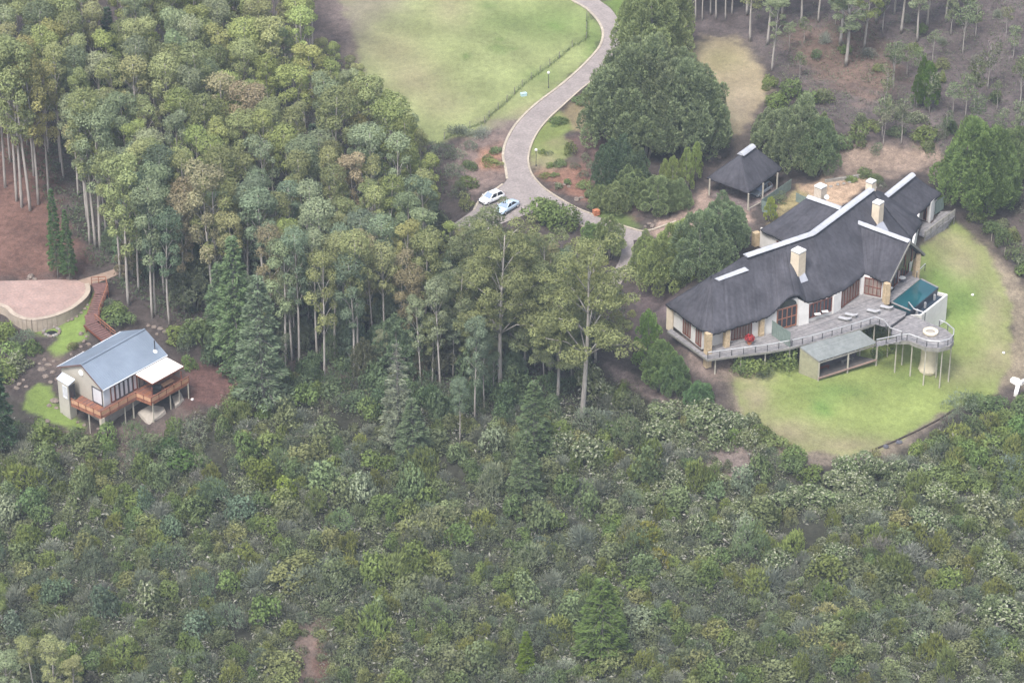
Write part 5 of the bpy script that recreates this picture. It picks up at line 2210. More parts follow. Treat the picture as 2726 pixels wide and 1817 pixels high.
# white masonry feature cut by the right edge of the view
q = P(2701, 1018)
t = thing('white_masonry', 'white masonry feature with a square frame at the lawn\'s right corner', 'masonry', tuple(q))
zz = q.z + .45
c4 = [at(2687, 1010, zz), at(2697, 1002.5, zz), at(2717, 1009, zz), at(2709, 1017, zz)]
cen = sum(c4, Vector()) / 4
for a, b in zip(c4, c4[1:] + c4[:1]):
    a2, b2 = a.lerp(cen, .18), b.lerp(cen, .18)
    mb = MB()
    d = (b2 - a2).normalized()
    mb.beam(a2 + d * .1 + Vector((0, 0, -.3)), b2 - d * .02 + Vector((0, 0, -.3)), .22, .7)
    mb.build('frame_side', [M['white']], t)
for a, b, w in (((2713, 1014), (2704, 1047), .55), ((2716, 1016), (2740, 1004), .5)):
    a, b = at(*a, zz - .1), at(*b, zz - .4)
    mb = MB()
    mb.beam(a + Vector((0, 0, -.4)), b + Vector((0, 0, -.4)), w, .9)
    mb.build('arm', [M['white']], t)

# lawn lights, boulders
for px, py, lab in ((2589, 786, 'small white stone on the green part of the lawn'), (2672, 940, 'small white stone on the dry edge of the lawn'), (1684, 786, 'small white stone on the bare earth left of the lodge'), (512, 1064, 'small white stone on the bank below the cottage deck')):
    q = P(px, py)
    mb = MB()
    mb.rock((q.x, q.y, q.z + .1), (.26, .22, .2), RNG)
    tag(mb.build('white_stone', [M['white']], None, True, origin=tuple(q)), lab, 'stone')
edge = [P(x, y) for x, y in ((2330, 1196), (2371, 1180), (2441, 1148), (2500, 1117), (2542, 1090))]
le = thing('lawn_edging', 'dark timber edging along the lawn\'s lower right curve', 'edging', tuple(edge[2]))
for a, b in zip(edge, edge[1:]):
    for i in range(4):
        c, d = a.lerp(b, i / 4), a.lerp(b, (i + .96) / 4)
        c.z, d.z = ground_z(c.x, c.y), ground_z(d.x, d.y)
        mb = MB()
        mb.beam(c + Vector((0, 0, .08)), d + Vector((0, 0, .08)), .16, .3)
        mb.build('log', [M['darkbark']], le)


def boulder(px, py, s, where, m='rock', look='pale boulder', sink=.25):
    q = P(px, py)
    mb = MB()
    s *= .85
    mb.rock((q.x, q.y, q.z + s * (.5 - sink)), (s * (.7 + .6 * RNG.random()), s * (.6 + .5 * RNG.random()), s * (.5 + .4 * RNG.random())), RNG)
    o = mb.build('boulder', [M[m]], None, False, origin=tuple(q))
    o['category'] = 'boulder'
    register(o, look, where, px)


for x, y, s in ((128, 973, .55), (112, 985, .6), (140, 992, .5), (122, 1003, .6), (150, 1010, .45), (135, 1018, .5), (106, 968, .4), (118, 958, .4), (143, 962, .35)):
    boulder(x, y, s, 'in the tumble beside the cottage gable')
for x, y, s in ((35, 1015, .5), (52, 1024, .6), (70, 1030, .5), (44, 1034, .45), (62, 1012, .4)):
    boulder(x, y, s, 'at the top of the small round lawn')
for x, y, s in ((84, 1137, .4), (98, 1132, .5), (113, 1128, .5), (126, 1122, .4), (104, 1142, .35)):
    boulder(x, y, s, 'at the foot of the small round lawn')
for x, y, s in ((145, 1068, .7), (131, 1080, .4), (150, 1086, .35), (170, 1100, .35), (190, 1115, .35), (208, 1125, .35), (225, 1132, .35), (262, 1142, .4), (285, 1152, .4)):
    boulder(x, y, s, 'along the cottage foundation')
for x, y, s in ((216, 890, .5), (230, 897, .45), (224, 910, .5), (236, 917, .4), (214, 924, .45), (222, 938, .4), (190, 945, .35)):
    boulder(x, y, s, 'between the stair foot and cottage roof')
for x, y, s in ((395, 868, .45), (410, 872, .5), (426, 876, .5), (440, 884, .5), (452, 878, .35), (418, 890, .4)):
    boulder(x, y, s, 'behind the cottage ridge')
for x, y, s in ((232, 812, .3), (226, 822, .35), (217, 833, .4), (205, 843, .4), (192, 850, .45), (180, 855, .35), (166, 858, .3), (155, 862, .3)):
    boulder(x, y, s, 'along the foot of the curved yard wall')
for x, y, s in ((82, 738, .7), (92, 744, .5), (184, 742, .55), (75, 744, .4)):
    boulder(x, y, s, 'on the bank above the pink yard')
fpit = P(138, 884)
t = thing('stone_fire_circle', 'ring of grey stones around a fire hollow on the cottage grass', 'fire circle', tuple(fpit))
for i in range(16):
    a_ = i * math.pi / 8 + RNG.normal(0, .08)
    rr_ = 1.15 + RNG.normal(0, .08)
    x, y = fpit.x + rr_ * math.cos(a_), fpit.y + rr_ * math.sin(a_)
    mb = MB()
    mb.rock((x, y, ground_z(x, y) + .16), (.3, .26, .26), RNG)
    mb.build('stone', [M['stonegrey'] if i % 3 else M['rock']], t)
mb = MB()
mb.lathe((fpit.x, fpit.y, ground_z(fpit.x, fpit.y) - .02), [(.9, 0), (.6, .06), (.1, .1)], 14)
mb.build('ash_bed', [M['black']], t)
for x, y, s in ((1536, 533, .7), (1548, 528, .45), (1737, 603, .6), (1728, 596, .45), (1718, 604, .4), (1745, 590, .4)):
    boulder(x, y, s, 'on the planted bank beside the lower drive')
for x, y, s in ((1488, 496, .4), (1502, 492, .35), (1514, 498, .4), (1478, 490, .35)):
    boulder(x, y, s, 'in the red planted bed inside the drive')
for x, y, s in ((1462, 322, .35), (1490, 330, .3), (1470, 308, .3), (1500, 318, .3)):
    boulder(x, y, s, 'in the small beds along the upper drive')
for x, y, s in ((2358, 1191, .6), (2393, 1178, .55)):
    boulder(x, y, s, 'at the lower edge of the big lawn', 'darkrock', 'dark boulder')
for x, y, s in ((1895, 402, .55), (1915, 420, .5), (1890, 430, .45), (1880, 415, .4)):
    boulder(x, y, s, 'on the pinkish bank behind the carport')
for x, y, s in ((2230, 492, .4), (2246, 490, .35), (2212, 498, .35), (2262, 486, .35), (2330, 500, .35), (2345, 495, .35)):
    boulder(x, y, s, 'in the rear courtyard of the lodge', 'stonegrey', 'grey boulder')
# ------------------------------------------------------------------ vegetation
VR = np.random.default_rng(23)


def leaf_mesh(name, cen, nor, size, aspect=.62, tip=None, jitter=.55, material='leaf', along=None, clump=None):
    """Many leaf-sprig faces as one mesh: cen (N,3), nor (N,3) facing, size (N,) half length."""
    n = len(cen)
    nor = nor + VR.normal(0, jitter, (n, 3))
    nor /= np.linalg.norm(nor, axis=1, keepdims=True) + 1e-9
    if along is None:
        a = VR.normal(0, 1, (n, 3))
    else:
        a = along + VR.normal(0, .25, (n, 3))
        # keep blades in the plane that contains their growth direction
        nor = nor - a * (np.sum(nor * a, 1) / (np.sum(a * a, 1) + 1e-9))[:, None]
        nor /= np.linalg.norm(nor, axis=1, keepdims=True) + 1e-9
    u = a - nor * np.sum(a * nor, 1)[:, None]
    u /= np.linalg.norm(u, axis=1, keepdims=True) + 1e-9
    v = np.cross(nor, u)
    s = size[:, None]
    w = s * aspect
    bend = nor * s * .18
    q = np.stack([cen - u * s - bend, cen - v * w, cen + u * s - bend, cen + v * w], 1).reshape(-1, 3)
    me = bpy.data.meshes.new(name)
    me.vertices.add(4 * n)
    me.vertices.foreach_set('co', q.astype(np.float32).ravel())
    me.loops.add(4 * n)
    me.loops.foreach_set('vertex_index', np.arange(4 * n, dtype=np.int32))
    me.polygons.add(n)
    me.polygons.foreach_set('loop_start', np.arange(0, 4 * n, 4, dtype=np.int32))
    t = me.attributes.new('tint', 'FLOAT', 'FACE')
    # sprigs near one another share a tint, so that crowns read in clumps
    f = .5 + .5 * np.sin(cen[:, 0] * 2.3 + cen[:, 1] * 1.9 + 3 * np.sin(cen[:, 2] * 1.7))
    tv = .5 * f + .5 * VR.random(n)
    if clump is not None:
        tv = .65 * clump + .35 * VR.random(n)
    t.data.foreach_set('value', np.clip(tv, 0, 1).astype(np.float32))
    if tip is not None:
        tt = me.attributes.new('tip', 'FLOAT', 'FACE')
        tt.data.foreach_set('value', tip.astype(np.float32))
    me.materials.append(M[material])
    me.update(calc_edges=True)
    return me


def puff_points(puffs, per_area, zmin=-.55, inner=.72, rough=.10):
    """Points and facings over the outside of overlapping ellipsoid puffs (cx,cy,cz,rx,ry,rz)."""
    global CLUMP
    C, N, K = [], [], []
    P_ = np.array(puffs, float)
    for p in P_:
        area = 4 * math.pi * ((p[3] * p[4]) ** 1.6 + (p[3] * p[5]) ** 1.6 + (p[4] * p[5]) ** 1.6) ** (1 / 1.6) / 3 ** (1 / 1.6)
        n = max(8, int(area * per_area))
        d = VR.normal(0, 1, (n * 2, 3))
        d /= np.linalg.norm(d, axis=1, keepdims=True)
        d = d[(d[:, 2] > zmin) | (VR.random(len(d)) < .25)][:n]
        k = inner + (1 - inner) * np.sqrt(VR.random(len(d))) + VR.normal(0, rough, len(d))
        k += .10 * np.sin(d[:, 0] * 7 + p[0]) * np.sin(d[:, 1] * 7 + p[1] * 3) + .08 * np.sin(d[:, 2] * 9 + p[2])
        c = p[:3] + d * p[3:6] * k[:, None]
        nn = d / p[3:6]
        nn /= np.linalg.norm(nn, axis=1, keepdims=True)
        keep = np.ones(len(c), bool)
        for o in P_:
            if o is p:
                continue
            keep &= (((c - o[:3]) / (o[3:6] * .78)) ** 2).sum(1) > 1
        C.append(c[keep])
        N.append(nn[keep])
        K.append(np.full(int(keep.sum()), VR.random()))
    CLUMP = np.concatenate(K)
    return np.concatenate(C), np.concatenate(N)


def trunk_mesh(name, base_pts, rads, limbs, m='bark', n=7):
    mb = MB()
    mb.tube(base_pts, rads, n)
    for pts, rr in limbs:
        mb.tube(pts, rr, 5)
    return mb.mesh(name, [M[m]], (0, 0, 0), True)


def gum_variant(i, H=20.0):
    """Tall slender gum: a clean pole, then a few up-swept limbs carrying rounded mops of leaf."""
    rg = random.Random(100 + i)
    lean = Vector((rg.uniform(-.6, .6), rg.uniform(-.6, .6), 0))
    crown_h = H * rg.uniform(.40, .62)
    z0 = H - crown_h

    def axis(z):
        t = z / H
        return Vector((lean.x * t * t + .12 * math.sin(t * 5 + i), lean.y * t * t + .12 * math.cos(t * 4 + i), z))
    puffs, limbs = [], []
    R = rg.uniform(1.65, 2.15)
    style = i % 3
    top = axis(H - 1.6)
    if style == 0:          # one big mop with skirts
        puffs.append((top.x, top.y, top.z, R * .92, R * .92, R * .72))
    else:                   # a head of three or four round lobes
        for q in range(3 + (style == 2)):
            a = q * 2.1 + i
            r = R * rg.uniform(.5, .66)
            puffs.append((top.x + math.cos(a) * R * .48, top.y + math.sin(a) * R * .48, top.z - rg.uniform(-.3, 1.0), r, r, r * .85))
    k = rg.randint(11, 16)
    for j in range(k):
        t = (j + .6) / k
        z = H - 2.2 - t * (crown_h - 2.2)
        a = j * 2.4 + rg.uniform(-.4, .4)
        rad = R * (.62 + .35 * math.sin(math.pi * t)) * rg.uniform(.75, 1.1) * (1 - .35 * t)
        c = axis(z) + Vector((math.cos(a) * rad, math.sin(a) * rad, rg.uniform(-.3, .3)))
        r = R * rg.uniform(.26, .50) * (1 - .25 * t)
        puffs.append((c.x, c.y, c.z, r, r * rg.uniform(.85, 1.1), r * rg.uniform(.9, 1.35)))
        s = axis(max(z - 2.2, z0 - 1))
        mid = s.lerp(c, .55) + Vector((0, 0, .25))
        limbs.append(([s, mid, c], [.06, .045, .03]))
    C, N = puff_points(puffs, 50, zmin=-.6, inner=.66, rough=.13)
    N[:, 2] += .2
    cr = leaf_mesh(f'gum_crown_{i}', C, N, VR.uniform(.09, .19, len(C)), .5, jitter=.5, clump=CLUMP)
    pts = [axis(z) for z in np.linspace(-.8, H - 1.4, 9)]
    tr = trunk_mesh(f'gum_trunk_{i}', pts, list(np.linspace(.19, .06, 9)), limbs)
    return dict(crown=cr, trunk=tr, H=H, name='gum_tree')


def spreading_gum(i, H=24.0, W=7.0):
    rg = random.Random(300 + i)
    puffs, limbs = [], []
    z0 = H * .40
    axis = lambda z: Vector((.5 * math.sin(z * .12 + i), .3 * math.cos(z * .1), z))
    for lev in range(5):
        t = lev / 4
        zc = z0 + 2 + (H - z0 - 3) * t
        rad = W * (1 - .62 * t) * rg.uniform(.9, 1.1)
        n = 6 - lev if lev < 4 else 2
        for j in range(n):
            a = j * 2 * math.pi / n + lev * .9 + rg.uniform(-.3, .3)
            rr = rad * rg.uniform(.55, .95)
            c = axis(zc) + Vector((math.cos(a) * rr, math.sin(a) * rr, rg.uniform(-.7, .9)))
            s = axis(zc - 3.2)
            m_ = s.lerp(c, .5) + Vector((0, 0, .7))
            limbs.append(([s, m_, c], [.12 - .015 * lev, .07, .035]))
            for q in range(6):
                e = Vector((rg.uniform(-1.7, 1.7), rg.uniform(-1.7, 1.7), rg.uniform(-1.0, .9)))
                if q > 3:
                    e = (s.lerp(c, rg.uniform(.55, .85)) - c) + Vector((rg.uniform(-.6, .6), rg.uniform(-.6, .6), .5))
                r = rg.uniform(.6, 1.15)
                puffs.append((c.x + e.x, c.y + e.y, c.z + e.z, r * 1.1, r, r * .7))
    C, N = puff_points(puffs, 34, zmin=-.5, inner=.6, rough=.14)
    N[:, 2] += .3
    cr = leaf_mesh(f'spreading_crown_{i}', C, N, VR.uniform(.10, .2, len(C)), .5, clump=CLUMP)
    tr = trunk_mesh(f'spreading_trunk_{i}', [axis(z) for z in np.linspace(-1, H - 2, 10)], list(np.linspace(.36, .07, 10)), limbs, n=9)
    return dict(crown=cr, trunk=tr, H=H, name='spreading_gum')


def bushy_variant(i, H=9.0, R=3.2, lobes=36, stem=1.6):
    """Dense evergreen: many upright flame-shaped lobes packed over a rounded cone."""
    rg = random.Random(500 + i)
    puffs = []
    for j in range(lobes):
        t = ((j + .5) / lobes)
        el = math.asin(min(1, t * 1.02 - .02)) if t > .02 else 0
        a = j * 2.39996 + rg.uniform(-.2, .2)
        k = rg.uniform(.86, 1.05)
        rx = R * math.cos(el) ** 1.25 * k * .88
        z = stem + (H - stem - 1.3) * (math.sin(el) ** 1.0) * k + rg.uniform(-.35, .35)
        z = max(z, stem + .3)
        r = R * rg.uniform(.19, .30)
        zr = r * rg.uniform(.95, 1.45)
        puffs.append((math.cos(a) * rx, math.sin(a) * rx, z, r, r, zr))
        puffs.append((math.cos(a) * (rx + .1), math.sin(a) * (rx + .1), z + zr * .7, r * .55, r * .55, zr * .6))
    puffs.append((0, 0, stem + (H - stem) * .42, R * .42, R * .42, (H - stem) * .36))
    C, N = puff_points(puffs, 52, zmin=-.75, inner=.82, rough=.07)
    N[:, 2] += .15
    cr = leaf_mesh(f'bushy_crown_{i}', C, N, VR.uniform(.08, .17, len(C)), .5, jitter=.42, along=N * .9 + np.array([0, 0, .7]), clump=CLUMP)
    limbs = []
    for j in range(4):
        a = j * 1.6 + i
        e = Vector((math.cos(a) * R * .45, math.sin(a) * R * .45, stem + 1.2))
        limbs.append(([Vector((math.cos(a) * .3, math.sin(a) * .3, -.5)), e], [.13, .09]))
    tr = trunk_mesh(f'bushy_trunk_{i}', [Vector((0, 0, -.5)), Vector((.1, 0, stem + 1)), Vector((0, .1, H * .7))], [.2, .17, .06], limbs, 'twig')
    return dict(crown=cr, trunk=tr, H=H, name='evergreen_tree')


def pine_variant(i, H=20.0, W=3.4, bare=0.0, droop=.12):
    """Soft pine: whorls of level branches with brushes of needles."""
    rg = random.Random(700 + i)
    limbs, cs, ns, al = [], [], [], []
    z = H * .12
    while z < H - .4:
        t = z / H
        n = rg.randint(4, 6)
        a0 = rg.random() * 6
        L0 = W * (1 - t) ** .72 + .3
        for j in range(n):
            a = a0 + j * 2 * math.pi / n + rg.uniform(-.25, .25)
            L = L0 * rg.uniform(.7, 1.12)
            d = Vector((math.cos(a), math.sin(a), 0))
            s = Vector((0, 0, z))
            e = s + d * L + Vector((0, 0, L * (.14 - droop * 2.2 * (1 - t))))
            limbs.append(([s, s.lerp(e, .5) + Vector((0, 0, .1 * L)), e], [.05, .035, .015]))
            if t > 1 - bare and rg.random() < .8:
                continue
            m_ = int(26 * L / W * 2.4) + 10
            for q in range(m_):
                u = .25 + .75 * math.sqrt(rg.random())
                side = d.cross(Vector((0, 0, 1))) * rg.uniform(-.42, .42) * L * (.35 + .5 * (1 - abs(u - .6)))
                p = s.lerp(e, u) + side + Vector((0, 0, .1 * L * math.sin(u * 3.1) + rg.uniform(-.12, .14)))
                cs.append(p[:])
                ns.append((d.x * .3, d.y * .3, 1))
                g = d + side.normalized() * .5 if side.length > .01 else d
                al.append((g.x, g.y, .15))
        z += rg.uniform(.42, .72)
    C, N, A = np.array(cs), np.array(ns), np.array(al)
    cr = leaf_mesh(f'pine_crown_{i}', C, N, VR.uniform(.22, .42, len(C)), .26, jitter=.35, along=A)
    tr = trunk_mesh(f'pine_trunk_{i}', [Vector((0, 0, q)) for q in np.linspace(-.8, H, 8)], list(np.linspace(.24, .03, 8)), limbs, 'twig')
    return dict(crown=cr, trunk=tr, H=H, name='pine_tree')


def sapling_variant(i, H=8.0):
    """Thin half-bare tree: grey stem with an open, ragged head."""
    rg = random.Random(900 + i)
    limbs, puffs = [], []
    for j in range(9):
        z = H * (.45 + .5 * j / 9)
        a = j * 2.4
        L = rg.uniform(.5, 1.3)
        e = Vector((math.cos(a) * L, math.sin(a) * L, z + L * .8))
        limbs.append(([Vector((0, 0, z - .4)), e], [.035, .012]))
        if rg.random() < .75:
            r = rg.uniform(.55, 1.0)
            puffs.append((e.x, e.y, e.z, r, r, r * .9))
    C, N = puff_points(puffs, 24, zmin=-1, inner=.3)
    cr = leaf_mesh(f'sapling_crown_{i}', C, N, VR.uniform(.12, .22, len(C)), .5)
    tr = trunk_mesh(f'sapling_trunk_{i}', [Vector((.1 * math.sin(q), 0, q)) for q in np.linspace(-.4, H * .95, 7)], list(np.linspace(.10, .03, 7)), limbs, 'bark')
    return dict(crown=cr, trunk=tr, H=H, name='thin_tree')


GUM = [gum_variant(i) for i in range(10)]
SPREAD = [spreading_gum(i) for i in range(4)]
BUSHY = [bushy_variant(0), bushy_variant(1, 9, 2.8, 32), bushy_variant(2, 9, 3.6, 42, 1.2), bushy_variant(3, 9, 2.0, 28, 1.0)]
PINE = [pine_variant(0), pine_variant(1, 20, 4.2), pine_variant(2, 20, 3.6, 0.42, .10)]
THIN = [sapling_variant(i) for i in range(4)]


def vary(c, k=.10):
    f = 1 + VR.normal(0, k)
    return tuple(max(.012, v * f * (1 + VR.normal(0, k * .28))) for v in c)


def plant_tree(v, p, H, colour, look, where, wide=1.0, cat='tree', rz=None, bark=None):
    t = bpy.data.objects.new(v['name'], None)
    COL.objects.link(t)
    t.location = p
    s = H / v['H']
    t.scale = (s * wide, s * wide, s)
    t.rotation_euler = (0, 0, VR.random() * 6.28 if rz is None else rz)
    t['category'] = cat
    tr = link('trunk', v['trunk'], t)
    cr = link('crown', v['crown'], t)
    cr.color = (*colour, 1)
    register(t, look, where, px_of(p)[0])
    return t


OLIVE, LIME, GREYG, BLUEG, RUST, YEL, DEEP = (.190, .206, .094), (.200, .232, .086), (.176, .204, .118), (.128, .164, .106), (.214, .190, .116), (.238, .224, .092), (.055, .090, .032)
GNAME = {OLIVE: 'olive gum tree', LIME: 'lime green gum tree', GREYG: 'grey green gum tree', BLUEG: 'dark bluish gum tree', RUST: 'rust tinged gum tree', YEL: 'yellowing gum tree'}
placed = []


def free(p, r):
    for q in placed:
        if (q[0] - p.x) ** 2 + (q[1] - p.y) ** 2 < (r + q[2]) ** 2 * .25:
            return False
    return True


def put(p, r):
    placed.append((p.x, p.y, r))


def wood_place(px, py):
    """Where a tree of the big wood stands, named by what is round it."""
    if px < 180 and py < 640:
        return 'above the red clearing'
    if px < 420:
        return 'above the cottage stair' if py > 600 else ('at the wood\'s top left' if py < 330 else 'left of the wood\'s middle')
    if py > 930:
        return 'along the wood\'s lower edge' if px < 1080 else 'on the slope left of the lodge'
    if px > 1180 and py > 600:
        return 'between the parked cars and the lodge'
    if px > 960:
        return 'in the wood left of the parked cars' if py > 440 else 'along the edge of the green field'
    if py < 430:
        return 'at the wood\'s ' + ('left ' if px < 660 else 'right ') + ('back' if py < 250 else 'top')
    if py < 620:
        return 'in the wood\'s upper middle'
    if py < 780:
        return 'in the heart of the big wood'
    return 'low in the wood'


# hand-set gums: base pixel, height, colour, variant
G = [(60, 553, 29, OLIVE), (78, 560, 30, OLIVE), (46, 536, 27, LIME), (104, 545, 26, YEL), (16, 500, 27, OLIVE), (-20, 520, 26, OLIVE), (130, 520, 24, YEL), (90, 470, 25, YEL), (170, 470, 23, OLIVE), (30, 430, 22, GREYG),
     (238, 652, 24, GREYG), (252, 660, 26, OLIVE), (270, 664, 25, GREYG), (282, 640, 22, OLIVE), (345, 812, 25, OLIVE), (408, 846, 23, GREYG), (416, 838, 20, BLUEG), (452, 862, 19, BLUEG), (567, 842, 26, RUST), (578, 836, 24, OLIVE), (494, 830, 20, RUST),
     (372, 772, 20, BLUEG), (436, 780, 22, GREYG), (320, 742, 21, OLIVE),
     (762, 968, 21, GREYG), (797, 980, 23, BLUEG), (776, 960, 20, GREYG), (865, 1016, 22, OLIVE), (846, 955, 21, GREYG), (945, 1004, 20, BLUEG), (952, 998, 23, OLIVE), (893, 950, 21, OLIVE), (1028, 960, 19, OLIVE), (1080, 900, 20, YEL),
     (1118, 1028, 15, GREYG), (1170, 1035, 18, GREYG), (1266, 1122, 17, BLUEG), (1224, 1178, 11, BLUEG), (1288, 1090, 12, BLUEG), (915, 900, 19, BLUEG), (990, 930, 20, RUST), (1070, 940, 17, RUST),
     (1040, 760, 9, LIME), (1045, 742, 17, LIME), (1000, 720, 19, OLIVE), (1100, 660, 17, LIME), (980, 590, 16, LIME), (1010, 560, 15, LIME), (1150, 640, 15, LIME), (960, 560, 16, YEL), (1130, 700, 16, OLIVE), (1228, 796, 12, OLIVE), (1262, 830, 14, GREYG), (1195, 770, 12, LIME), (1240, 745, 9, OLIVE)]
for px, py, H, c in G:
    p = P(px, py)
    put(p, 2.2)
    plant_tree(GUM[int(VR.integers(10))], p, H, vary(c, .07), GNAME[c], wood_place(px, py), VR.uniform(.9, 1.1))
# two great spreading gums and others like them
for px, py, H, v, c, look, where, wide in [(1553, 1112, 28, 0, (.165, .180, .078), 'huge spreading gum with bare white trunk', 'on the slope left of the lodge lawn', 1.0),
                                           (1340, 1040, 27, 1, (.155, .168, .075), 'broad spreading gum with tiered crown', 'between the big wood and the white trunked gum', .9),
                                           (1455, 985, 22, 2, (.145, .165, .08), 'spreading olive gum', 'behind the white trunked gum', 1.0),
                                           (1300, 880, 20, 3, (.135, .155, .08), 'rounded olive gum with forked pale trunk', 'below the parked cars', 1.1),
                                           (1440, 900, 16, 1, (.16, .155, .08), 'brownish spreading gum', 'just below the round hedge by the drive', 1.0),
                                           (1490, 1060, 15, 3, (.15, .17, .085), 'low spreading olive gum', 'left of the white trunk\'s foot', 1.2),
                                           (1230, 985, 17, 1, (.145, .165, .09), 'grey green spreading gum', 'right of the spiky conifer', 1.0),
                                           (1400, 1010, 15, 0, (.14, .165, .088), 'bushy spreading gum', 'in the hollow below the hedge', 1.15),
                                           (1580, 960, 17, 2, (.175, .185, .07), 'yellow topped spreading gum', 'at the bend of the lower drive', .9)]:
    p = P(px, py)
    put(p, 4.5)
    plant_tree(SPREAD[v], p, H, c, look, where, wide, rz=VR.random() * 6)
# pines
for px, py, H, v, c, look, where, wide in [(635, 985, 22, 0, (.128, .182, .086), 'tall soft green pine', 'at the left end of the wood\'s lower edge', 1.0), (702, 1092, 22, 1, (.132, .172, .104), 'tall blue green pine with wide level branches', 'beside the reddish bank right of the cottage', .95),
                                           (590, 905, 13, 1, (.105, .150, .075), 'small feathery pine', 'between the cottage and the tall pines', 1.1),
                                           (1062, 1205, 18, 2, (.175, .195, .135), 'pale grey green conifer with bare spiky top', 'standing alone on the shrub slope', .85),
                                           (1100, 1240, 11, 1, (.11, .145, .08), 'low green conifer', 'close beside the bare topped conifer', 1.3),
                                           (1420, 1210, 12, 1, (.10, .138, .066), 'young green pine', 'between the bare topped conifer and white trunk', 1.2), (1400, 1330, 11, 1, (.11, .145, .072), 'young green pine', 'on the slope below the white trunked gum', 1.2),
                                           (155, 738, 15, 0, (.072, .132, .048), 'dark green narrow pine', 'at the wood\'s edge above the pink yard', .62), (186, 745, 12, 0, (.078, .135, .05), 'small dark green pine', 'just above the timber stair', .7),
                                           (1600, 1745, 12, 1, (.095, .138, .042), 'bright green young pine', 'in the shrubs at the bottom of the picture', 1.55), (1400, 1790, 6.5, 0, (.105, .150, .022), 'little round bright green pine', 'near the bottom edge of the picture', 1.25),
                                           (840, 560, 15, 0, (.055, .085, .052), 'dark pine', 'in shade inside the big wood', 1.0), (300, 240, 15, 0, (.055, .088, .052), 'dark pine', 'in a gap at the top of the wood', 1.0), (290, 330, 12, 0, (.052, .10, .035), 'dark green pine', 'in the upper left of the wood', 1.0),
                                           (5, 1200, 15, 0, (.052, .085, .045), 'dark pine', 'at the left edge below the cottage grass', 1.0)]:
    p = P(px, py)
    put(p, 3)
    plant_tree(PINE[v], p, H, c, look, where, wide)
# evergreens round the lodge and drive: base px, height, width factor, colour
DG, MG, BG_, LG = (.160, .190, .100), (.185, .218, .095), (.158, .194, .090), (.190, .235, .075)
EV = [  # the great clump inside the drive bend
    (1640, 395, 16, 1.10, DG, 0), (1700, 380, 18, 1.15, DG, 2), (1760, 395, 17, 1.1, DG, 0), (1820, 400, 16, 1.1, DG, 2), (1870, 395, 14, 1.0, DG, 0), (1740, 330, 17, 1.1, DG, 1), (1680, 330, 15, 1.1, DG, 0), (1820, 345, 15, 1.0, DG, 1), (1720, 425, 11, 1.1, DG, 1),
    (1730, 185, 18, .95, MG, 1), (1760, 160, 18, .9, MG, 0), (1690, 160, 14, .9, MG, 1),
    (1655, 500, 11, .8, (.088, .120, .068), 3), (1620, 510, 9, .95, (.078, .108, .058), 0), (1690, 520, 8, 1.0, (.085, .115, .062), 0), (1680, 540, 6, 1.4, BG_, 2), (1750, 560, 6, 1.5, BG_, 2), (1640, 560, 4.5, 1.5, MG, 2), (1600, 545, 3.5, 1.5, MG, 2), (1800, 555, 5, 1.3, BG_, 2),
    (1790, 520, 8, .75, LG, 3), (1825, 510, 9, .7, LG, 3), (1850, 480, 8, .7, LG, 3), (1770, 500, 6, .8, LG, 3)]
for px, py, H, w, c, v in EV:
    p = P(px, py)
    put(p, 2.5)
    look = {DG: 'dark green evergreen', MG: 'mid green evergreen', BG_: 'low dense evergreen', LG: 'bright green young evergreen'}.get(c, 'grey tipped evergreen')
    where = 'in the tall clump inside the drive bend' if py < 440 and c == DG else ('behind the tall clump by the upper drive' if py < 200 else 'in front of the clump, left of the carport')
    plant_tree(BUSHY[v], p, H, vary(c, .05), look, where, w * .92)
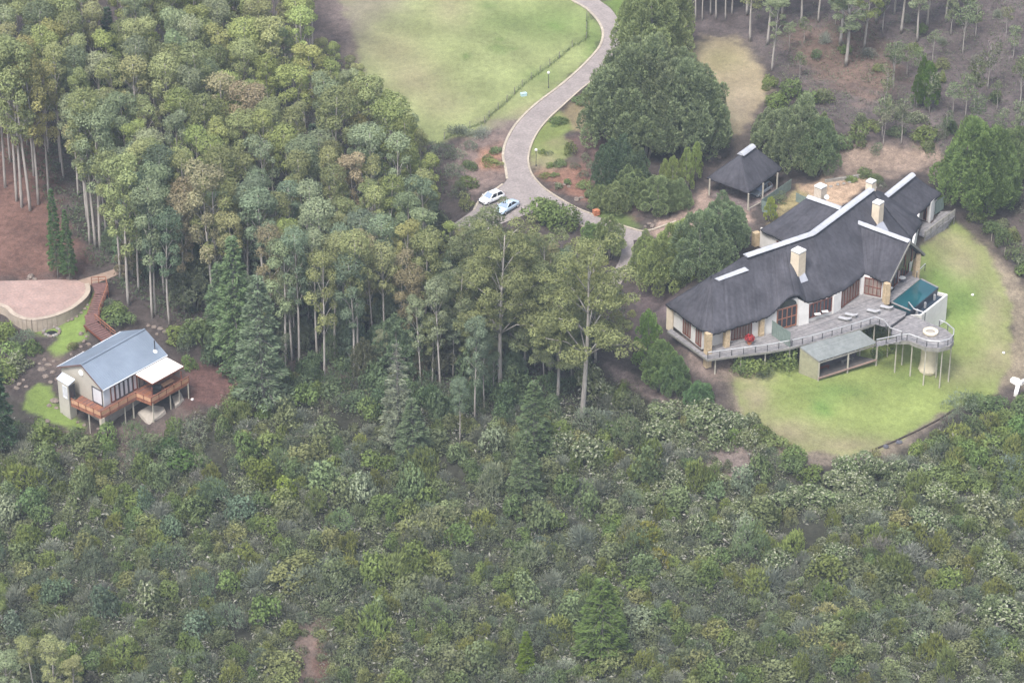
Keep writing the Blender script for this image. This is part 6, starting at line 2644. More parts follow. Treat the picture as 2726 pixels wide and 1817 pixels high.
EV2 = [(2128, 448, 12, 1.0, DG, 2, 'big dark green evergreen', 'behind the carport and courtyard fence'), (2172, 465, 11, .9, (.085, .112, .055), 0, 'big grey green evergreen', 'between the carport and the rear courtyard'), (2060, 415, 9, 1.2, DG, 0, 'round dark evergreen', 'behind the carport roof'), (2185, 430, 9, .9, (.095, .115, .052), 1, 'yellowish green evergreen', 'right of the tree behind the carport'),
       (2585, 545, 15, 1.0, (.080, .112, .038), 2, 'large dark evergreen', 'at the lodge\'s right corner'), (2630, 560, 14, .9, (.068, .095, .035), 0, 'tall dark evergreen', 'right behind the lodge corner evergreen'), (2690, 500, 9, 1.0, (.085, .11, .045), 1, 'smaller evergreen', 'at the right edge behind the lodge'), (2700, 450, 8, 1.0, (.085, .11, .045), 0, 'low evergreen', 'high on the right edge of view'),
       (1755, 780, 10, .95, (.112, .132, .052), 0, 'leafy green tree with several pale stems', 'behind the lodge\'s left roof, nearest'), (1800, 760, 11, .9, (.115, .138, .05), 2, 'leafy bright tree', 'behind the lodge\'s left roof, middle'), (1860, 735, 11, 1.05, (.078, .100, .052), 2, 'dark leafy tree', 'behind the lodge\'s left roof, farther'), (1920, 690, 11, 1.0, (.075, .098, .052), 0, 'grey green leafy tree', 'close behind the lodge ridge'), (1950, 660, 8, .9, (.082, .105, .05), 1, 'pale leafy tree', 'beside the rear stone pier'), (2050, 590, 5, .9, (.13, .15, .035), 3, 'yellow green bush tree', 'beside the short board fence'), (1720, 740, 8, .9, (.11, .132, .052), 0, 'leafy green tree', 'beside the end of the lower drive'),
       (1620, 690, 8, 1.0, MG, 1, 'mid green tree', 'on the left of the lower drive\'s end'), (1580, 680, 6, 1.1, (.085, .12, .045), 0, 'round green tree', 'below the lower drive'),
       (1725, 985, 11.5, .85, (.085, .128, .035), 3, 'narrow bright green tree', 'in front of the lodge\'s left end'), (1760, 1040, 9, 1.0, (.070, .098, .036), 1, 'dark green tree', 'in front of the lodge\'s left end'), (1790, 1050, 7, 1.0, (.065, .095, .040), 0, 'small dark green tree', 'on the bank left of the lodge column'),
       (1860, 1075, 3.6, 1.5, (.055, .090, .040), 2, 'low dark bush tree', 'above the path to the lawn')]
for px, py, H, w, c, v, look, where in EV2:
    p = P(px, py)
    put(p, 2.0)
    plant_tree(BUSHY[v], p, H, tuple(q * (1.0 if c in (DG, MG) else 1.85 if px < 2060 else 1.6) for q in c), look, where, w)
# top right: scattered gums and thin trees on the bare bank
for px, py, H, c in [(1700, 60, 16, GREYG), (2056, 190, 14, GREYG), (2045, 120, 15, GREYG), (1995, 110, 14, OLIVE), (2252, 178, 17, GREYG), (2302, 130, 14, LIME), (2240, 120, 16, BLUEG), (1850, 56, 16, GREYG), (1870, 54, 15, GREYG), (1905, 50, 16, OLIVE), (1930, 52, 15, BLUEG), (1890, 40, 15, BLUEG), (2130, 70, 13, BLUEG), (2180, 60, 14, GREYG), (2330, 60, 14, BLUEG), (2400, 90, 15, OLIVE), (2440, 110, 14, GREYG), (2470, 70, 14, BLUEG), (2520, 60, 13, OLIVE), (2080, 60, 14, OLIVE), (2380, 40, 13, GREYG), (1830, 44, 16, BLUEG), (1950, 38, 15, GREYG), (1990, 40, 15, BLUEG)]:
    p = P(px, py)
    put(p, 2.0)
    plant_tree(GUM[int(VR.integers(10))], p, H, vary(c, .07), GNAME[c], 'on the bank at the top right' if px > 2000 else 'behind the dry back lawn', VR.uniform(1.5, 2.0) if px > 1960 else VR.uniform(1.0, 1.3))
for i in range(36):
    for _ in range(30):
        px, py = VR.uniform(2100, 2740), VR.uniform(20, 400)
        p = P(px, py)
        if py < 60 + (px - 2100) * .02 or (px < 2330 and py > 220) or (2180 < px < 2350 and 100 < py < 330):
            continue
        if free(p, 2.4):
            break
    else:
        continue
    put(p, 1.6)
    plant_tree(THIN[int(VR.integers(4))], p, VR.uniform(4.5, 9), vary((.125, .145, .08), .15), 'thin half bare tree', ('high' if py < 150 else ('midway' if py < 280 else 'low')) + ' on the ' + ('left' if px < 2400 else 'right') + ' brown bank')
for px, py, H, w in [(2470, 290, 10, .8), (2440, 285, 7, .7), (2455, 250, 8, .6)]:
    p = P(px, py)
    put(p, 1.5)
    plant_tree(BUSHY[3], p, H, vary((.080, .125, .030), .05), 'bright green column shaped tree', 'alone on the brown bank above the lodge', w)

for i in range(60):
    px, py = VR.uniform(2000, 2740), VR.uniform(40, 420)
    p = P(px, py)
    if (px < 2330 and 230 < py) or px < 2030 + py * .5 or not free(p, 2.0):
        continue
    put(p, 1.2)
    bank_shrubs = globals().setdefault('bank_shrubs', [])
    bank_shrubs.append((px, py, p))

# the wood itself: fill between the hand-set trees
WOOD = [(-60, 120), (880, 110), (930, 200), (1000, 300), (1050, 380), (1180, 440), (1200, 560), (1230, 650), (1420, 660), (1540, 690), (1520, 760), (1280, 960), (1060, 1000), (940, 960), (760, 960), (690, 900), (600, 850), (520, 800), (430, 770), (330, 700), (290, 640), (240, 600), (150, 480), (-60, 420)]
count = 0
tries = 0
while count < 216 and tries < 14000:
    tries += 1
    px, py = VR.uniform(-60, 1540), VR.uniform(110, 1000)
    if seg_poly_sd(np.array([px]), np.array([py]), WOOD)[0] > 0:
        continue
    p = P(px, py)
    if not free(p, 3.5):
        continue
    put(p, 3.2)
    count += 1
    left = px < 350
    edge_ = px > 900 and py < 420
    H = VR.uniform(17, 22) if not edge_ else VR.uniform(8, 14)
    if px > 1150:
        H = VR.uniform(9, 14)
    lim = 90 + max(0, px - 880) * 1.05 if px > 860 else -999       # keep the field, cars and drive in view
    if 1150 < px < 1290:
        lim = 590
    elif 1290 <= px < 1480:
        lim = 620
    elif px >= 1480:
        lim = 650
    if py - H * 15.4 < lim:
        H = (py - lim) / 15.4
        if H < 6:
            count -= 1
            continue
    u = VR.random()
    if px < 260:
        c = OLIVE if u < .45 else (YEL if u < .6 else (LIME if u < .75 else GREYG))
    elif py > 700:
        c = OLIVE if u < .34 else (GREYG if u < .62 else (BLUEG if u < .82 else (RUST if u < .92 else LIME)))
    else:
        c = OLIVE if u < .44 else (GREYG if u < .68 else (LIME if u < .86 else (RUST if u < .92 else YEL)))
    if edge_:
        c = (OLIVE, GREYG, LIME)[int(VR.integers(3))]
    plant_tree(GUM[int(VR.integers(10))], p, H, vary(c, .10), GNAME[c], wood_place(px, py), VR.uniform(.88, 1.3))


# ---------------------------------------------------------------- shrubs
def shrub_puffs(rg, n, R, H):
    out = []
    for j in range(n):
        a = j * 2.4 + rg.uniform(-.5, .5)
        k = math.sqrt((j + .3) / n)
        r = R * rg.uniform(.22, .5)
        out.append((math.cos(a) * R * k * .72, math.sin(a) * R * k * .72, max(r * .6, H * (1 - .55 * k * k) - r * .5 + rg.uniform(-.28, .25) * H), r, r, r * rg.uniform(.8, 1.15)))
    return out


def leafy_shrub(i, mat_='leaf', tips=False, size=(.05, .11), dens=88, upright=False):
    rg = random.Random(40 + i)
    pf = shrub_puffs(rg, rg.randint(8, 15), 1.0, 1.15)
    C, N = puff_points(pf, dens * 1.25, zmin=-.6, inner=.5, rough=.2)
    tip = None
    if tips:
        tip = np.where((VR.random(len(C)) < .26) & (N[:, 2] > -.1), VR.uniform(.5, 1, len(C)), VR.uniform(0, .12, len(C)))
    N2 = N.copy()
    N2[:, 2] += .25
    al = None
    asp = .6
    if upright:
        al = N * .7 + np.array([0, 0, .8])
        asp = .34
    return leaf_mesh(f'shrub_{mat_}_{i}', C, N2, VR.uniform(size[0], size[1], len(C)), asp, tip, .6, mat_, al)


def twiggy_shrub(i):
    """Open grey shrub: fans of fine stems with sparse small leaves."""
    rg = random.Random(80 + i)
    n = 1000
    a = VR.uniform(0, 6.28, n)
    el = VR.uniform(.25, 1.45, n)
    L = VR.uniform(.45, 1.25, n)
    d = np.stack([np.cos(a) * np.cos(el), np.sin(a) * np.cos(el), np.sin(el)], 1)
    C = d * L[:, None] * np.array([1.0, 1.0, 1.0]) + VR.normal(0, .07, (n, 3))
    C[:, 2] = np.abs(C[:, 2])
    N = VR.normal(0, 1, (n, 3))
    return leaf_mesh(f'twiggy_{i}', C, N, VR.uniform(.08, .2, n), .15, None, .3, 'leaf', d)


SHR = {
    'fynbos_shrub': [leafy_shrub(i) for i in range(4)],
    'grey_shrub': [twiggy_shrub(i) for i in range(4)],
    'cone_bush': [leafy_shrub(10 + i, upright=True, size=(.07, .15), dens=72) for i in range(4)],
    'protea_bush': [leafy_shrub(20 + i, 'protea', True, (.055, .11), 92) for i in range(4)],
    'green_bush': [leafy_shrub(30 + i, size=(.055, .115), dens=92) for i in range(3)],
    'heath_bush': [leafy_shrub(50 + i, size=(.04, .09), dens=100, upright=True) for i in range(3)],
}
SCOL = {'fynbos_shrub': [(.122, .140, .068), (.108, .126, .066), (.136, .146, .062)], 'grey_shrub': [(.150, .160, .122), (.172, .178, .140), (.130, .142, .108)], 'cone_bush': [(.148, .172, .056), (.166, .180, .058), (.132, .162, .056)],
        'protea_bush': [(.112, .134, .062), (.100, .122, .060)], 'green_bush': [(.104, .140, .050), (.094, .126, .054), (.120, .152, .050)], 'heath_bush': [(.118, .140, .092), (.106, .124, .084), (.130, .150, .100)]}
SLOOK = {'fynbos_shrub': 'olive shrub', 'grey_shrub': 'grey twiggy shrub', 'cone_bush': 'yellow green upright bush', 'protea_bush': 'cream tipped flowering bush', 'green_bush': 'leafy green bush', 'heath_bush': 'blue grey heath bush'}


def plant_shrub(kind, p, R, H, where, colour=None):
    o = bpy.data.objects.new(kind, SHR[kind][int(VR.integers(len(SHR[kind])))])
    COL.objects.link(o)
    o.location = (p.x, p.y, p.z - .05)
    o.scale = (R * VR.uniform(.7, 1.35), R * VR.uniform(.75, 1.2), H * VR.uniform(.85, 1.2))
    o.rotation_euler = (VR.normal(0, .10), VR.normal(0, .10), VR.random() * 6.28)
    cs = SCOL[kind]
    c = vary(colour or cs[int(VR.integers(len(cs)))], .10)
    o.color = (*c, 1)
    o['category'] = 'shrub'
    register(o, SLOOK[kind], where, px_of(p)[0])
    return o


# hand-set bushes: kind, base px, radius, height, place
HB = [('green_bush', 2005, 998, 2.0, 2.9, 'under the narrow deck at the lodge\'s left'), ('green_bush', 2078, 978, 2.7, 3.4, 'beside the garden shelter\'s planked side'), ('green_bush', 1975, 992, 1.7, 2.4, 'under the narrow deck at the lodge\'s left'), ('heath_bush', 2045, 1002, 1.1, 1.2, 'at the lawn edge beside the shelter'), ('heath_bush', 2022, 1008, .9, 1.0, 'at the lawn edge beside the shelter'),
      ('green_bush', 2330, 905, 1.7, 2.6, 'in the dark tree well under the deck'), ('green_bush', 2352, 935, 1.6, 2.0, 'under the gangway to the lookout'), ('green_bush', 2340, 950, 1.3, 1.4, 'under the gangway to the lookout'),
      ('green_bush', 1462, 598, 2.8, 3.4, 'in the round hedge beside the parked cars'), ('green_bush', 1425, 584, 2.4, 3.0, 'in the round hedge beside the parked cars'), ('green_bush', 1500, 606, 2.4, 3.0, 'in the round hedge beside the parked cars'), ('green_bush', 1460, 570, 2.0, 2.2, 'in the round hedge beside the parked cars'),
      ('green_bush', 1520, 410, 1.3, 1.9, 'on the bank inside the drive bend'), ('heath_bush', 1560, 430, 1.1, 1.1, 'on the bank inside the drive bend'), ('heath_bush', 1575, 450, 1.2, 1.0, 'on the bank inside the drive bend'), ('heath_bush', 1530, 450, 1.0, 1.0, 'on the bank inside the drive bend'), ('heath_bush', 1552, 475, 1.1, 1.1, 'on the bank inside the drive bend'),
      ('green_bush', 1490, 440, 1.0, .9, 'in the red bed inside the drive bend'), ('green_bush', 1465, 445, .9, .7, 'in the red bed inside the drive bend'), ('green_bush', 1478, 472, .9, .8, 'in the red bed inside the drive bend'), ('green_bush', 1510, 488, .8, .7, 'in the red bed inside the drive bend'), ('cone_bush', 1450, 470, .8, .6, 'in the red bed inside the drive bend'), ('protea_bush', 1485, 500, .9, .7, 'in the red bed inside the drive bend'),
      ('green_bush', 1555, 500, 1.3, 1.2, 'left of the carport clump'), ('green_bush', 1575, 520, 1.4, 1.3, 'left of the carport clump'), ('green_bush', 1600, 500, 1.3, 1.5, 'left of the carport clump'), ('fynbos_shrub', 1580, 555, 1.2, 1.0, 'left of the carport clump'), ('green_bush', 1540, 270, 1.4, .8, 'in the small beds along the upper drive'), ('green_bush', 1570, 250, 1.3, .7, 'in the small beds along the upper drive'), ('green_bush', 1485, 325, 1.5, .7, 'in the small beds along the upper drive'), ('green_bush', 1555, 262, 1.3, .7, 'in the small beds along the upper drive'),
      ('cone_bush', 1445, 408, .7, .6, 'around the nearer lamp post'), ('heath_bush', 1462, 412, .7, .5, 'around the nearer lamp post'),
      ('green_bush', 1250, 445, 1.6, 1.0, 'on the bank left of the drive bend'), ('cone_bush', 1310, 440, 1.5, .8, 'on the bank left of the drive bend'), ('cone_bush', 1295, 425, 1.2, .7, 'on the bank left of the drive bend'), ('green_bush', 1318, 405, 1.0, .7, 'on the bank left of the drive bend'), ('heath_bush', 1250, 400, 1.6, 1.4, 'on the bank left of the drive bend'), ('heath_bush', 1215, 425, 1.8, 1.7, 'on the bank left of the drive bend'), ('grey_shrub', 1225, 360, 1.8, 1.5, 'on the bank left of the drive bend'), ('grey_shrub', 1280, 360, 1.5, 1.2, 'on the bank left of the drive bend'),
      ('heath_bush', 1130, 410, 2.4, 2.6, 'at the field corner of the wood'), ('heath_bush', 1180, 430, 2.4, 2.6, 'at the field corner of the wood'), ('green_bush', 1240, 500, 1.9, 2.0, 'left of the parked white hatchback'), ('heath_bush', 1225, 530, 2.2, 2.6, 'left of the parked white hatchback'), ('heath_bush', 1210, 480, 2.2, 2.4, 'left of the parked white hatchback'), ('fynbos_shrub', 1245, 555, 2.0, 2.2, 'left of the parked white hatchback'),
      ('green_bush', 2240, 395, 2.0, 2.1, 'in the group behind the rear courtyard'), ('green_bush', 2285, 385, 2.5, 2.8, 'in the group behind the rear courtyard'), ('green_bush', 2325, 350, 1.7, 2.0, 'in the group behind the rear courtyard'), ('heath_bush', 2335, 412, 1.4, 1.6, 'in the group behind the rear courtyard'), ('green_bush', 2455, 382, 2.4, 2.4, 'on the pale earth above the east wing'), ('heath_bush', 2500, 372, 1.7, 2.2, 'on the pale earth above the east wing'), ('protea_bush', 2442, 322, 1.5, 1.4, 'on the pale earth above the east wing'), ('fynbos_shrub', 2290, 330, 1.6, 1.5, 'in the group behind the rear courtyard'), ('green_bush', 2530, 350, 1.6, 2.0, 'on the pale earth above the east wing'),
      ('green_bush', 2100, 260, 2.6, 2.6, 'at the bare bank beside the back lawn'), ('green_bush', 2070, 285, 2.2, 2.2, 'at the bare bank beside the back lawn'), ('green_bush', 2150, 280, 2.3, 2.2, 'at the bare bank beside the back lawn'), ('green_bush', 2045, 235, 1.6, 2.0, 'at the bare bank beside the back lawn'), ('fynbos_shrub', 2195, 270, 2.0, 1.7, 'at the bare bank beside the back lawn'),
      ('green_bush', 2295, 470, 1.2, 1.5, 'in the rear courtyard bed'), ('green_bush', 2330, 480, 1.3, 1.0, 'in the rear courtyard bed'), ('heath_bush', 2345, 498, 1.0, .8, 'in the rear courtyard bed'), ('green_bush', 2265, 482, .9, .9, 'in the rear courtyard bed'), ('fynbos_shrub', 2074, 540, 1.2, 1.5, 'between the carport fence and the lodge'),
      ('green_bush', 2600, 590, 1.6, 2.2, 'in the row along the lawn\'s right fence'), ('green_bush', 2640, 625, 1.7, 2.4, 'in the row along the lawn\'s right fence'), ('green_bush', 2670, 650, 1.8, 2.4, 'in the row along the lawn\'s right fence'), ('fynbos_shrub', 2700, 690, 1.7, 2.2, 'in the row along the lawn\'s right fence'), ('green_bush', 2725, 730, 1.7, 2.2, 'in the row along the lawn\'s right fence'), ('fynbos_shrub', 2660, 615, 1.7, 2.0, 'in the row along the lawn\'s right fence'), ('fynbos_shrub', 2700, 640, 1.6, 2.0, 'in the row along the lawn\'s right fence'), ('protea_bush', 2715, 705, 1.2, 1.6, 'in the row along the lawn\'s right fence'),
      ('green_bush', 30, 960, 2.4, 3.0, 'at the left edge beside the cottage grass'), ('heath_bush', 60, 930, 2.2, 2.6, 'at the left edge beside the cottage grass'), ('green_bush', 15, 905, 2.2, 2.8, 'at the left edge beside the cottage grass'), ('protea_bush', 50, 985, 1.8, 2.2, 'at the left edge beside the cottage grass'), ('green_bush', 90, 940, 1.6, 1.8, 'at the left edge beside the cottage grass'), ('green_bush', 8, 1000, 2.0, 2.4, 'at the left edge beside the cottage grass'),
      ('green_bush', 305, 850, 1.9, 2.3, 'right of the timber stair'), ('green_bush', 330, 868, 2.0, 2.2, 'right of the timber stair'), ('heath_bush', 290, 830, 1.5, 1.8, 'right of the timber stair'), ('green_bush', 520, 915, 2.8, 3.4, 'right of the cottage roof'), ('green_bush', 550, 900, 2.4, 2.8, 'right of the cottage roof'), ('green_bush', 480, 905, 2.0, 2.4, 'right of the cottage roof'), ('green_bush', 508, 980, 1.1, 2.6, 'beside the cottage awning'), ('heath_bush', 495, 935, 1.6, 2.0, 'right of the cottage roof'), ('fynbos_shrub', 196, 925, .9, .9, 'on the grass between the stair and cottage'),
      ('protea_bush', 2000, 1130, 1.7, 1.7, 'against the lawn\'s lower left edge'), ('green_bush', 2060, 1190, 2.0, 1.8, 'along the lawn\'s lower edge'), ('green_bush', 2110, 1230, 2.0, 1.8, 'along the lawn\'s lower edge'), ('green_bush', 2160, 1280, 2.2, 2.0, 'along the lawn\'s lower edge'), ('green_bush', 2030, 1160, 1.8, 1.6, 'along the lawn\'s lower edge'), ('cone_bush', 2080, 1185, 1.2, 1.0, 'along the lawn\'s lower edge'), ('fynbos_shrub', 2330, 1225, 1.5, 1.4, 'along the lawn\'s lower edge'), ('protea_bush', 2460, 1240, 1.6, 1.6, 'below the lawn edging logs'), ('protea_bush', 2480, 1270, 1.8, 1.8, 'below the lawn edging logs'), ('protea_bush', 2420, 1280, 1.8, 1.6, 'below the lawn edging logs')]
for k, px, py, R, H, where in HB:
    p = P(px, py)
    put(p, R * 1.1)
    plant_shrub(k, p, R, H / 1.25, where)
for px, py, p in globals().get('bank_shrubs', []):
    plant_shrub(('fynbos_shrub', 'heath_bush', 'green_bush', 'grey_shrub')[int(VR.integers(4))], p, VR.uniform(.8, 1.7), VR.uniform(.8, 1.8), ('high' if py < 150 else ('midway' if py < 280 else 'low')) + ' on the ' + ('left' if px < 2400 else 'right') + ' brown bank')
# a skirt of bushes hides the feet of the wood
for i in range(90):
    t_ = VR.random()
    px = 560 + t_ * 960
    py = np.interp(px, [560, 700, 900, 1100, 1300, 1520], [930, 1010, 1030, 1070, 1080, 1030]) + VR.uniform(-55, 50)
    p = P(px, py)
    if any((q[0] - p.x) ** 2 + (q[1] - p.y) ** 2 < 1.6 for q in placed):
        continue
    put(p, 1.3)
    plant_shrub(('green_bush', 'heath_bush', 'fynbos_shrub')[int(VR.integers(3))], p, VR.uniform(1.3, 2.4), VR.uniform(1.8, 3.6), ('at the foot of the wood, left part' if px < 880 else 'at the foot of the wood, middle' if px < 1200 else 'at the foot of the wood, right part'), tuple(v * .85 for v in (.092, .128, .066)))
# big bushes in front of the lawn's right end
for i in range(46):
    for _ in range(40):
        px, py = VR.uniform(2500, 2760), VR.uniform(1075, 1330)
        p = P(px, py)
        if seg_poly_sd(np.array([px]), np.array([py]), [(2560, 1085), (2640, 1065), (2780, 1090), (2780, 1330), (2480, 1330), (2500, 1180)])[0] < 0 and free(p, 2.6):
            break
    else:
        continue
    put(p, 2.2)
    k = 'green_bush' if VR.random() < .7 else ('heath_bush' if VR.random() < .6 else 'cone_bush')
    plant_shrub(k, p, VR.uniform(1.5, 2.3), VR.uniform(1.6, 2.4), ('in the upper' if py < 1190 else 'in the lower') + ' thicket below the lawn', None)

# a band of big cream topped bushes along the lawn's lower edge, and tall loners over the slope
for px, py in [(1880, 1120), (1910, 1150), (1850, 1145), (1950, 1140), (1790, 1110), (1760, 1130), (1830, 1180), (1920, 1190), (2250, 1260), (2290, 1250), (2370, 1265), (2330, 1280), (2220, 1290), (2270, 1310), (2400, 1300), (2150, 1330), (2200, 1350), (2110, 1345), (2250, 1350), (2300, 1340), (2350, 1345), (2060, 1350), (2500, 1330)]:
    p = P(px, py)
    R_ = VR.uniform(1.7, 2.5)
    put(p, R_ * 1.05)
    plant_shrub('protea_bush', p, R_, VR.uniform(1.7, 2.4), 'in the band below the lawn, left part' if px < 2000 else 'in the band below the lawn, right part', (.112, .140, .066))
for i in range(70):
    px, py = VR.uniform(-40, 2000), VR.uniform(1120, 1700)
    if py < 1180 and px < 560:
        continue
    p = P(px, py)
    if not free(p, 3.0):
        continue
    R_ = VR.uniform(1.6, 2.7)
    put(p, R_ * 1.1)
    o = plant_shrub(('green_bush', 'heath_bush', 'fynbos_shrub', 'heath_bush')[int(VR.integers(4))], p, R_, R_ * VR.uniform(1.1, 1.7), 'on the slope', ((.10, .135, .085) if px < 900 and py > 1350 else (.118, .150, .074)) if VR.random() < .8 else (.17, .19, .12))
    k_ = o.name.split('.')[0]
    REG[(SLOOK[k_], 'on the slope')].pop()
    register(o, 'tall ' + SLOOK[k_], ('on the upper slope' if py < 1330 else 'on the middle slope' if py < 1520 else 'on the lower slope'), px)
REG = {k: v for k, v in REG.items() if v}
# the shrub slope below
SLOPE = [(-120, 1150), (60, 1140), (330, 1190), (470, 1150), (560, 1090), (760, 1000), (900, 1040), (1080, 1010), (1300, 1060), (1480, 1060), (1560, 1040), (1650, 1030), (1780, 1110), (1860, 1110), (1990, 1130), (2110, 1240), (2200, 1290), (2330, 1240), (2420, 1220), (2520, 1140), (2850, 1100), (2850, 1960), (-120, 1960)]
BARE_PX = [[(790, 1670), (850, 1660), (860, 1840), (770, 1840)], [(1620, 970), (1800, 1080), (1850, 1140), (1790, 1130), (1640, 1020)], [(1890, 1200), (1990, 1200), (2020, 1250), (1950, 1290), (1890, 1250)],
           [(2110, 1400), (2190, 1400), (2220, 1440), (2140, 1470)], [(545, 1540), (580, 1540), (640, 1640), (700, 1770), (665, 1780), (600, 1660)], [(1870, 1330), (1900, 1330), (2010, 1480), (1985, 1490)], [(2050, 1240), (2080, 1250), (2200, 1330), (2160, 1335)], [(1130, 1180), (1230, 1230), (1260, 1310), (1180, 1280)], [(2060, 1390), (2190, 1400), (2180, 1440), (2080, 1440)], [(820, 1090), (930, 1110), (1000, 1180), (900, 1170)], [(430, 1130), (480, 1220), (450, 1260), (400, 1180)], [(560, 1080), (610, 1240), (580, 1300), (530, 1180)]]


BANDS = ['top band', 'second band', 'third band', 'fourth band', 'fifth band', 'sixth band', 'seventh band', 'eighth band']


def slope_place(px, py):
    b_ = BANDS[int(min(7, max(0, (py - 1010) / 103)))]
    col_ = ('below the cottage' if px < 520 else 'below the pines' if px < 950 else 'below spiky conifer' if px < 1350 else 'below white trunk' if px < 1800 else 'below the lawn' if px < 2090 else 'below the lookout' if px < 2330 else 'at right end')
    return f'in slope\'s {b_} ' + col_


def slope_place_old(px, py):
    col_ = ('below the cottage' if px < 520 else 'below the tall pines' if px < 950 else 'below the bare topped conifer' if px < 1350 else 'below the white trunked gum' if px < 1800 else 'below the big lawn' if px < 2330 else 'below the lawn\'s right end')
    row = 'high on the slope' if py < 1280 else ('midway down the slope' if py < 1480 else ('low on the slope' if py < 1660 else 'lowest on the slope'))
    return row + ' ' + col_


kinds = list(SHR)
counts = {k: sum(1 for o in COL.objects if o.name.split('.')[0] == k) for k in kinds}
extra = []
tries = 0
n_sh = 0
while tries < 22000:
    tries += 1
    px, py = VR.uniform(-110, 2840), VR.uniform(1000, 1950)
    xy = (np.array([px]), np.array([py]))
    if seg_poly_sd(*xy, SLOPE)[0] > 0:
        continue
    if any(seg_poly_sd(*xy, b)[0] < 0 for b in BARE_PX):
        continue
    p = P(px, py)
    big = VR.random()
    R = 1.0 + 1.6 * big ** 1.8
    if py < 1300:
        R *= 1.2
    if not free(p, R * 1.12):
        continue
    put(p, R * 1.12)
    # stands of one kind: a slow field picks the mix
    f1 = math.sin(p.x * .11 + 1.5 * math.sin(p.y * .09)) + .5 * math.sin(p.y * .21 + p.x * .05)
    u = VR.random()
    if px > 1700 and py < 1560:
        w = [.18, .12, .25 if px > 2350 else .12, .38 if f1 > -.5 else .2, .10, .12]
    elif px > 2200:
        w = [.28, .12, .2, .18, .1, .14]
    elif px < 700 and py < 1500:
        w = [.34, .07, .08, .01, .36, .16]
    elif px > 1400 and py < 1300:
        w = [.2, .15, .1, .34, .1, .1]
    else:
        w = [.42, .10 + .1 * (f1 > 0), .10, .012, .18, .22]
    k = kinds[int(np.searchsorted(np.cumsum(np.array(w) / sum(w)), u))] if u < 1 else kinds[0]
    H = R * VR.uniform(.85, 1.3) * (1.15 if k in ('cone_bush', 'green_bush') else .95)
    inview = -10 < px < 2736 and py < 1840
    if counts[k] < 292 and inview:
        counts[k] += 1
        n_sh += 1
        plant_shrub(k, p, R, H, slope_place(px, py))
    else:
        extra.append((k, p, R, H))
# small plants crowd the gaps
for _ in range(1500):
    px, py = VR.uniform(-100, 2830), VR.uniform(1010, 1900)
    if seg_poly_sd(np.array([px]), np.array([py]), SLOPE)[0] > 0:
        continue
    p = P(px, py)
    extra.append(('x', p, VR.uniform(.4, .95), VR.uniform(.4, 1.0)))
# the scrub carries on past the edges of the view
for _ in range(520):
    px, py = (VR.uniform(-250, -70) if VR.random() < .5 else VR.uniform(2745, 2960)), VR.uniform(700, 1900)
    if px < 0 and py < 900:
        continue
    extra.append(('x', P(px, py), VR.uniform(.7, 2.0), VR.uniform(.7, 2.0)))
print('shrubs', counts, 'extra', len(extra), 'trees', count)
# understorey: dull small trees filling the dark gaps between the poles
n_u = 0
for _ in range(1500):
    px, py = VR.uniform(180, 1450), VR.uniform(560, 1075)
    if seg_poly_sd(np.array([px]), np.array([py]), [(250, 640), (420, 560), (1150, 620), (1400, 760), (1500, 1000), (1350, 1060), (1000, 1040), (760, 985), (680, 930), (600, 870), (440, 800), (390, 790), (330, 720)])[0] > 0 or n_u >= 95:
        continue
    p = P(px, py)
    if any((q[0] - p.x) ** 2 + (q[1] - p.y) ** 2 < 2.2 for q in placed):
        continue
    H = VR.uniform(5, 10)
    if px > 1150 and py - H * 15.4 < 640:
        continue
    n_u += 1
    put(p, 1.0)
    t = plant_tree(BUSHY[int(VR.choice([1, 3]))], p, H, vary((.115, .145, .088) if VR.random() < .75 else (.15, .145, .09), .15), 'dull understorey tree', 'among the poles ' + wood_place(px, py).replace('in the ', 'of the ', 1) if False else wood_place(px, py), VR.uniform(.9, 1.4))
    t.name = 'understorey_tree'
# young gums with low crowns closing the wood's front
n_y = 0
for _ in range(3000):
    px, py = VR.uniform(560, 1560), VR.uniform(640, 1075)
    if n_y >= 120 or seg_poly_sd(np.array([px]), np.array([py]), [(400, 800), (560, 800), (700, 760), (1000, 640), (1150, 660), (1290, 720), (1500, 740), (1620, 880), (1520, 1010), (1400, 1070), (1080, 1070), (900, 1040), (700, 1000), (620, 940), (560, 890)])[0] > 0:
        continue
    p = P(px, py)
    if any((q[0] - p.x) ** 2 + (q[1] - p.y) ** 2 < 3.4 for q in placed):
        continue
    H = VR.uniform(6, 12)
    if px > 1150 and py - H * 15.4 < 650:
        continue
    n_y += 1
    put(p, 1.6)
    c = (OLIVE, GREYG, BLUEG, BLUEG)[int(VR.integers(4))]
    t = plant_tree(GUM[int(VR.integers(10))], p, H, tuple(v * .85 for v in vary(c, .12)), 'low crowned young gum', wood_place(px, py), VR.uniform(1.2, 1.7))
    t.name = 'young_gum'
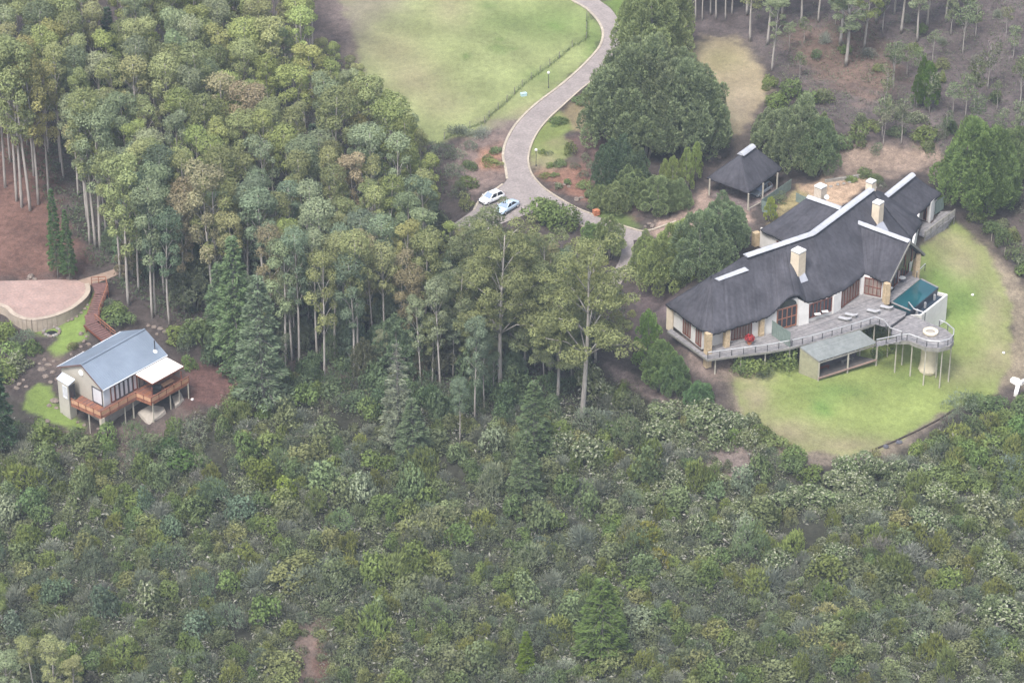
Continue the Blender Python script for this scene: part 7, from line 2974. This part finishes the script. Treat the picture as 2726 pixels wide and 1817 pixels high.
# pale plumes, silvery bushes and fallen branches on the slope
for px, py, k, R, H, c_, look in [(1120, 1440, 'cone_bush', 3.0, 3.4, (.19, .20, .115), 'pale feathery plume bush'), (1175, 1400, 'cone_bush', 2.2, 2.6, (.20, .21, .12), 'pale feathery plume bush'), (1080, 1470, 'cone_bush', 1.9, 2.0, (.17, .18, .10), 'pale feathery plume bush'),
                                  (2170, 1720, 'cone_bush', 2.8, 2.6, (.20, .19, .085), 'straw coloured plume bush'), (2200, 1640, 'cone_bush', 1.6, 2.0, (.24, .22, .11), 'straw coloured plume bush'), (2240, 1750, 'cone_bush', 2.0, 1.9, (.19, .185, .08), 'straw coloured plume bush'),
                                  (1780, 1460, 'heath_bush', 2.2, 2.8, (.155, .175, .105), 'large soft grey green bush'), (1700, 1440, 'cone_bush', 2.6, 2.6, (.165, .165, .045), 'large golden green bush'), (1750, 1500, 'cone_bush', 2.0, 2.0, (.18, .17, .045), 'large golden green bush'),
                                  (2640, 1740, 'heath_bush', 3.2, 2.8, (.105, .135, .095), 'large soft grey green bush'), (2420, 1490, 'grey_shrub', 2.2, 2.2, (.19, .19, .165), 'large silver grey shrub'), (2340, 1470, 'grey_shrub', 2.4, 2.2, (.165, .16, .13), 'large silver grey shrub'), (1870, 1760, 'heath_bush', 2.4, 2.2, (.12, .155, .085), 'large soft grey green bush'), (2690, 1270, 'heath_bush', 2.8, 2.8, (.115, .145, .11), 'large soft grey green bush'), (2700, 1330, 'grey_shrub', 1.7, 2.0, (.26, .26, .25), 'large silver grey shrub'),
                                  (700, 1290, 'green_bush', 2.6, 3.2, (.12, .155, .04), 'tall yellow green bush'), (760, 1330, 'green_bush', 2.2, 2.6, (.13, .165, .035), 'tall yellow green bush'), (660, 1220, 'green_bush', 2.6, 3.2, (.10, .14, .05), 'tall leafy bush'), (720, 1200, 'green_bush', 2.3, 2.6, (.13, .16, .06), 'tall leafy bush'), (500, 1260, 'green_bush', 2.6, 3.0, (.07, .12, .035), 'tall leafy bush'), (450, 1210, 'green_bush', 2.2, 2.6, (.07, .115, .045), 'tall leafy bush'), (540, 1330, 'green_bush', 2.2, 2.2, (.085, .12, .05), 'tall leafy bush'), (840, 1290, 'heath_bush', 2.4, 2.6, (.12, .15, .095), 'large soft grey green bush'), (1440, 1480, 'heath_bush', 2.2, 2.2, (.085, .115, .085), 'large soft grey green bush')]:
    p = P(px, py)
    put(p, R * .9)
    o = plant_shrub(k, p, R, H / 1.2, slope_place(px, py), c_)
    lst = REG[(SLOOK[k], slope_place(px, py))]
    lst.pop()
    register(o, look, slope_place(px, py), px)
for i, (px, py, ang_, L) in enumerate([(1370, 1270, .5, 3.2), (1650, 1500, -.4, 3), (1630, 1515, -.9, 2.6), (1672, 1510, -.2, 2.4), (2440, 1650, .15, 4), (2560, 1640, .6, 3), (2640, 1680, -.6, 3), (1930, 1745, .5, 3), (830, 1175, -.2, 3.5), (870, 1330, .1, 3), (460, 1500, .4, 3), (330, 1420, -.5, 3), (1890, 1420, -1.0, 6), (1940, 1460, -1.0, 5), (640, 1560, .2, 3), (1210, 1560, .7, 2.5)]):
    p = P(px, py)
    mb = MB()
    d = Vector((math.cos(ang_), math.sin(ang_), .12))
    s_ = Vector((-d.y, d.x, 0))
    z_ = Vector((0, 0, .9))
    mb.tube([p + z_ - d * L / 2, p + z_, p + z_ + d * L / 2 + Vector((0, 0, .3))], [.08, .06, .03], 5)
    for q in (-.25, .05, .3):
        mb.tube([p + z_ + d * L * q, p + z_ + d * L * (q + .22) + s_ * .6 * (1 if q > 0 else -1) + Vector((0, 0, .4))], [.04, .015], 4)
    o = mb.build('dead_branch', [M['twig']], None, True, origin=tuple(p))
    o['category'] = 'branch'
    register(o, 'bleached fallen branch', slope_place(px, py), px)
# a few gums poke into the bottom left corner
for px, py, H, c in [(150, 1890, 11, OLIVE), (30, 1930, 11, GREYG), (-5, 1690, 8, LIME), (90, 1850, 9, OLIVE), (200, 1900, 9, OLIVE)]:
    p = P(px, py)
    plant_tree(GUM[int(VR.integers(10))], p, H, vary(c, .07), GNAME[c], 'poking up at the bottom left corner', 1.5)


# ---------------------------------------------------------------- ground cover nobody could count
def cover(name, polys, n, hmax, size, cols, region, shape='sprig', keep_out=()):
    x0, y0, x1, y1 = region
    px = VR.uniform(x0, x1, n * 3)
    py = VR.uniform(y0, y1, n * 3)
    ok = np.zeros(len(px), bool)
    for q in polys:
        ok |= seg_poly_sd(px, py, q) < 0
    for q in keep_out:
        ok &= seg_poly_sd(px, py, q) > 2
    px, py = px[ok][:n], py[ok][:n]
    pts = np.array([P(a, b)[:] for a, b in zip(px[::6], py[::6])])
    # six sprigs around every located point
    pts = np.repeat(pts, 6, 0)
    off = VR.normal(0, .45, (len(pts), 2))
    pts[:, :2] += off
    pts[:, 2] += np.abs(VR.normal(0, hmax * .5, len(pts)))
    N = VR.normal(0, .6, pts.shape) + np.array([0, -.2, .9])
    me = leaf_mesh(name, pts, N, VR.uniform(size[0], size[1], len(pts)), .4)
    o = link(name, me)
    o['kind'] = 'stuff'
    o.color = (*cols, 1)
    return o


UNDER = [(-100, 300), (150, 560), (230, 690), (330, 780), (520, 900), (700, 1000), (960, 1000), (1300, 1080), (1500, 1080), (1690, 800), (1640, 720), (1200, 640), (1180, 450), (1000, 380), (900, 140), (-100, 100)]
BANK = [(1990, 20), (2760, 0), (2760, 620), (2560, 470), (2330, 340), (2200, 330), (2080, 210)]
PATH_PX = [(195, 735), (300, 705), (380, 675), (400, 695), (300, 745), (200, 775)]
OUT = [(1250, 520), (1450, 480), (1700, 600), (1690, 720), (1640, 700), (1600, 630), (1350, 620), (1210, 600)]
cover('undergrowth', [UNDER], 52000, .9, (.12, .3), (.075, .098, .055), (-100, 100, 1700, 1080), keep_out=[OUT, PATH_PX])
cover('slope_undergrowth', [SLOPE], 150000, 1.1, (.08, .2), (.118, .138, .078), (-110, 990, 2850, 1960), keep_out=BARE_PX)
cover('dry_twigs', [SLOPE], 26000, 1.3, (.12, .36), (.20, .195, .165), (-110, 990, 2850, 1960), keep_out=BARE_PX)
cover('bank_undergrowth', [BANK], 16000, .4, (.08, .22), (.105, .118, .078), (1990, 0, 2760, 620))
# tall grass along the field fence
gpx_l = resample([(1562, 51), (1561, 105), (1523, 126), (1489, 156), (1438, 194), (1390, 231), (1350, 272), (1302, 313), (1290, 328), (1251, 342), (1183, 371)], 260)
pts = np.repeat(np.array([P(q.x, q.y)[:] for q in gpx_l]), 4, 0)
pts[:, :2] += VR.normal(0, .20, (len(pts), 2))
pts[:, 2] += VR.uniform(.02, .35, len(pts))
o = link('fence_grass', leaf_mesh('fence_grass', pts, VR.normal(0, .6, pts.shape), VR.uniform(.10, .26, len(pts)), .2, along=np.tile([[0, 0, 1.0]], (len(pts), 1))))
o['kind'] = 'stuff'
o.color = (.16, .20, .085, 1)
# remaining far-out shrubs as one mass
if extra:
    PTS, NN, SZ = [], [], []
    for k, p, R, H in extra:
        m_ = 220
        d = VR.normal(0, 1, (m_, 3))
        d /= np.linalg.norm(d, axis=1, keepdims=True)
        d[:, 2] = np.abs(d[:, 2])
        rr = VR.uniform(.6, 1.05, (m_, 1))
        PTS.append(np.array(p[:]) + d * rr * np.array([R, R, H * 1.25]))
        NN.append(d + np.array([0, 0, .3]))
        SZ.append(VR.uniform(.06, .15, m_))
    o = link('low_shrubs', leaf_mesh('low_shrubs', np.concatenate(PTS), np.concatenate(NN), np.concatenate(SZ), .5))
    o['kind'] = 'stuff'
    o.color = (.098, .108, .060, 1)

# ------------------------------------------------------------------ haze
def haze_box():
    m = bpy.data.materials.new('haze_air')
    m.use_nodes = True
    nt = m.node_tree
    nt.nodes.clear()
    out = nt.nodes.new('ShaderNodeOutputMaterial')
    v = nt.nodes.new('ShaderNodeVolumePrincipled')
    v.inputs['Color'].default_value = (.74, .86, 1.0, 1)
    v.inputs['Density'].default_value = HAZE
    v.inputs['Anisotropy'].default_value = .2
    nt.links.new(v.outputs[0], out.inputs['Volume'])
    lo_z = float(min(V[:, 2])) - 1.0
    mb = MB()
    x0, x1, y0, y1 = xs_all[0] - 2, xs_all[-1] + 2, min(ys_all[0] - 2, -60), ys_all[-1] + 2
    z1 = max(CAMZ, float(max(V[:, 2]))) + 4
    mb.hexa([(x0, y0, lo_z), (x1, y0, lo_z), (x1, y1, lo_z), (x0, y1, lo_z)], [(x0, y0, z1), (x1, y0, z1), (x1, y1, z1), (x0, y1, z1)])
    o = mb.build('haze', [m])
    o['kind'] = 'stuff'


if HAZE > 0:
    haze_box()
finish_labels()
